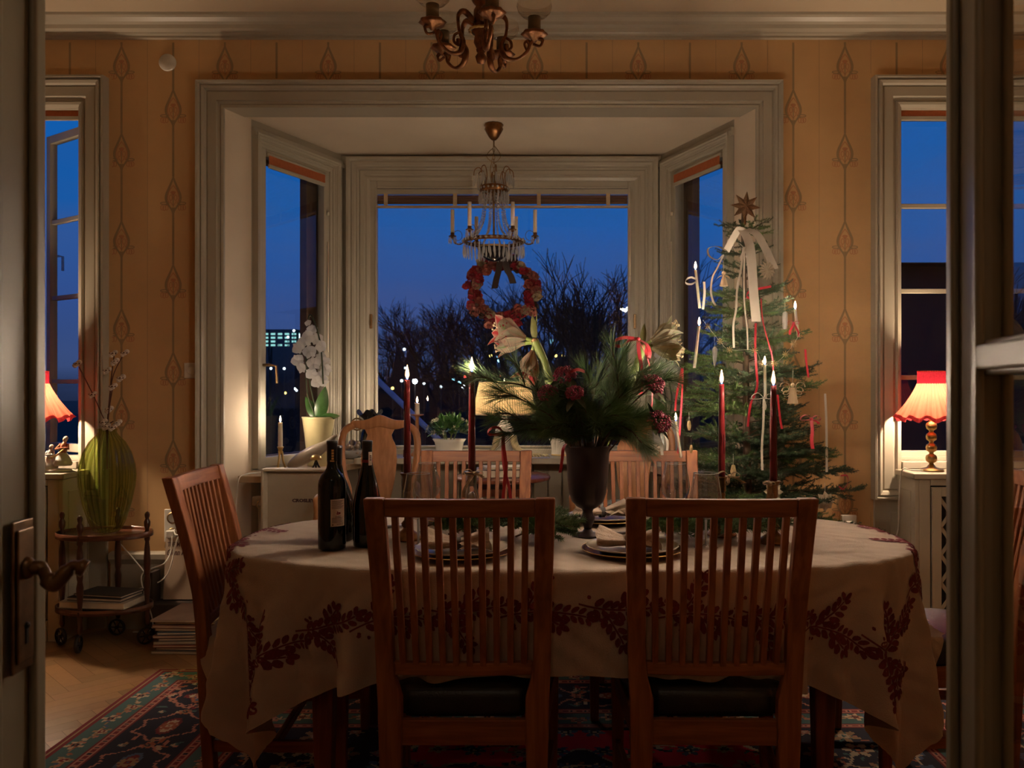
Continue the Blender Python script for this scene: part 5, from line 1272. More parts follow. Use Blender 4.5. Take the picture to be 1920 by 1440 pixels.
# candles on the tree
def tree_candle(x, y0, y1, x1, d, label):
    p = px(x1, y1, d); q = px(x, y0, d)       # foot, top
    taper('tree_candle', label, (p.x, p.y, p.z), q.z-p.z, .0066, .0058, M_wax, 'lit white candles on the tree', (q.x-p.x, 0), fh=.030, drips=False, fm=M_flame2)
tree_candle(1304, 506, 578, 1312, 3.66, 'lit white candle at upper left of tree beside a curled ribbon')
tree_candle(1311, 611, 690, 1302, 3.60, 'lit white candle at left of tree below the upper left one')
tree_candle(1491, 580, 632, 1497, 3.72, 'lit white candle at upper right of tree against the wallpaper')
tree_candle(1434, 684, 748, 1435, 3.56, 'lit white candle at middle of tree above the white bow')
tree_candle(1267, 790, 858, 1277, 3.58, 'lit white candle at lower left of tree above the chair back')
# ribbons
def rb(label, pts, w, m, side=(1, .3, 0), d=3.6, name='tree_ribbon', t=.0012): return ribbon(name, label, [px(a, b, d+(e[0] if e else 0)) for a, b, *e in pts], w, m, side, 'ribbon', None, 7, t)
D = 3.70
rb('broad white ribbon tail hanging straight down the front of the tree', [(1392, 432), (1402, 448), (1408, 475), (1411, 520), (1414, 560), (1418, 603)], .043, M_whrib, (1, .2, 0), 3.68)
rb('broad white ribbon end sweeping down right from the tree top', [(1398, 430), (1418, 438), (1432, 460), (1444, 485), (1453, 505)], .036, M_whrib, (1, .2, .35), 3.72)
rb('broad white ribbon draped from tree top down to the left', [(1400, 430), (1386, 430), (1374, 448), (1362, 470)], .030, M_whrib, (1, .2, -.6), 3.72)
rb('white ribbon with open curl hanging on left of tree top', [(1362, 470), (1344, 462), (1328, 466), (1330, 480), (1345, 487), (1356, 478), (1346, 500), (1336, 520), (1333, 545), (1336, 562), (1342, 573)], .017, M_whrib, (.6, .8, .2), 3.66)
rb('narrow white ribbon strand waving down left of trunk', [(1394, 464), (1390, 500), (1382, 545), (1380, 580), (1375, 610), (1376, 652)], .010, M_whrib, (1, .4, 0), 3.60)
rb('narrow white ribbon strand hanging beside the trunk', [(1396, 464), (1395, 520), (1396, 570), (1401, 620), (1402, 656)], .008, M_whrib, (1, .6, 0), 3.62)
bow('tree_ribbon', 'small white bow looped below the tree top', px(1395, 465, 3.61), M_whrib, 1.6, ((-.01, -.05), (.01, -.04)), .010, loops=(.026, .004))
rb('white ribbon loop at far left branch beside upper candle', [(1306, 524), (1296, 520), (1287, 524), (1286, 531), (1296, 533), (1305, 528)], .009, M_whrib, (.2, .4, 1), 3.65)
rb('white ribbon strip hanging left under the looped branch', [(1320, 528), (1321, 550), (1318, 580)], .011, M_whrib, (1, .3, 0), 3.66)
rb('long red ribbon running down the middle of the tree', [(1417, 606), (1416, 650), (1418, 690), (1420, 720), (1416, 738), (1407, 760), (1402, 800)], .010, M_redrib, (1, .3, 0), 3.56)
rb('thin red ribbon strand right of the broad white tail', [(1427, 560), (1430, 600), (1440, 640), (1448, 670), (1450, 700)], .006, M_redrib, (1, .4, 0), 3.60)
rb('red ribbon twisted near trunk under the white ribbons', [(1446, 537), (1430, 540), (1412, 544), (1403, 548), (1400, 556), (1408, 560)], .011, M_redrib, (0, .3, 1), 3.70)
bow('tree_ribbon', 'red ribbon loops below the upper right tree candle', px(1488, 606, 3.70), M_redrib, .8, ((-.016, -.05), (.02, -.06)), .010)
rb('red ribbon hanging at left edge of tree beside lower candle', [(1279, 690), (1273, 720), (1268, 745), (1266, 770)], .009, M_redrib, (1, .3, 0), 3.58)
rb('second red ribbon strand at left edge behind lower candle', [(1280, 692), (1279, 730), (1277, 770), (1274, 815), (1271, 850)], .008, M_redrib, (1, .4, 0), 3.62)
bow('tree_ribbon', 'red bow with wide tail on right side of tree', px(1521, 786, 3.60), M_redrib, 1.35, ((.006, -.125), (.03, -.02)), .014)
rb('red ribbon ring on lowest right branch near wallpaper', [(1576, 892), (1588, 892), (1590, 905), (1581, 917), (1573, 912)], .008, M_redrib, (.4, .6, .6), 3.62)
bow('tree_ribbon', 'narrow white bow in middle of tree with long tail', px(1432, 746, 3.54), M_whrib, 1.5, ((-.006, -.30), (.004, -.05)), .009)
bow('tree_ribbon', 'white bow at lower left of tree beside oak chair', px(1246, 800, 3.60), M_whrib, 1.2, ((-.01, -.12), (.01, -.10)), .012, loops=(.02, .036))
rb('white ribbon strip hanging at outer right side of tree', [(1547, 738), (1549, 780), (1550, 830), (1550, 885)], .011, M_whrib, (1, .3, 0), 3.66)
rb('red ribbon peeping between right branches below upper candle', [(1510, 655), (1512, 680), (1516, 708)], .010, M_redrib, (1, .3, 0), 3.72)
rb('red ribbon behind the rightmost red candle', [(1458, 740), (1462, 780), (1466, 804)], .010, M_redrib, (1, .3, 0), 3.58)
# hung ornaments
M_paper = cloth('folded_white_paper', (.74, .66, .52), .25); M_straw = mat('straw', (.62, .45, .22), .6, var=.2); M_wwood = wood('pale_shaved_wood', (.58, .42, .26), (.68, .52, .34), .6)
def rosette(label, c, r, n=14, tilt=.3):
    t = thing('paper_star', label, 'paper star', tuple(c), 0); mb = MB()
    vs = [(0, -.003, 0)]; 
    for k in range(2*n): a = 2*PI*k/(2*n); q = r*(1 if k % 2 == 0 else .70); vs.append((q*math.sin(a), -.005 if k % 2 else .004, q*math.cos(a)))
    mb.add(vs, [(0, 1+k, 1+(k+1) % (2*n)) for k in range(2*n)], 0, False, TR((0, 0, 0), (0, 0, tilt))); mb.add([(x, y+.0015, z) for x, y, z in vs], [(0, 1+(k+1) % (2*n), 1+k) for k in range(2*n)], 0, False, TR((0, 0, 0), (0, 0, tilt)))
    mb.build('folded_rays', M_paper, t); MB().tube([(0, 0, r*.9), (0, .004, r+.035)], .0007, 4).build('thread', M_cord, t)
rosette('pleated white paper star right of the broad ribbon near tree top', px(1438, 507, 3.70), .043)
rosette('cut white paper star low in tree beside rightmost candlestick', px(1450, 922, 3.52), .040, 8, -.3)
rosette('white paper star at lower right edge of tree', px(1547, 940, 3.60), .044, 8, .2)
rosette('small white paper flower behind second oak chair', px(1228, 842, 3.66), .03, 7, .2)
def angel(label, c, s, m):
    t = thing('angel_ornament', label, 'ornament', tuple(c), 0); mb = MB()
    mb.lathe([(.020*s, -.045*s), (.021*s, -.04*s), (.014*s, -.015*s), (.007*s, .006*s), (.004*s, .01*s)], 14); mb.build('gown', m, t)
    MB().ball((0, 0, .020*s), .011*s, 12, 8).build('head', m, t)
    for sd in (-1, 1): MB().petal(TR((sd*.004*s, .004, .006*s), frame_from((sd*.9, .1, .05))), .034*s, .034*s, .2, -.55 if sd > 0 else -.55, 6).build('wing', m, t)
    MB().tube([(0, 0, .030*s), (0, .003, .075*s)], .0007, 4).build('thread', M_cord, t)
angel('plain white angel ornament left of trunk near tree top', px(1357, 520, 3.64), .85, M_wwood)
def curl_angel(label, c, s):
    t = thing('angel_ornament', label, 'ornament', tuple(c), 0)
    for sd in (-1, 1):
        mb = MB()
        for k, (R_, off) in enumerate(((.020, .0), (.016, -.016), (.013, -.028))):
            mb.strip([(sd*(.012+R_*s+R_*s*math.cos(a)), 0, s*(.014+off)+R_*s*math.sin(a)) for a in [2*PI*i/16 for i in range(15)]], (0, 1, 0), .012)
        mb.build('curled_wing', M_wwood, t)
    mb = MB()
    for k in range(7):
        q = -1+2*k/6; mb.strip([(q*.006*s, 0, .012*s), (q*.013*s, -.004, -.02*s), (q*.020*s, -.002, -.055*s)], (1, .2, 0), .007*s)
    mb.build('shaving_gown', M_wwood, t); MB().ball((0, -.002, .022*s), .009*s, 10, 8).build('head', M_wwood, t)
    MB().tube([(0, 0, .03*s), (.003, .003, .09*s)], .0007, 4).build('thread', M_cord, t)
curl_angel('curled wood-shaving angel on right side of tree', px(1486, 732, 3.54), 1.0)
def straw_star(mb, c, r):
    for k in range(8): a = PI*k/4; mb.tube([c, c+Vector((r*math.cos(a), 0, r*math.sin(a)))], [.0014, .0020], 4)
spts = [(1327, 612), (1350, 640), (1368, 656), (1415, 657), (1429, 682), (1452, 682), (1473, 664), (1488, 645)]
P = [px(a, b, 3.56) for a, b in spts]; t = thing('straw_garland', 'string of small straw stars across the middle of the tree', 'garland', tuple(P[0]))
MB().tube(bez([px(1318, 600, 3.58)]+P+[px(1500, 625, 3.6)], 5), .0009, 4).world('string', M_cord, t)
for p in P[::1]: mb = MB(); straw_star(mb, p, .014); mb.world('straw_star', M_straw, t)
def drop_orn(label, c, m, s=1.0, name='straw_bundle'):
    t = thing(name, label, 'ornament', tuple(c), 0); mb = MB()
    for k in range(9): a = 2*PI*k/9; mb.tube([(.004*math.cos(a)*s, .004*math.sin(a)*s, .022*s), (.009*math.cos(a)*s, .009*math.sin(a)*s, .0), (.004*math.cos(a)*s, .004*math.sin(a)*s, -.022*s)], .0016*s, 4)
    mb.build('straws', m, t); MB().tube([(0, 0, .02*s), (0, .003, .06*s)], .0006, 4).build('thread', M_cord, t)
drop_orn('straw bundle ornament hanging above the candle burlap bow', px(1375, 884, 3.50), M_straw, 1.2)
drop_orn('straw bundle ornament at left of tree above the chair rail', px(1296, 842, 3.58), M_straw, .75)
drop_orn('straw cone ornament at left of tree beside the red ribbon', px(1292, 798, 3.56), M_straw, .9)
t = thing('glass_icicle', 'clear twisted icicle ornament left of the middle of the tree', 'ornament', tuple(px(1340, 668, 3.54))); mb = MB()
mb.lathe([(.0, -.05), (.005, -.03), (.008, 0), (.010, .03), (.004, .04)], 10, ribs=5, ribamp=.2); mb.build('twisted_drop', M_crystal, t); MB().tube([(0, 0, .04), (0, .003, .085)], .0007, 4).build('thread', M_cord, t)
t = thing('glass_icicle', 'clear hanging ornament under the upper right tree candle', 'ornament', tuple(px(1472, 600, 3.66))); mb = MB()
mb.lathe([(.0, -.04), (.010, -.038), (.011, 0), (.011, .03), (.004, .036)], 8); mb.build('drop', M_crystal, t); MB().tube([(0, 0, .036), (0, .003, .085)], .0007, 4).build('thread', M_cord, t)
# ================================================================== things in the bay
def wpx(x, y, d): return px(x, y, d)
ZS = .791; ZSB = .826                     # side boards, back sill
# queen anne carvers
def carver(label, loc, rz, splat_w=.085):
    t = thing('carver_chair', label, 'chair', loc, rz, 'curved honey-coloured carver chairs')
    # faces -Y (towards the table); back at +Y
    def hoop(sd):
        return bez([(sd*.15, .215, .45), (sd*.165, .235, .62), (sd*.150, .255, .70), (sd*.178, .27, .80), (sd*.190, .282, .93), (sd*.175, .292, 1.005), (sd*.13, .296, 1.035)], 6)
    for s in (-1, 1): MB().tube(hoop(s), [.018]*37, 10, flat=.75).build('back_post', M_honey, t)
    mb = MB(); rings = []
    for i in range(21):
        q = -1+2*i/20; zc = 1.032+.020*(1-abs(q))**.7+.006*math.cos(q*PI*2); hh = .016+.016*(1-abs(q)**1.3); y = .297
        rings.append([(q*.145, y-.014, zc-hh), (q*.145, y+.014, zc-hh), (q*.145, y+.016, zc+hh*.9), (q*.145, y-.012, zc+hh*.9)])
    mb.loft(rings, 0, True); mb.build('crest_rail', M_honey, t, bevel=.004)
    rings = []
    for z, w in ((.455, .055), (.50, .060), (.53, .046), (.57, .042), (.66, .058), (.76, .080), (.86, .090), (.93, .084), (.965, .066), (.985, .060), (1.01, .072), (1.03, .08)):
        y = .225+.075*min(1, (z-.45)/.58)-.02*math.sin((z-.45)*5); rings.append([(-w, y-.006, z), (w, y-.006, z), (w, y+.006, z), (-w, y+.006, z)])
    MB().loft(rings).build('splat', M_honey, t, bevel=.003)
    for s in (-1, 1):
        MB().tube(bez([(s*.183, .262, .74), (s*.200, .17, .735), (s*.222, .03, .725), (s*.232, -.07, .72), (s*.232, -.115, .705), (s*.230, -.115, .66), (s*.245, -.06, .56), (s*.235, .0, .44)], 5), [.017]*21+[.015]*15, 9, flat=.8).build('arm', M_honey, t)
        MB().tube(bez([(s*.225, -.205, .42), (s*.245, -.225, .34), (s*.225, -.21, .15), (s*.225, -.215, .04), (s*.228, -.235, .012)], 5), [.03]*6+[.026]*5+[.017]*5+[.02]*5, 10).build('front_leg', M_honey, t)
        MB().tube([(s*.15, .215, .47), (s*.165, .225, .2), (s*.17, .26, .012)], [.02, .018, .017], 8).build('rear_leg', M_honey, t)
    mb = MB(); mb.prism([(-.25, -.225), (.25, -.225), (.165, .225), (-.165, .225)], .06, 0, TR((0, 0, .39))); mb.build('seat_rail', M_honey, t, bevel=.006)
    mb = MB(); mb.prism([(-.235, -.21), (.235, -.21), (.155, .205), (-.155, .205)], .03, 0, TR((0, 0, .451))); mb.build('seat_pad', mat('olive_wool_seat', (.20, .19, .15), .95, var=.3, scale=40, bump=.3), t, bevel=.012)
    return t
cv = carver('honey-coloured carved chair with vase-shaped splat behind the wine bottles', (-.865, 4.03, .0125), math.radians(4))
copy_tree(cv, (.335, 4.05, .0125), math.radians(-14), 'honey-coloured carved chair with arms behind the urn vase')
# knitted throw over the right carver
t = thing('knitted_throw', 'grey knitted throw heaped on the seat of the right carver chair', 'blanket', (.30, 3.98, .495)); mb = MB(); rings = []
for i in range(12):
    q = i/11; r = .20*math.sqrt(max(.001, 1-q**2.2)); rings.append([(r*(1+.10*math.sin(5*a+i))*math.cos(a)-.0, .85*r*(1+.12*math.sin(4*a+1+i*.6))*math.sin(a), .001+.22*q+.012*math.sin(6*a+i)*(q < .95 and i > 0)) for a in [2*PI*k/30 for k in range(30)]])
mb.loft(rings, 0, True); mb.build('folds', mat('grey_knit', (.14, .16, .15), .95, var=.5, scale=45, bump=.9, bscale=90, sheen=.3), t)
# small round table with books
rt = thing('pedestal_table', 'small round dark pedestal table standing before the bay sill', 'table', (-.285, 4.66, 0)); 
MB().lathe([(0, .735), (.255, .735), (.262, .742), (.262, .752), (.255, .757), (0, .757)], 40).build('tabletop', M_mahog, rt)
MB().lathe([(0, .06), (.035, .06), (.05, .12), (.028, .2), (.02, .4), (.034, .55), (.022, .68), (.05, .734), (0, .734)], 20).build('column', M_mahog, rt)
for k in range(3):
    a = 2*PI*k/3+.5; MB().tube(bez([(.02*math.cos(a), .02*math.sin(a), .13), (.12*math.cos(a), .12*math.sin(a), .11), (.21*math.cos(a), .21*math.sin(a), .025), (.25*math.cos(a), .25*math.sin(a), .018)], 4), .016, 8).build('foot', M_mahog, rt)
MB().box((-.16, -.16, .66), (.16, .16, .70)).build('apron', M_mahog, rt, bevel=.003)
def book(label, x, y, z, w, d, h, c, rz=0, group='books'):
    t = thing('book', label, 'book', (x, y, z), rz, group); cm = mat('cover_%d_%d_%d' % tuple(int(q*255) for q in c), c, .45, var=.1)
    mb = MB(); mb.box((-w/2, -d/2, 0), (w/2, d/2, .003)); mb.box((-w/2, -d/2, h-.003), (w/2, d/2, h)); mb.box((-w/2, d/2-.003, 0), (w/2, d/2, h)); mb.build('cover', cm, t, bevel=.001)
    MB().box((-w/2+.004, -d/2+.004, .0031), (w/2-.004, d/2-.0031, h-.0031)).build('pages', mat('book_pages', (.62, .54, .42), .8), t)
book('thick dark leather book lying on small round table', -.29, 4.60, .758, .26, .18, .042, (.10, .045, .03), .1, 'books on the round table')
book('slim pale book on top of the dark leather book', -.27, 4.61, .8005, .22, .15, .012, (.42, .38, .30), .2, 'books on the round table')
# pleated lamp
LX, LY = -.300, 5.10
lamp = thing('table_lamp', 'lit table lamp with pleated cream shade on bay sill behind pine', 'lamp', (LX, LY, ZSB))
MB().lathe([(0, .0), (.055, .0), (.058, .01), (.045, .022), (.050, .05), (.062, .11), (.052, .17), (.026, .205), (.016, .225), (.014, .26), (0, .26)], 28).build('base', M_white, lamp)
def shade(mb, r0, r1, z0, z1, n, amp, rows=6, flare=0.0, wav=0.0, wn=8):
    rings = []
    for i in range(rows+1):
        q = i/rows; r = r0+(r1-r0)*q**(1+flare); z = z0+(z1-z0)*q
        rings.append([((r+(amp*(1 if k % 2 else -1))*(.4+.6*(1-q)))*math.cos(2*PI*k/n), (r+(amp*(1 if k % 2 else -1))*(.4+.6*(1-q)))*math.sin(2*PI*k/n), z) for k in range(n)])
    mb.loft(rings, 0, False, False)
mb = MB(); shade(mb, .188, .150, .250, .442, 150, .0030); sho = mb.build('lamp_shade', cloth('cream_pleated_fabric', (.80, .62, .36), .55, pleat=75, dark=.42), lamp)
mb = MB(); mb.lathe([(.190, .248), (.192, .252), (.190, .258), (.186, .256)], 60, 0, False); mb.lathe([(.150, .438), (.153, .441), (.151, .446), (.148, .443)], 60, 0, False); mb.build('shade_trim', M_wwood, sho)
MB().ball((0, 0, .325), .026, 12, 8).build('bulb', emit('warm_bulb', (1, .74, .44), 140), lamp)
MB().tube([(0, 0, .26), (0, 0, .30)], .012, 10).build('socket', M_dkbrass, lamp)
ant = thing('antler_ornament', 'pale yellowish twig-like ornament lying on bay sill under the cream lamp', 'ornament', (-.29, 5.0, ZSB)); mb = MB(); mm = mat('pale_bone', (.50, .43, .24), .5, var=.2)
mb.tube(bez([(-.13, .0, .012), (-.10, 0, .018), (-.065, .02, .06), (-.05, .03, .11)], 5), [.010]*5+[.014]*6+[.02]*5, 8)
mb.tube(bez([(.045, .03, .12), (.065, .0, .06), (.12, -.03, .022), (.20, -.035, .018), (.255, -.035, .014)], 5), [.022]*6+[.018]*5+[.012]*5+[.005]*5, 8)
for k in range(9): q = k/8; x = .10+.14*q; mb.tube([(x, -.035, .02), (x+.025, -.055-.015*(1-q), .006)], [.006, .002], 5)
mb.build('branching_horn', mm, ant)
# potted plants on the sill
def leafy(t, c, R_, n, L, W, m, flowers=None, fm=None, seed=1, squash=.8):
    R = random.Random(seed); mb = MB(); c = Vector(c)
    for k in range(n):
        z = R.uniform(-.15, 1); a = R.uniform(0, 6.28); q = math.sqrt(max(0, 1-z*z)); d = Vector((q*math.cos(a), q*math.sin(a), z*squash)); p = c+d*R_*R.uniform(.45, .95)
        mb.petal(TR(p, frame_from(d+Vector((R.uniform(-.5, .5), R.uniform(-.5, .5), R.uniform(-.2, .5))))), L*R.uniform(.7, 1.2), W*R.uniform(.8, 1.2), .25, R.uniform(-.2, .3), 4)
    mb.build('foliage', m, t)
    mb = MB()
    for k in range(12): a = R.uniform(0, 6.28); mb.tube([c-Vector((0, 0, R_*.9)), c+Vector((R_*.5*math.cos(a), R_*.5*math.sin(a), R_*.3))], .002, 4)
    mb.build('stems', M_stem, t)
    if flowers:
        mb = MB()
        for k in range(flowers):
            z = R.uniform(.0, 1); a = R.uniform(0, 6.28); q = math.sqrt(max(0, 1-z*z)); d = Vector((q*math.cos(a), q*math.sin(a), z*squash)); p = c+d*R_*1.05
            for j in range(6): mb.petal(TR(p, frame_from(d*.6+frame_from(d) @ Vector((math.cos(j), math.sin(j), 0)))), .020, .011, .2, .1, 3)
        mb.build('flowers', fm, t)
M_gleaf = mat('glossy_green_leaf', (.055, .135, .035), .3, var=.5, scale=12)
def oval_pot(label, x, y, z, w, h, name='plant_pot'):
    t = thing('potted_plant', label, 'plant', (x, y, z)); 
    MB().lathe([(0, 0), (w*.40, 0), (w*.41, .004), (w*.40, .010), (w*.39, h*.4), (w*.43, h*.8), (w*.5, h), (w*.485, h), (w*.40, h*.75), (.0, h*.75)], 36, 0, True, None, True, sy=.62).build('pot', M_white, t)
    MB().lathe([(w*.412, .002), (w*.418, .006), (w*.405, .009)], 36, 0, False, None, True, sy=.62).build('gilt_line', M_gold, t)
    return t
t = oval_pot('bushy green plant with small white flowers in white oval pot on sill', -.635, 5.14, ZSB, .205, .100)
leafy(t, (0, 0, .140), .125, 300, .050, .024, M_gleaf, 26, mat('white_petal', (.66, .62, .50), .6), 4, .72)
t = oval_pot('white oval pot half hidden behind the urn vase on bay sill', .055, 5.14, ZSB, .19, .105)
leafy(t, (0, 0, .15), .11, 90, .05, .022, M_gleaf, 12, mat('pink_petal', (.50, .12, .16), .6), 8)
# orchids
M_orch = cloth('white_orchid_petal', (.80, .78, .74), .35, var=.05)
def orchid(label, x, y, z, pot, stems, flowers, leaves, group=None):
    t = thing('orchid', label, 'orchid', (x, y, z)); MB().lathe([(0, 0), (.058, 0), (.062, .004), (.068, .08), (.078, .18), (.090, .268), (.094, .278), (.090, .280), (.08, .24), (0, .24)], 32).build('pot', pot, t)
    for s in stems: MB().tube(bez(s, 6), .0045, 6).world('stem', mat('orchid_stem', (.045, .06, .025), .6), t)
    for (d, L, W, cu) in leaves: MB().petal(TR((0, 0, .25), frame_x(d, (1, .25, -.2))), L, W, .22, cu, 8).build('leaf', M_gleaf, t)
    for (p, r, f, ro) in flowers:
        Mx = TR(p, frame_from(f)) @ Matrix.Rotation(ro, 4, 'Z'); mb = MB()
        for k in range(5):
            a = 2*PI*k/5; big = k in (1, 4); mb.petal(Mx @ Matrix.Rotation(a, 4, 'Z') @ Matrix.Rotation(math.radians(-74), 4, 'X'), r*(1.0 if big else .95), r*(1.25 if big else .72), .12, .12, 5)
        mb.world('bloom', M_orch, t)
    return t
fl = [(585, 618, .032), (572, 640, .040), (594, 636, .038), (560, 652, .040), (581, 660, .042), (603, 650, .040), (558, 676, .038), (566, 690, .034), (588, 682, .042), (602, 672, .036), (584, 700, .036), (598, 706, .034), (612, 694, .036), (594, 716, .036), (607, 715, .034), (578, 629, .034), (578, 606, .022), (612, 680, .03)]
RO = random.Random(2)
orchid('white orchid in tall cream pot on left bay sill', -1.345, 4.86, ZS, mat('cream_pot', (.58, .50, .27), .3, var=.05),
       [[(-1.345, 4.86, ZS+.25), px(577, 740, 4.85), px(574, 660, 4.84), px(581, 590, 4.84), px(600, 640, 4.80), px(606, 720, 4.78)], [(-1.335, 4.86, ZS+.25), px(583, 730, 4.86), px(570, 640, 4.85), px(560, 690, 4.83)]],
       [(px(a, b, 4.79+RO.uniform(-.02, .04)), r*1.06, (RO.uniform(-.5, .5), -1, RO.uniform(-.4, .4)), RO.uniform(0, 1)) for a, b, r in fl],
       [((.25, -.2, 1), .21, .075, .15), ((-.45, -.1, .9), .17, .06, .3), ((.9, -.3, .45), .17, .06, -.3), ((-.1, .3, 1), .15, .06, .1)])
fl = [(1238, 680, .040), (1252, 690, .040), (1262, 668, .038), (1246, 662, .036), (1266, 690, .034), (1256, 710, .030), (1234, 664, .03)]
orchid('white orchid behind the bouquet on right bay sill', .635, 4.84, ZS, M_white,
       [[(.635, 4.84, ZS+.25), px(1249, 760, 4.83), px(1245, 715, 4.82), px(1250, 670, 4.80)], [(.645, 4.84, ZS+.25), px(1260, 750, 4.83), px(1256, 715, 4.82), px(1262, 672, 4.80)]],
       [(px(a, b, 4.78+RO.uniform(-.02, .03)), r, (RO.uniform(-.4, .4), -1, RO.uniform(-.3, .3)), RO.uniform(0, 1)) for a, b, r in fl],
       [((-.5, -.3, .9), .17, .07, .25), ((.8, -.2, .5), .16, .06, -.2)])
# candle and tripod holder on the left sill
cx_, cy_ = -1.485, 4.62
t = thing('candlestick', 'small brass three-legged candlestick at left end of bay sill', 'candlestick', (cx_, cy_, ZS)); 
for k in range(3):
    a = 2*PI*k/3+.3; MB().tube([(.028*math.cos(a), .028*math.sin(a), 0), (.014*math.cos(a), .014*math.sin(a), .05), (.008*math.cos(a), .008*math.sin(a), .10)], [.0065, .0055, .006], 8).build('leg', M_gold, t)
MB().lathe([(.010, .088), (.013, .098), (.010, .108), (.016, .120), (.018, .126), (.013, .126), (.013, .11), (0, .11)], 18).build('socket', M_gold, t)
taper('taper_candle', 'burning white candle in brass tripod at left end of bay sill', (cx_, cy_, ZS+.1105), .146, .0125, .0115, M_wax, fh=.030, fm=M_flame2, fr=.0042)
# tall wooden holder with candle on the back sill
hx, hy = -.825, 5.12
t = thing('candlestick', 'tall turned wooden candlestick on bay sill before the central window', 'candlestick', (hx, hy, ZSB))
MB().lathe([(0, 0), (.05, 0), (.052, .006), (.03, .02), (.014, .04), (.012, .10), (.02, .125), (.011, .15), (.010, .225), (.016, .238), (.038, .243), (.040, .249), (0, .249)], 24).build('shaft_and_dish', M_honey, t)
taper('taper_candle', 'burning white candle on tall wooden holder before the central window', (hx, hy, ZSB+.2495), .066, .0150, .0140, M_wax, fh=.034, drips=False)
# black ruffled vase
t = thing('ruffled_vase', 'black glazed vase with ruffled lip and loop handle on bay sill', 'vase', (-1.105, 5.10, ZSB)); M_blk = mat('black_glaze', (.012, .012, .014), .12, var=.3)
rings = []
for r, z, w in ((.03, 0, 0), (.05, .02, 0), (.062, .08, 0), (.055, .14, 0), (.03, .18, .0), (.026, .20, .1), (.040, .235, .22), (.068, .262, .30)):
    rings.append([(r*(1+w*math.sin(4*a)*.5)*math.cos(a), r*(1+w*math.sin(4*a)*.5)*math.sin(a), z+w*.06*math.cos(4*a)) for a in [2*PI*k/40 for k in range(40)]])
mb = MB(); mb.loft(rings, 0, True, False); mb.build('body', M_blk, t)
mb = MB(); mb.tube([(-.03+.035*math.cos(a)-.045, 0, .19+.035*math.sin(a)) for a in [2*PI*k/16 for k in range(17)]], .005, 7); mb.build('loop_handle', M_dkbrass, t)
mb = MB(); mb.tube([(.095+.022*math.cos(a), 0, .20+.022*math.sin(a)) for a in [-.6+4*k/12 for k in range(13)]], .009, 8); mb.build('spout_curl', M_wwood, t)
# curved silver-grey bird and small bronze on left sill; beaded glass heap near the corner
t = thing('bird_sculpture', 'smooth pale wooden bird with raised beak on left bay sill', 'ornament', (-1.33, 4.66, ZS)); mb = MB()
mb.tube(bez([(-.125, 0, .012), (-.08, 0, .04), (.0, 0, .085), (.07, 0, .125), (.12, 0, .17), (.145, 0, .188)], 6), [.010+.028*math.sin(PI*min(1, i/22))**.8 if i < 20 else .022*(1-(i-19)/13) for i in range(31)], 12); mb.build('body', mat('pale_grey_wood', (.45, .38, .30), .3, var=.15), t)
t = thing('bronze_figure', 'tiny dark bronze plant figure with golden cap on left sill', 'ornament', (-1.275, 4.56, ZS)); mb = MB(); mb.lathe([(0, .06), (.030, .06), (.032, .068), (.02, .084), (0, .09)], 16); mb.build('golden_cap', M_gold, t)
mb = MB()
for k in range(6): a = k; mb.tube([(0, 0, .062), (.012*math.cos(a), .012*math.sin(a), .03), (.03*math.cos(a), .03*math.sin(a), 0.002)], .004, 6)
mb.build('branching_foot', M_blk, t)
t = thing('glass_dish', 'cut-glass dish heaped with baubles in left corner of bay sill', 'dish', (-1.20, 5.0, ZSB)); MB().lathe([(0, 0), (.04, 0), (.05, .01), (.085, .045), (.083, .047), (.045, .012), (0, .008)], 24, 0, True, None, True, 12, .03).build('dish', M_crystal, t)
mb = MB()
for k in range(16): mb.ball((RO.uniform(-.05, .05), RO.uniform(-.05, .05), .035+RO.uniform(0, .05)), RO.uniform(.013, .02), 8, 6)
mb.build('baubles', M_silver, t)
# record player: small stand, case and open lid with its lettering
rp = thing('record_player', 'beige portable record player with open lid beside the wine bottles', 'record player', (-1.272, 4.075, .40), math.radians(-3)); M_case = mat('beige_vinyl_case', (.54, .455, .34), .55, var=.06, scale=20); M_case2 = mat('beige_lid_lining', (.48, .40, .295), .6, var=.05)
mb = MB(); mb.box((-.19, -.155, .001), (.19, .135, .13)); mb.build('case', M_case, rp, bevel=.006)
mb = MB(); mb.box((-.19, .138, .115), (.19, .215, .13)); mb.box((-.19, .138, .13), (-.178, .215, .435)); mb.box((.178, .138, .13), (.19, .215, .435)); mb.box((-.178, .138, .423), (.178, .215, .435)); mb.build('lid', M_case, rp, bevel=.003)
mb = MB(); mb.box((-.178, .195, .13), (.178, .213, .423)); mb.build('lid_lining', M_case2, rp)
MB().lathe([(0, .131), (.135, .131), (.138, .137), (.135, .143), (.01, .143), (.004, .152), (0, .152)], 44, 0, True, TR((-.02, -.01, 0))).build('turntable', mat('grey_platter', (.11, .095, .08), .5), rp)
vs, fs = text_mesh('CROSLEY', .0215, .0006, .0013, 0, 1.25); mb = MB(); mb.add(vs, fs, 0, False, TR((-.052, .1945, .265), (PI/2, 0, 0))); mb.build('lettering', M_ink, rp)
MB().tube([(.12, .06, .136), (.12, .06, .165), (.05, -.08, .160)], .004, 6).build('tone_arm', M_silver, rp)
MB().tube([(-.19, .11, .26+.02), (-.20, .11, .26), (-.19, .11, .24)], .004, 6).build('hinge_stay', M_dkbrass, rp)
st = thing('stool', 'low wooden stool carrying the record player', 'stool', (-1.272, 4.06, 0)); MB().box((-.19, -.16, .37), (.19, .16, .3995)).build('stool_top', M_honey, st, bevel=.004)
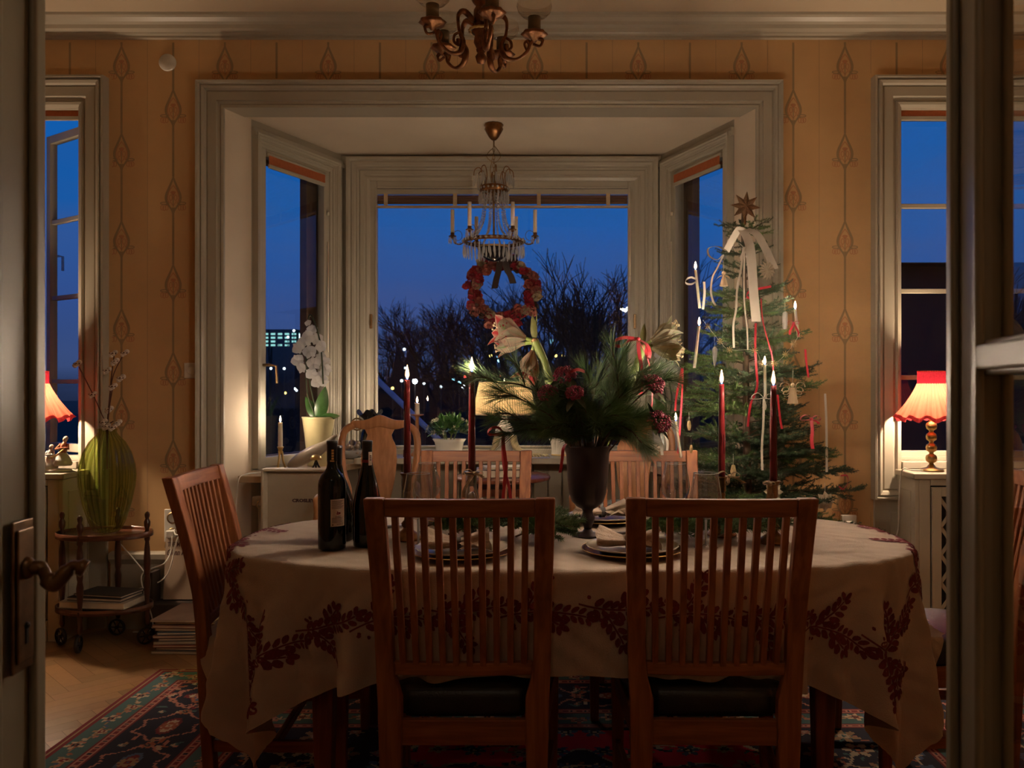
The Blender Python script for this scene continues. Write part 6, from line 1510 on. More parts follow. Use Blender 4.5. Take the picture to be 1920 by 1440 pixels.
for sx in (-1, 1):
    for sy in (-1, 1): MB().box((sx*.165-.016, sy*.135-.016, 0), (sx*.165+.016, sy*.135+.016, .37)).build('leg', M_honey, st, bevel=.003)
# radiators under the side sills
def radiator(label, Mx, x0, n, pitch):
    t = thing('radiator', label, 'radiator'); mb = MB()
    for k in range(n):
        x = x0+k*pitch; mb.box((x, -.085, .12), (x+pitch*.62, -.045, .70), 0, Mx); mb.box((x+.006, -.105, .16), (x+pitch*.62-.006, -.03, .66), 0, Mx)
    mb.box((x0, -.08, .14), (x0+n*pitch-.01, -.05, .18), 0, Mx); mb.box((x0, -.08, .64), (x0+n*pitch-.01, -.05, .68), 0, Mx); mb.build('fins', M_radp, t, bevel=.006)
    for k in (0, n-1): MB().box((x0+k*pitch+.005, -.09, 0), (x0+k*pitch+.025, -.05, .13), 0, Mx).build('foot', M_radp, t)
    return t
M_radp = mat('cream_radiator_paint', (.46, .40, .30), .4, var=.06)
t = radiator('old cream radiator under left bay sill with round valve', M_bl, .06, 11, .058)
c = px(487, 939, 4.42); MB().tube([c+Vector((-.035, -.006, 0)), c+Vector((-.01, 0, 0)), c+Vector((.02, 0, 0)), c+Vector((.028, 0, 0))], [.022, .026, .026, .014], 18).build('valve_knob', M_cord, t); MB().tube([c+Vector((.02, 0, 0)), c+Vector((.07, .06, 0)), c+Vector((.07, .10, 0))], .010, 8).build('pipe', M_radp, t); MB().tube([c+Vector((.0, .0, -.02)), c+Vector((.0, .0, -.56))], .009, 8).build('pipe', M_radp, t)
radiator('old cream radiator under right bay sill behind the tree', M_br, .06, 11, .058)
t = MB().tube(bez([(-1.53, 4.50, .803), (-1.50, 4.46, .80), (-1.545, 4.40, .797), (-1.57, 4.33, .796), (-1.592, 4.295, .77), (-1.60, 4.28, .60), (-1.63, 4.29, .40), (-1.66, 4.31, .2), (-1.66, 4.34, .01)], 6), .0035, 6).build('cable', M_cord); tag(t, 'thin white cable hanging from left end of the bay sill', 'cable')
# ================================================================== radiator cabinets, red lamps, left corner
M_cab = mat('cabinet_paint', (.45, .39, .29), .4, var=.05, scale=3); M_hole = mat('dark_grille_backing', (.02, .018, .015), .9)
CT = .82
def cabinet(label, x0, x1):
    t = thing('radiator_cabinet', label, 'cabinet', ((x0+x1)/2, YW-.125, 0)); w = (x1-x0)/2
    MB().box((-w-.012, -.135, CT-.028), (w+.012, .10, CT)).build('cabinet_top', M_cab, t, bevel=.005)
    mb = MB(); mb.box((-w, -.12, .0), (-w+.02, .10, CT-.03)); mb.box((w-.02, -.12, .0), (w, .10, CT-.03)); mb.box((-w+.02, -.10, CT-.06), (w-.02, .10, CT-.03))
    for s in (-1, 1): mb.box((s*(w+.002)-.003, -.075, .10), (s*(w+.002)+.003, .06, CT-.09))
    for x in (-w+.02, w-.075): mb.box((x, -.12, 0), (x+.055, -.10, CT-.03))
    mb.box((-w+.075, -.12, 0), (w-.075, -.10, .10)); mb.box((-w+.075, -.12, CT-.06), (w-.075, -.10, CT-.03)); mb.build('body', M_cab, t, bevel=.003)
    MB().box((-w+.03, -.097, .05), (w-.03, -.093, CT-.06)).build('grille_backing', M_hole, t)  # near-black sheet behind the lattice openings
    for x0_, x1_ in ((-w+.082, -.008), (.008, w-.082)):
        mb = MB(); sash(mb, x0_, .107, x1_, CT-.067, .045, -.125, -.104, Matrix())
        L = (x1_-x0_-.09); n = 3; hgt = (CT-.067-.107-.09)
        m = max(2, int(hgt/(L/n*1.0))); 
        for i in range(-m, n+m):
            for sg in (-1, 1):
                # diagonal laths clipped to the opening
                pts = []
                for k in range(61):
                    q = k/60; z = .152+hgt*q; x = x0_+.045+L*(i/n)+sg*(z-.152)*.72
                    if x0_+.04 <= x <= x1_-.04: pts.append((x, z))
                if len(pts) > 3:
                    (ax, az), (bx, bz) = pts[0], pts[-1]; l = math.hypot(bx-ax, bz-az); nx_, nz_ = -(bz-az)/l*.009, (bx-ax)/l*.009; y = -.116 if sg > 0 else -.112
                    mb.add([(ax+nx_, y, az+nz_), (ax-nx_, y, az-nz_), (bx-nx_, y, bz-nz_), (bx+nx_, y, bz+nz_), (ax+nx_, y+.004, az+nz_), (ax-nx_, y+.004, az-nz_), (bx-nx_, y+.004, bz-nz_), (bx+nx_, y+.004, bz+nz_)], [(0, 1, 2, 3), (7, 6, 5, 4), (0, 4, 5, 1), (2, 6, 7, 3), (1, 5, 6, 2), (3, 7, 4, 0)])
        ld = mb.build('lattice_door', M_cab, t, bevel=.001); s = 1 if x0_ > 0 else -1; MB().ball((s*.022, -.135, .45), .010, 10, 6).build('knob', M_dkbrass, ld)
    return t
cabinet('painted radiator cabinet with lattice doors under the left window', -3.34, -2.395); cabinet('painted radiator cabinet with lattice doors under the right window', 1.755, 2.70)
# sill boards inside the window openings
for k, w in ((14, LW), (15, RW)):
    struct(MB().box((w[0]+.015, YW-.02, CT-.0), (w[1]-.015, YW+.06, .856)).build(f'trim_{k}', M_trim2, bevel=.003))
# red lamps
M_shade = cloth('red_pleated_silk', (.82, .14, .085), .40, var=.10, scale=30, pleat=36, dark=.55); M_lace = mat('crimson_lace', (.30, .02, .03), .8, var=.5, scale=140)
def red_lamp(label, x, y, first=None):
    t = thing('table_lamp', label, 'lamp', (x, y, CT+.001))
    MB().lathe([(0, 0), (.058, 0), (.060, .004), (.052, .010), (.022, .018), (.014, .030)], 32).build('foot', M_gold, t)
    pr = [(.012, .028), (.010, .042)]
    for k in range(4): z = .062+k*.054; pr += [(.012, z-.022), (.024, z-.014), (.0275, z), (.024, z+.014), (.012, z+.022), (.0105, z+.026)]
    MB().lathe(pr+[(.010, .29), (0, .29)], 24).build('beaded_stem', M_gold, t)
    MB().tube([(0, 0, .285), (0, 0, .34)], .014, 12).build('socket', M_dkbrass, t)
    MB().ball((0, 0, .372), (.030, .030, .036), 12, 8).build('bulb', emit('red_lamp_bulb', (1, .74, .50), 1300), t)
    def ring(q, n=216):
        r = .066+.102*q**1.15; out = []
        for k in range(n):
            a = 2*PI*k/n; rr = r+.0022*math.cos(36*a)*(.5+q)+.013*q**2.5*math.cos(12*a); z = .438-.182*q-.012*q**4*math.cos(12*a+PI)
            out.append((rr*math.cos(a), rr*math.sin(a), z))
        return out
    mb = MB(); mb.loft([ring(i/10) for i in range(10)], 0, True, False); so = mb.build('pleated_skirt', M_shade, t)
    mb = MB(); mb.loft([ring(q) for q in (.9, .93, .965, 1.0)], 0, True, False); mb.build('lace_hem', cloth('dark_red_lace', (.24, .018, .02), .12, var=.6, scale=150), so)
    mb = MB(); mb.lathe([(.066, .436), (.067, .46), (.0665, .495), (.064, .496)], 48, 0, False); mb.build('top_band', cloth('red_band_lace', (.20, .010, .018), .07, var=.5, scale=150), so)
    MB().lathe([(.065, .493), (.0675, .496), (.066, .500), (.063, .497)], 48, 0, False).build('top_edge', M_shade, so)
    return t
red_lamp('lit red pleated lamp with brass bead stem at the right window', 1.885, 4.27); red_lamp('lit red pleated lamp at the left window behind the door edge', -2.60, 4.26)
def cable(label, pts, r=.0035): o = MB().tube(bez(pts, 7), r, 6).build('cable', M_cord); tag(o, label, 'cable'); return o
cable('white lamp cable dropping from right cabinet top along wall', [(1.83, 4.24, CT+.006), (1.78, 4.25, CT+.006), (1.738, 4.27, CT+.003), (1.728, 4.28, .70), (1.725, 4.30, .50), (1.66, 4.32, .40), (1.60, 4.33, .30)])
cable('white lamp cable dropping from left cabinet top behind green vase', [(-2.54, 4.24, CT+.006), (-2.45, 4.23, CT+.006), (-2.375, 4.26, CT-.02), (-2.36, 4.30, .60), (-2.22, 4.345, .45), (-2.05, 4.33, .24), (-2.18, 4.33, .20), (-1.98, 4.33, .27), (-1.93, 4.345, .44), (-1.905, 4.37, .53)])
# porcelain groups on the left cabinet
def figure(t, c, s, lean, coat, arm):
    c = Vector(c); up = Vector((lean, -.1, 1)).normalized()
    mb = MB(); mb.lathe([(0, 0), (.034*s, 0), (.038*s, .01*s), (.030*s, .03*s), (.022*s, .045*s), (.014*s, .06*s)], 16, 0, True, TR(c), True, 7, .10); mb.build('lace_skirt', M_white, t)
    b = c+Vector((0, 0, .052*s)); mb = MB(); mb.tube([b, b+up*.018*s, b+up*.040*s, b+up*.052*s], [.014*s, .016*s, .013*s, .006*s], 10)
    for sd in (-1, 1): mb.tube([b+up*.042*s+Vector((sd*.014*s, 0, 0)), b+up*.022*s+Vector((sd*.026*s, -.010*s, 0)), b+up*.020*s+Vector((arm*.02*s, -.028*s, .006*s))], [.006*s, .0055*s, .004*s], 7)
    mb.build('torso', coat, t); mb = MB(); mb.ball(b+up*.063*s, (.0095*s, .0095*s, .012*s), 10, 8); mb.build('head', mat('porcelain_skin', (.74, .60, .48), .2), t)
    mb = MB(); mb.ball(b+up*.068*s+Vector((0, .004*s, 0)), (.0105*s, .0095*s, .0095*s), 8, 6); mb.build('hair', mat('pale_wig', (.60, .50, .36), .4), t)
t = thing('porcelain_group', 'white porcelain pair of seated musicians on the left cabinet', 'figurine', (-2.465, 4.225, CT+.001)); M_coral = mat('coral_porcelain', (.55, .20, .12), .2, var=.3)
MB().lathe([(0, 0), (.062, 0), (.066, .006), (.06, .014), (0, .018)], 24, 0, True, None, True, 9, .05, 1.15, .6).build('scrolled_base', M_white, t)
figure(t, (-.034, 0, .014), .95, .15, M_white, 1); figure(t, (.026, .004, .030), 1.15, .25, M_coral, 1)
MB().tube([(-.01, -.03, .07), (.02, -.034, .085), (.055, -.03, .118)], [.007, .004, .003], 7).build('lute', M_gold, t)
t = thing('porcelain_group', 'tiny white porcelain figure at the door edge on left cabinet', 'figurine', (-2.515, 4.20, CT+.001)); MB().lathe([(0, 0), (.02, 0), (.021, .004), (0, .008)], 16).build('scrolled_base', M_white, t); figure(t, (0, 0, .006), .55, .0, M_white, -1)
# tea trolley
t = thing('serving_trolley', 'small dark turned-wood trolley with two oval trays and wheels', 'trolley', (-2.175, 4.115, 0)); PR = [(-.20, -.0), (-.045, -.125), (.205, .01), (-.01, .155)]
M_trol = wood('dark_turned_wood', (.04, .014, .008), (.08, .028, .015), .32)
ov = [(.225*math.cos(2*PI*k/48), .15*math.sin(2*PI*k/48)+.01) for k in range(48)]
for z, n in ((.520, 'upper_tray'), (.170, 'lower_tray')):
    mb = MB(); mb.prism(ov, .012, 0, TR((0, 0, z))); mb.loft([[(x*k, y*k, z+h) for x, y in ov] for k, h in ((.97, .012), (.975, .026), (1.0, .026), (1.0, .0))], 0, True, False); mb.build(n, wood('reddish_tray', (.10, .034, .018), (.17, .064, .031), .28, 'X'), t)
for i, (x, y) in enumerate(PR):
    pr = [(.008, .085), (.012, .10), (.010, .14), (.013, .165), (.013, .185), (.009, .20), (.014, .26), (.016, .30), (.011, .33), (.014, .345), (.016, .40), (.013, .46), (.009, .495), (.013, .505), (.013, .54), (.008, .552), (.014, .57), (.015, .59), (.008, .605), (.011, .615), (.012, .625), (.008, .636), (0, .640)]
    po = MB().lathe(pr, 14, 0, True, TR((x, y, 0))).build('post', M_trol, t)
    a = .5+i*.9; w = MB(); Mw = TR((x, y-.012, .042), frame_from((math.sin(a), math.cos(a), 0)))
    w.lathe([(.034, -.008), (.041, -.006), (.041, .006), (.034, .008)], 24, 0, False, Mw); w.lathe([(0, -.006), (.009, -.008), (.009, .008), (0, .006)], 10, 0, True, Mw)
    for k in range(6): b = 2*PI*k/6; w.tube([Mw @ Vector((.008*math.cos(b), .008*math.sin(b), 0)), Mw @ Vector((.036*math.cos(b), .036*math.sin(b), 0))], .003, 5)
    wo = w.build('wheel', mat('black_rubber', (.025, .02, .018), .5), po); MB().tube([(x, y, .09), (x, y-.006, .075), (x, y-.012, .044)], .006, 7).build('caster_fork', M_dkbrass, po)
book('large cream-edged book lying on lower trolley tray', -2.17, 4.11, .197, .33, .20, .030, (.40, .35, .27), -.1, 'books on the trolley')
book('black book lying second from top on the trolley', -2.165, 4.115, .2275, .28, .17, .016, (.025, .025, .028), -.15, 'books on the trolley')
book('thin dark glossy book lying topmost on the trolley', -2.15, 4.12, .244, .26, .16, .012, (.04, .04, .045), -.2, 'books on the trolley')
# ribbed green vase with cotton twigs
vx, vy, vz = -2.150, 4.10, .547-.0005
vase = thing('ribbed_vase', 'large ribbed olive-green glass vase standing on the trolley', 'vase', (vx, vy, vz)); M_green = glass('olive_glass', (.82, .87, .58), ior=1.5, boost=1.8, ribs=24)
pr = [(.050, .004), (.062, .012), (.080, .05), (.106, .14), (.121, .22), (.1245, .27), (.120, .32), (.104, .38), (.078, .43), (.050, .462), (.040, .478), (.043, .490), (.045, .494)]
MB().lathe(pr, 168, 0, False, None, True, 24, .030).build('ribbed_body', M_green, vase); MB().lathe([(r-.006, z+.004) for r, z in pr[:-1]], 96, 0, False, None, True, 24, .018).build('inner_wall', glass('olive_glass_inner', (.88, .92, .72), ior=1.3, boost=.7), vase)
MB().lathe([(0, 0), (.050, 0), (.056, .006), (.050, .012), (0, .012)], 48, 0, True, None, True, 24, .05).build('heavy_foot', M_green, vase)
M_cot = mat('cotton_boll', (.70, .60, .50), .95, var=.1, scale=60, bump=.4, bscale=120); M_husk = mat('boll_husk', (.10, .035, .022), .8)
R8 = random.Random(4)
def cotton(label, pts, bolls):
    P = [Vector((vx, vy, vz+.30))]+[Vector((vx, vy, vz+.485)).lerp(Vector(pts[0]), .15)]+[Vector(p) for p in pts]; t = thing('cotton_twig', label, 'cotton twig', tuple(P[0]), 0, 'cotton twigs in the green vase'); MB().tube(bez(P, 6), .0028, 6).world('stem', M_husk, t)
    for b in bolls:
        b = Vector(b); mb = MB()
        for k in range(5): a = 2*PI*k/5; mb.ball(b+Vector((.011*math.cos(a), .008*math.sin(a), .009*math.sin(a+1))), R8.uniform(.0095, .0125), 8, 6)
        bo = mb.world('boll', M_cot, t); mb = MB()
        for k in range(5): a = 2*PI*k/5; mb.petal(TR(b-Vector((0, .004, .012)), frame_from((math.cos(a), -.4+math.sin(a)*.6, .55))), .026, .014, .2, .2, 4)
        mb.world('husk', M_husk, bo)
q = lambda x, y, d=4.09: px(x, y, d)
cotton('cotton twig leaning left towards the window', [q(190, 775), q(172, 735), q(148, 688)], [q(174, 740), q(145, 682)])
cotton('tallest cotton twig with a boll at its forked top', [q(204, 760), q(212, 705), q(232, 664)], [q(234, 662), q(227, 709), q(205, 768)])
cotton('cotton twig behind tallest one with three bolls', [q(206, 760, 4.11), q(208, 715, 4.11), q(214, 668, 4.11)], [q(213, 663, 4.11), q(201, 695, 4.11), q(216, 678, 4.08)])
cotton('cotton twig half way up in the middle of the vase', [q(205, 765, 4.07), q(211, 728, 4.07)], [q(212, 725, 4.07), q(194, 792, 4.07), q(221, 793, 4.07)])
cotton('cotton bolls lying low in the mouth of the vase', [q(212, 790, 4.06)], [q(212, 801, 4.06), q(200, 800, 4.07)])
# records and boxes beside the trolley
def sleeve(label, x, y, z, rz, h, c): 
    t = thing('record_sleeve', label, 'record', (x, y, z), rz, 'stacked record sleeves'); cm = mat('sleeve_%d_%d_%d' % tuple(int(k*255) for k in c), c, .6, var=.15, scale=8)
    mb = MB(); mb.box((-.155, -.155, 0), (.155, .155, h)); mb.build('sleeve', cm, t, bevel=.001); MB().box((-.150, -.1565, h*.35), (.154, -.1555, h*.7)).build('open_edge', mat('book_pages', (.62, .54, .42), .8), t)
cols = [(.30, .24, .18), (.10, .10, .12), (.34, .12, .09), (.42, .38, .30), (.16, .14, .13), (.36, .20, .15), (.09, .13, .17), (.40, .33, .24), (.34, .16, .12), (.20, .15, .11), (.36, .24, .19)]
names = ['tan record sleeve at the very bottom of the floor stack', 'black record sleeve second from bottom of the floor stack', 'brick-red record sleeve third from bottom of floor stack', 'cream record sleeve fourth from bottom of floor stack', 'dark brown record sleeve fifth from bottom of floor stack', 'pinkish brown record sleeve in middle of floor stack', 'blue-black record sleeve just above middle of floor stack', 'beige record sleeve fourth from top of floor stack', 'rust-red record sleeve third from top of floor stack', 'umber record sleeve second from top of floor stack', 'faded pink-brown record sleeve on top of the floor stack']
z = .001
for i, (c, la) in enumerate(zip(cols, names)):
    h = (.013, .016, .012, .014, .017, .012, .015, .013, .014, .016, .010)[i]; sleeve(la, -1.705+R8.uniform(-.012, .012), 4.12+R8.uniform(-.010, .010), z, R8.uniform(-.06, .06), h, c); z += h+.0006
t = thing('record_album', 'cream record album with printed title leaning behind sleeve stack', 'record', (-1.83, 4.335, .161)); 
Ma = TR((0, 0, 0), (math.radians(-6), 0, 0)); MB().box((-.158, -.004, 0), (.158, .004, .315), 0, Ma).build('sleeve', mat('cream_album_card', (.50, .38, .28), .55, var=.05), t, bevel=.001)
vs, fs = text_mesh('THE MUSIC OF', .034, .0004, .0002); mb = MB(); mb.add(vs, fs, 0, False, Ma @ TR((-.148, -.0044, .265), (PI/2, 0, 0), (.66, 1, 1)))
vs, fs = text_mesh('Glenn Miller', .042, .0004, .0004, .35); mb.add(vs, fs, 0, False, Ma @ TR((-.152, -.0044, .222), (PI/2, 0, 0), (.66, 1, 1)))
mb.build('title', M_ink, t); mb = MB(); mb.tube([Ma @ Vector(p) for p in bez([(.03, -.0046, .19), (.06, -.0046, .15), (.09, -.0046, .09), (.10, -.0046, .03)], 5)], .004, 5); mb.build('printed_trombone', M_gold, t)
t = thing('record_crate', 'low dark box holding the records upright by the wall', 'box', (-1.83, 4.305, 0)); MB().box((-.19, -.055, .001), (.19, .075, .155)).build('crate', mat('dark_box', (.05, .035, .028), .7), t, bevel=.003)
MB().box((-.205, -.03, .155), (-.185, .06, .31)).build('side_panel', MATS['dark_box'], t, bevel=.002)
# wall fittings
c = px(361, 695, YW); t = thing('wall_dimmer', 'square white dimmer switch on wallpaper beside the bay casing', 'switch', (c.x, YW-.0005, c.z)); MB().box((-.040, -.012, -.040), (.040, 0, .040)).build('cover_plate', M_cord, t, bevel=.004); MB().tube([(.0, -.011, 0), (.0, -.024, 0)], .020, 24, smooth=False).build('dial', M_cord, t, bevel=.002)
c = px(315, 118, YW); t = thing('wall_disc', 'round white cover disc high on left wallpaper', 'vent', (c.x, YW-.0005, c.z)); MB().lathe([(0, 0), (.044, 0), (.044, .008), (.040, .012), (0, .013)], 36, 0, True, TR((0, 0, 0), (PI/2, 0, 0))).build('disc', M_cord, t)
c = px(326, 985, YW); t = thing('wall_socket', 'white double socket with plugs behind the left end chair', 'socket', (c.x, YW-.0005, c.z)); MB().box((-.045, -.012, -.085), (.045, 0, .085)).build('cover_plate', M_cord, t, bevel=.004)
for zz in (.04, -.04): MB().lathe([(.030, 0), (.030, .004), (.022, .004)], 20, 0, False, TR((.0, -.012, zz), (PI/2, 0, 0))).build('socket_ring', M_dkbrass, t)
MB().box((-.022, -.05, -.058), (.022, -.013, -.02)).build('plug', M_cord, t, bevel=.005)
c = px(1590, 983, YW); t = thing('wall_socket', 'white wall socket low on wallpaper right of the tree', 'socket', (c.x, YW-.0005, c.z)); MB().box((-.040, -.018, -.05), (.040, 0, .05)).build('cover_plate', M_cord, t, bevel=.004); MB().box((-.02, -.04, -.02), (.02, -.018, .02)).build('plug', M_cord, t, bevel=.004)
cable('white cable from the left socket looping down beside the album', [(-1.945, 4.34, .48), (-1.95, 4.33, .40), (-1.97, 4.30, .35), (-2.02, 4.26, .33), (-2.06, 4.25, .28), (-2.00, 4.25, .05), (-2.10, 4.25, .02)])
cable('white cable draped over the upright record album', [(-1.93, 4.345, .50), (-1.92, 4.31, .52), (-1.90, 4.28, .50), (-1.85, 4.27, .505), (-1.80, 4.275, .53), (-1.74, 4.25, .50)])
# ================================================================== hanging lights and the wreath
# crystal chandelier in the bay
bx, by = BX+.0, 4.67; bzc = ZB
def zz(y): return pz(y, by)
t = thing('crystal_chandelier', 'small crystal chandelier with ivory candle sleeves hanging in the bay', 'chandelier', (bx, by, 0))
MB().lathe([(0, bzc-.002), (.05, bzc-.002), (.052, bzc-.010), (.046, bzc-.018), (.050, bzc-.03), (.040, bzc-.05), (.026, bzc-.075), (.012, bzc-.09), (0, bzc-.092)], 24, 0, True, None, True, 12, .03).build('ceiling_rose', M_bronze, t)
MB().tube([(0, 0, bzc-.09), (0, 0, zz(276))], .0045, 8).build('rod', M_dkbrass, t)
mb = MB(); z = zz(276)
k = 0
while z > zz(330):
    a = PI/2*(k % 2); mb.tube([(.006*math.cos(u)*math.cos(a), .006*math.cos(u)*math.sin(a), z-.012+.014*math.sin(u)) for u in [2*PI*i/10 for i in range(11)]], .0018, 5); z -= .022; k += 1
mb.build('chain', M_dkbrass, t)
mb = MB(); mb.tube(bez([(0, 0, zz(272)), (.034, 0, zz(288)), (.03, 0, zz(298)), (0, .01, zz(304)), (-.036, 0, zz(296)), (-.034, 0, zz(288)), (0, 0, zz(280)), (-.02, 0, zz(320)), (-.008, 0, zz(345))], 5), .0022, 5); mb.build('flex', M_dkbrass, t)
def drop(mb, p, L, r): mb.lathe([(.0004, 0), (r*.45, -.12*L), (r, -.66*L), (r*.6, -.88*L), (.0004, -L)], 6, 0, True, TR(p), False)
# crown
mb = MB(); mb.tube([(0, 0, zz(330)), (0, 0, zz(445))], .006, 8); mb.build('central_stem', M_dkbrass, t)
rc = .108*1.0; zr = zz(355)
MB().lathe([(.070, zr-.018), (.078, zr-.014), (.080, zr+.012), (.074, zr+.016)], 40, 0, False).build('crown_ring', M_bronze, t)
for k in range(8):
    a = 2*PI*k/8+.2; c, s = math.cos(a), math.sin(a)
    MB().tube(bez([(.072*c, .072*s, zr+.01), (.060*c, .060*s, zz(330)), (.078*c, .078*s, zz(316)), (.104*c, .104*s, zz(320)), (.110*c, .110*s, zz(331))], 5), .0025, 6).build('crown_hook', M_bronze, t)
mb = MB()
for k in range(8):
    a = 2*PI*k/8+.2
    for q, zq in ((.110, zz(331)), (.098, zz(326)), (.085, zz(326))): drop(mb, (q*math.cos(a), q*math.sin(a), zq), .062, .0058)
for k in range(26): a = 2*PI*k/26; drop(mb, (.080*math.cos(a), .080*math.sin(a), zr-.016), .068, .0056)
for k in range(16): a = 2*PI*k/16; drop(mb, (.045*math.cos(a), .045*math.sin(a), zz(333)), .05, .005)
o = mb.build('crown_drops', M_crystal, t); o['kind'] = 'stuff'
mb = MB()
for k in range(20): a = 2*PI*k/20; mb.ball((.081*math.cos(a), .081*math.sin(a), zr), .0065, 7, 5)
mb.build('crown_studs', M_crystal, t)
# main ring, with strings of beads curving down to it
zm = zz(452); rm = .162
MB().lathe([(rm-.006, zm-.014), (rm+.001, zm-.013), (rm+.002, zm+.006), (rm-.004, zm+.008), (rm-.010, zm+.002)], 56, 0, False).build('main_ring', M_bronze, t)
for k in range(10):
    a = 2*PI*k/10+.15; mb = MB(); pts = bez([(.066, 0, zr-.01), (.060, 0, zz(395)), (.075, 0, zz(420)), (.110, 0, zz(438)), (rm-.01, 0, zm+.012)], 6)
    for p in pts[::1]: mb.ball((p.x*math.cos(a), p.x*math.sin(a), p.z), .0062, 7, 5)
    mb.build('bead_string', M_crystal, t)
mb = MB()
for k in range(36): a = 2*PI*k/36; mb.ball(((rm+.006)*math.cos(a), (rm+.006)*math.sin(a), zm-.002), .0078, 7, 5)
mb.build('ring_studs', M_crystal, t)
mb = MB()
for k in range(38): a = 2*PI*k/38; drop(mb, ((rm+.003)*math.cos(a), (rm+.003)*math.sin(a), zm-.022), .070, .0062)
for k in range(22): a = 2*PI*k/22; drop(mb, (.085*math.cos(a), .085*math.sin(a), zm-.040), .062, .0058)
o = mb.build('fringe_drops', M_crystal, t); o['kind'] = 'stuff'
MB().lathe([(.082, zm-.03), (.080, zm-.048), (.066, zm-.082), (.036, zm-.106), (0, zm-.114)], 36).build('dark_glass_bowl', mat('cobalt_bowl', (.006, .007, .014), .08, coat=.5), t)
MB().lathe([(.083, zm-.028), (.085, zm-.033), (.083, zm-.038)], 36, 0, False).build('bowl_rim', M_gold, t)
for k in range(6):
    a = 2*PI*k/6+math.radians(0); ra = .226; sg = 1.0; c, s = math.cos(a), math.sin(a); lift = .0
    ao = MB().tube(bez([(rm*c, rm*s, zm), ((rm+.02)*c, (rm+.02)*s, zm-.018), ((ra-.015)*c, (ra-.015)*s, zm-.012), (ra*c, ra*s, zm+.018)], 5), .0036, 6).build('candle_arm', M_bronze, t)
    MB().tube([((rm+.035+.024*math.cos(u))*c, (rm+.035+.024*math.cos(u))*s, zm+.03+.028*math.sin(u)) for u in [2*PI*i/14 for i in range(13)]], .0016, 5).build('wire_loop', M_bronze, ao)
    MB().lathe([(0, zm+.012), (.006, zm+.014), (.012, zm+.022), (.022, zm+.026), (.020, zm+.029), (.011, zm+.032), (.011, zm+.046), (0, zm+.046)], 16, 0, True, TR((ra*c, ra*s, 0))).build('drip_pan', M_bronze, ao)
    MB().tube([(ra*c, ra*s, zm+.046), (ra*c, ra*s, zm+.172)], .0105, 14, smooth=True).build('candle_sleeve', M_wax, ao)
    mb = MB()
    for j in range(6): u = 2*PI*j/6; drop(mb, ((ra+0)*c+.019*math.cos(u), ra*s+.019*math.sin(u), zm+.026), .042, .0045)
    for j in range(7): q = j/6; mb.ball(((rm+(ra-rm)*q)*c, (rm+(ra-rm)*q)*s, zm+.015-.03*math.sin(PI*q)), .005, 6, 4)
    o = mb.build('pan_drops', M_crystal, ao); o['kind'] = 'stuff'
# wreath of paper flowers against the central window
wx, wy, wz = pX(943, 5.20), 5.20, pz(546, 5.20); t = thing('paper_wreath', 'wreath of red and cream paper roses hanging in the central window', 'wreath', (wx, wy, wz)); R9 = random.Random(12)
cl = [mat('paper_red', (.28, .014, .028), .8, var=.35, scale=30), mat('paper_coral', (.34, .085, .055), .8, var=.25, scale=30), mat('paper_cream', (.34, .25, .16), .8, var=.2, scale=30), mat('paper_pink', (.32, .11, .09), .8, var=.2, scale=30), mat('paper_brown', (.06, .035, .025), .8, var=.3)]
mb = MB(); mb.tube([(.180*math.cos(a), 0, .180*math.sin(a)) for a in [2*PI*k/40 for k in range(41)]], .026, 10); mb.build('straw_ring', cl[4], t)
for k in range(84):
    a = 2*PI*(k+R9.uniform(-.3, .3))/84*3; ro = .180+R9.choice([-.024, 0, .028])+R9.uniform(-.008, .008); c = Vector((ro*math.cos(a), -.022+R9.uniform(-.008, .012), ro*math.sin(a))); mb = MB()
    d = Vector((math.cos(a)*R9.uniform(-.2, .7), -1, math.sin(a)*R9.uniform(-.2, .7))); Mx = TR(c, frame_from(d))
    for j in range(9):
        b = 2.4*j; mb.petal(Mx @ Matrix.Rotation(b, 4, 'Z') @ Matrix.Rotation(math.radians(-(20+6*j)), 4, 'X'), R9.uniform(.030, .046), R9.uniform(.034, .05), .35, R9.uniform(-.2, .35), 4, wave=.4)
    mb.build('paper_rose', cl[R9.choice([0, 0, 0, 0, 1, 1, 2, 3, 3, 4, 4])], t)
for sd, dx, L in ((-1, -.036, .185), (1, .050, .155)):
    MB().strip(bez([(sd*.012, -.06, .195), (dx*.6, -.062, .12), (dx, -.06, .195-L*.7), (dx*1.3, -.06, .195-L)], 5), (1, .15*sd, .1), .040).build('ribbon_tail', M_brrib, t)
for sd in (-1, 1): MB().strip(bez([(0, -.06, .195), (sd*.05, -.075, .235), (sd*.10, -.07, .225), (sd*.06, -.062, .19), (0, -.06, .195)], 5), (0, .3, 1), .035).build('ribbon_loop', M_brrib, t)
MB().tube([(0, -.0, .20), (0, .05, .6), (0, .075, .76)], .0012, 5).build('hanging_thread', M_cord, t)
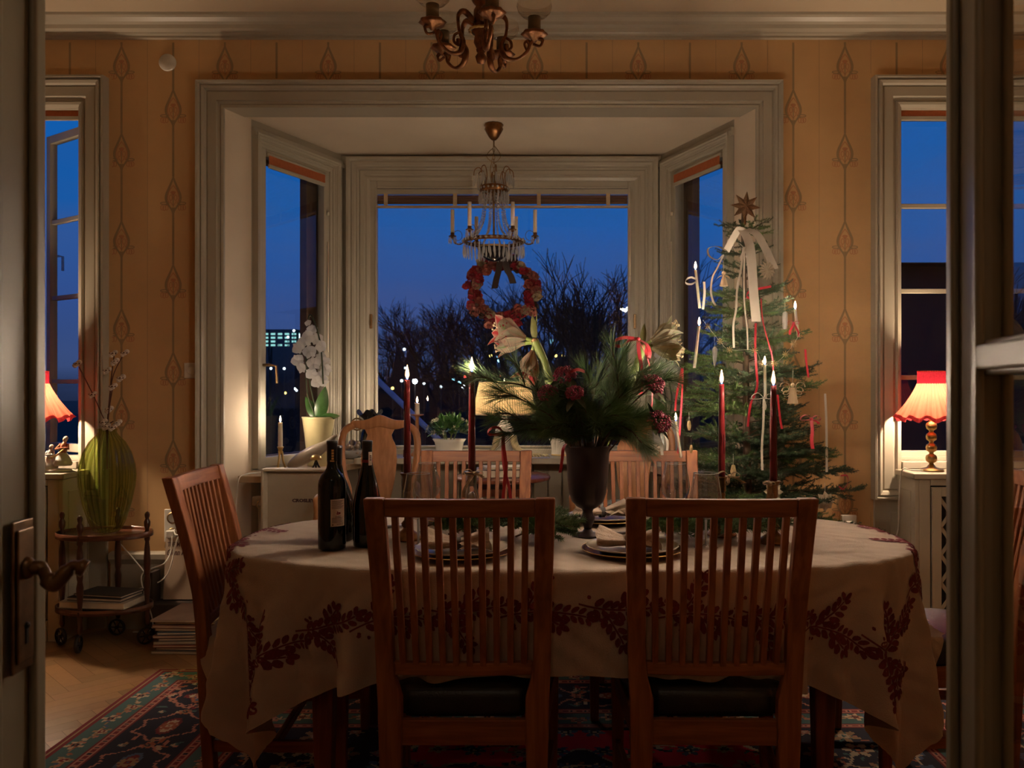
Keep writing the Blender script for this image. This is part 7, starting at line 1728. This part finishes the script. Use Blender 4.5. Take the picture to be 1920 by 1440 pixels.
# gilded chandelier of the dining room, only its lower half is in sight
gx, gy = pX(902, 2.75), 2.75; t = thing('gilt_chandelier', 'gilded scroll-arm chandelier with glass bowls above the table', 'chandelier', (gx, gy, 0))
M_gilt = mat('antique_gilt', (.24, .105, .045), .38, .85, var=.45, scale=45, bump=.25, bscale=60)
g = lambda y: pz(y, gy)
MB().lathe([(0, g(96)), (.012, g(94)), (.024, g(80)), (.020, g(66)), (.030, g(62)), (.030, g(58)), (.018, g(54)), (.026, g(40)), (.024, g(20)), (.016, g(12)), (.028, g(4)), (.030, g(0)), (.045, g(-8)), (.046, g(-16)), (.02, g(-26)), (.012, g(-60)), (.012, ZC-.06), (.06, ZC-.05), (.065, ZC-.001), (0, ZC-.001)], 22).build('central_column', M_gilt, t)
MB().lathe([(.036, g(60)), (.042, g(58)), (.036, g(55))], 30, 0, False, None, True, 15, .05).build('beaded_collar', M_gold, t)
M_bowlg = glass('clear_bowl', (.90, .86, .80), ior=1.5, boost=1.6)
M_slv = mat('ivory_sleeve', (.22, .16, .09), .6)
for k in range(5):
    a = 2*PI*k/5+math.radians(-2); c, s = math.cos(a), math.sin(a); P = lambda r, y: (r*c, r*s, g(y)+s*r*0)
    up = bez([P(.025, 44), P(.060, 30), P(.082, 40), P(.080, 66), P(.066, 86), P(.078, 108), P(.115, 112), P(.148, 98), P(.158, 84), P(.170, 76)], 5)
    ao = MB().tube(up, [.0088+.0028*math.sin(i*.35) for i in range(len(up)-12)]+[.0068]*12, 9, flat=.8).build('scroll_arm', M_gilt, t)
    for pts, rr in (((P(.075, 70), P(.095, 78), P(.098, 90), P(.084, 94), P(.082, 84)), [.0045]*15+[.0075]*6), ((P(.150, 98), P(.140, 84), P(.150, 78), P(.158, 86)), [.004]*10+[.0065]*6), ((P(.168, 84), P(.190, 88), P(.198, 78), P(.186, 74)), [.0045]*10+[.0065]*6)):
        MB().tube(bez(pts, 5), rr, 7).build('acanthus_curl', M_gilt, ao)
    ra = .172; T_ = TR((ra*c, ra*s, 0))
    MB().lathe([(.006, g(80)), (.014, g(74)), (.034, g(70)), (.042, g(66)), (.038, g(63)), (.014, g(62)), (0, g(62))], 24, 0, True, T_, True, 8, .07).build('leaf_dish', M_gilt, ao)
    MB().tube([(ra*c, ra*s, g(62)), (ra*c, ra*s, g(34))], .0205, 20).build('candle_sleeve', M_slv, ao)
    MB().lathe([(.0, g(36)), (.022, g(35)), (.040, g(31)), (.052, g(24)), (.057, g(14)), (.054, g(5))], 32, 0, False, T_).build('glass_bowl', M_bowlg, ao)
MB().lathe([(0, g(120)), (.012, g(118)), (.018, g(108)), (.010, g(100)), (.016, g(94)), (0, g(92))], 14, 0, True, None, True, 7, .12).build('bottom_finial', M_gilt, t)
# ================================================================== outside
GZ = -6.5
M_night = mat('dark_winter_grass', (.016, .018, .014), .95, var=.4, scale=.3)
o = MB().box((-260, 6.2, GZ-.3), (260, 420, GZ)).build('ground', M_night); struct(o)
M_bark = mat('dark_bark', (.045, .034, .026), .9, var=.3, scale=6)
RX = random.Random(41)
def bare_tree(name, label, x, d, ztop, spread, limbs=4, depth=6, base=.5, group=None, cat='tree'):
    t = thing(name, label, cat, (x, d, GZ), 0, group); mb = MB(); H = ztop-GZ; HB = H*base
    def grow(p, dr, L, r, k):
        e = p+dr*L; q = p.lerp(e, .5)+Vector((RX.uniform(-.08, .08), RX.uniform(-.08, .08), RX.uniform(-.03, .06)))*L; mb.tube([p, q, e], [r, r*.82, r*.64], 5 if r > .05 else 3, cap=False)
        if k == 0: return
        for i in range(3 if k > 1 else 4):
            ax = Vector((RX.gauss(0, 1), RX.gauss(0, .8), RX.gauss(.12, .5))).normalized(); nd = (dr+ax*spread*RX.uniform(.45, 1.05)); nd.z = max(nd.z, -.05); grow(e if i < 2 else q.lerp(e, RX.uniform(.2, .8)), nd.normalized(), L*RX.uniform(.62, .86), max(.012, r*.62), k-1)
    mb.tube([(0, 0, 0), (.05, 0, HB*.5), (0, 0, HB)], [.035*H, .028*H, .022*H], 8)
    for k in range(limbs):
        u = (k-(limbs-1)/2)/max(1, limbs-1)*2; grow(Vector((0, 0, HB*RX.uniform(.82, 1))), Vector((u*.62+RX.uniform(-.1, .1), RX.uniform(-.3, .3), 1)).normalized(), (H-HB)*.32, .011*H, depth-1)
    mb.build('branches', M_bark, t); return t
bare_tree('bare_tree', 'large bare spreading tree outside, right half of central window', pX(1112, 26), 26, pz(470, 26), .62, 6, 6, .42)
bare_tree('bare_tree', 'bare dark tree outside seen inside the wreath ring', pX(1000, 36), 36, pz(535, 36), .6, 5, 6, .45)
bare_tree('bare_tree', 'low bare tree outside just left of the wreath', pX(862, 48), 48, pz(560, 48), .62, 5, 6, .45)
bare_tree('bare_tree', 'bare tree outside at extreme left of central window', pX(765, 66), 66, pz(600, 66), .65, 5, 6, .45)
bare_tree('bare_tree', 'bare tree outside seen above roof in right window', pX(1745, 24), 24, pz(455, 24), .62, 4, 6, .5)
def bushes(name, label, x, d, w, ztop, seed):
    R = random.Random(seed); t = thing(name, label, 'bush', (x, d, GZ)); mb = MB(); H = ztop-GZ
    n = int(w/.28); prof = [(-w/2, 0)]+[(-w/2+w*i/n, H*(.74+.10*math.sin(i*.5+seed)+.06*math.sin(i*1.7)+R.uniform(-.035, .035))*(1-.30*abs(2*i/n-1)**3)) for i in range(n+1)]+[(w/2, 0)]
    mb.loft([[(a*k, y, b*(.97 if k < 1 else 1)) for a, b in prof] for k, y in ((.96, -.5), (1, -.2), (1, .2), (.96, .5))])
    for i, (a, b) in enumerate(prof[1:-1]):
        for j in range(4):
            p = Vector((a+R.uniform(-.14, .14), R.uniform(-.4, .4), b-.5)); L = H*R.uniform(.10, .26)*(1-.3*abs(a/w*2)**3)
            e = p+Vector((R.gauss(0, .16)*L, R.gauss(0, .1)*L, .5+L)); mb.tube([p, p.lerp(e, .55)+Vector((R.uniform(-.05, .05), 0, 0)), e], [.035, .022, .010], 3, cap=False)
            for k in range(6):
                q = p.lerp(e, R.uniform(.3, .95)); f = q+Vector((R.gauss(0, .45), R.gauss(0, .2), R.uniform(.15, .6))); mb.tube([q, f], [.016, .006], 3, cap=False)
                for m_ in range(2): g2 = q.lerp(f, R.uniform(.4, .9)); mb.tube([g2, g2+Vector((R.gauss(0, .25), R.gauss(0, .1), R.uniform(.05, .3)))], [.009, .004], 3, cap=False)
    mb.build('thicket', M_bark, t)
bushes('tall_thicket', 'dark thicket outside filling lower left of the central window', pX(775, 60), 60, 9.0, pz(608, 60), 1)
bushes('tall_thicket', 'dark thicket outside below the wreath', pX(935, 56), 56, 8.0, pz(606, 56), 2)
bushes('tall_thicket', 'dark thicket outside below the big bare tree', pX(1105, 44), 44, 8.0, pz(592, 44), 3)
bushes('tall_thicket', 'dark thicket outside at lower part of left bay window', pX(485, 58), 58, 13, pz(655, 58), 4)
bushes('tall_thicket', 'dark thicket outside low in right bay window', pX(1330, 36), 36, 8, pz(590, 36), 5)
# buildings
M_fac = mat('dark_facade', (.035, .030, .028), .9, var=.2, scale=.5); M_lit = emit('office_window_light', (.40, .95, .92), .9); M_lit2 = emit('warm_window_light', (1, .72, .35), 1.0)
def house(label, x0, x1, d, zt, wins, m=None, roofh=0.0):
    t = thing('building', label, 'building', ((x0+x1)/2, d, GZ)); w = (x1-x0)/2; H = zt-GZ; MB().box((-w, 0, 0), (w, 6, H)).build('facade', M_fac, t)
    if roofh: MB().add([(-w-.3, -.4, H), (w+.3, -.4, H), (w+.3, 6.4, H), (-w-.3, 6.4, H), (-w-.3, 3, H+roofh), (w+.3, 3, H+roofh)], [(0, 1, 5, 4), (3, 4, 5, 2), (0, 4, 3), (1, 2, 5), (0, 3, 2, 1)]).build('roof', mat('dark_roof', (.02, .018, .018), .8), t)
    for (a, b, c, e) in wins: MB().box((a, -.06, b), (a+c, -.005, b+e)).build('window', m or M_lit, t)
d = 110
ws = []
for r in range(4):
    for c in range(6):
        if RX.random() < .85: ws.append((-2.2+c*.9+2.2-.9, pz(628+r*7, d)-GZ, .55, .24))
house('distant office block with rows of pale green lit windows', pX(498, d), pX(556, d), d, pz(600, d)-1.2, [(a-1.3, b, c, e) for a, b, c, e in ws])
house('dark neighbouring building filling lower half of right window', 3.6, 11.5, 11.5, pz(500, 11.5), [], None, .35)
d = 95; house('distant low dark building with dull bluish lit panels', pX(1040, d), pX(1100, d), d, pz(690, d), [(-1.0, 5.2, .5, .5)], emit('cool_window_light', (.2, .5, .9), .5))
# lamps far away in the town
def street_light(label, x, y, d, c, s, r, group):
    p = px(x, y, d); t = thing('street_light', label, 'street light', (p.x, p.y, GZ), 0, group)
    MB().tube([(0, 0, 0), (0, 0, p.z-GZ-r*.8)], .022, 5).build('post', M_fac, t); MB().ball((0, 0, p.z-GZ), r, 8, 6).build('lit_globe', emit('street_%d_%d_%d' % tuple(int(q*99) for q in c)+'_%d' % s, c, s), t)
W_, Y_, B_, Rd = (.75, .9, 1), (1, .75, .2), (.30, .75, 1), (1, .10, .08)
gw = 'far white street lights beyond the central window'
for i, (x, y, c, s, r) in enumerate([(758, 655, W_, 5, .10), (753, 714, W_, 5, .10), (795, 719, W_, 4, .09), (861, 718, B_, 6, .13), (869, 725, W_, 7, .14), (935, 668, B_, 6, .13), (936, 676, B_, 5, .12), (982, 708, W_, 4, .10), (760, 690, W_, 2, .09), (827, 725, W_, 3, .09), (1096, 655, W_, 3, .11), (1034, 640, B_, .5, .16), (850, 712, B_, 2, .10)]):
    street_light('far small white or bluish street light beyond the central window', x, y, 41.8-.3*i, c, s, r*.66, gw)
street_light('brightest far white street light just right of first red candle', 778, 715, 39, W_, 30, .11, None)
for x, y in ((736, 728), (920, 667), (1042, 667), (1056, 667), (1090, 657)): street_light('far yellow street light beyond the central window', x, y, 38+.004*x, Y_, 3, .075, 'far yellow street lights')
for x, y in ((936, 706), (872, 706)): street_light('far red light beyond the central window', x, y, 39+.002*x, Rd, 4, .065, 'far red lights')
for x, y in ((1166, 580), (1172, 582), (1176, 579)): street_light('white lamp of the cluster at right edge of central window', x, y, 38, (1, .95, .8), 14, .075, 'white lamp cluster at right edge of window')
for x, y in ((508, 691), (533, 691), (540, 632), (551, 620), (563, 632), (563, 628), (553, 729), (556, 732), (535, 737)): street_light('far pale light beyond the left bay window', x, y, 44+.9*(x % 13)*.5+.01*y, W_ if y != 737 else Y_, 4, .075, 'far pale lights beyond left bay window')
street_light('far red light beyond the left bay window', 565, 610, 49, Rd, 8, .08, None)
# pale steel handrail of an outside stair, and a lower roof
t = thing('handrail', 'pale steel handrail slanting across lower left of central window', 'handrail', tuple(px(690, 695, 8.6)))
a, b = px(690, 695, 8.6), px(905, 905, 8.2); M_rail = mat('pale_galvanised_steel', (.55, .60, .70), .6, .0)
MB().tube([a, b], .028, 10).world('rail', M_rail, t)
for q in (.0, .5, 1.0): p = a.lerp(b, q); MB().tube([p, Vector((p.x, p.y, GZ))], .02, 8).world('post', M_fac, t)
# ================================================================== sky, added fill light in the next room, camera
w = bpy.data.worlds.new('dusk_sky'); SC.world = w; w.use_nodes = True; nt = w.node_tree
for n in list(nt.nodes): nt.nodes.remove(n)
out = N(nt, 'ShaderNodeOutputWorld'); bg = N(nt, 'ShaderNodeBackground'); tc = N(nt, 'ShaderNodeTexCoord'); sp = N(nt, 'ShaderNodeSeparateXYZ'); nt.links.new(tc.outputs['Generated'], sp.inputs[0])
cr = N(nt, 'ShaderNodeValToRGB'); e = cr.color_ramp.elements
e[0].position = 0; e[0].color = (.008, .012, .030, 1); e[1].position = 1; e[1].color = (.004, .022, .12, 1)
for p, c in ((.02, (.036, .066, .18, 1)), (.09, (.032, .078, .27, 1)), (.18, (.011, .100, .375, 1)), (.30, (.004, .105, .41, 1)), (.6, (.005, .045, .22, 1))): k = e.new(p); k.color = c
nt.links.new(sp.outputs['Z'], cr.inputs[0])
mp = N(nt, 'ShaderNodeMapping'); mp.inputs['Scale'].default_value = (1.2, 1.2, 7); no = N(nt, 'ShaderNodeTexNoise'); no.inputs['Scale'].default_value = 2.2; no.inputs['Detail'].default_value = 5
nt.links.new(tc.outputs['Generated'], mp.inputs[0]); nt.links.new(mp.outputs[0], no.inputs[0])
r2 = N(nt, 'ShaderNodeValToRGB'); r2.color_ramp.elements[0].position = .42; r2.color_ramp.elements[1].position = .72; r2.color_ramp.elements[0].color = (0, 0, 0, 1); r2.color_ramp.elements[1].color = (.45, .45, .45, 1); nt.links.new(no.outputs[0], r2.inputs[0])
mx = N(nt, 'ShaderNodeMix', data_type='RGBA'); nt.links.new(r2.outputs[0], mx.inputs[0]); nt.links.new(cr.outputs[0], mx.inputs[6]); mx.inputs[7].default_value = (.055, .095, .26, 1)
nt.links.new(mx.outputs[2], bg.inputs[0]); bg.inputs[1].default_value = 1.0; nt.links.new(bg.outputs[0], out.inputs[0])
def point(name, loc, col, watts, r=.06):
    l = bpy.data.lights.new(name, 'POINT'); l.color = col; l.energy = watts; l.shadow_soft_size = r; o = bpy.data.objects.new(name, l); o.location = loc; COL.objects.link(o); return o
point('hall_fill', (-.15, -.40, 2.94), (1, .80, .62), 5.2, .09)  # unseen fill light added behind the camera, without a fixture
cam = bpy.data.cameras.new('camera'); co = bpy.data.objects.new('camera', cam); COL.objects.link(co); co.location = (0, 0, CAMZ); co.rotation_euler = (PI/2, 0, 0)
cam.sensor_width = 36; cam.lens = F/1920*36; cam.shift_x = -(CX-960)/1920; cam.shift_y = (CY-720)/1920; cam.clip_start = .05; cam.clip_end = 1000
cam.dof.use_dof = True; cam.dof.focus_distance = 2.9; cam.dof.aperture_fstop = 7.0
SC.camera = co
SC.view_settings.view_transform = 'Standard'; SC.view_settings.look = 'None'; SC.view_settings.exposure = 0.0; SC.view_settings.gamma = 1.0; SC.view_settings.use_curve_mapping = False
SC.cycles.max_bounces = 10; SC.cycles.transparent_max_bounces = 24; SC.cycles.caustics_reflective = False; SC.cycles.caustics_refractive = False; SC.cycles.sample_clamp_indirect = 2.5; SC.cycles.sample_clamp_direct = 40
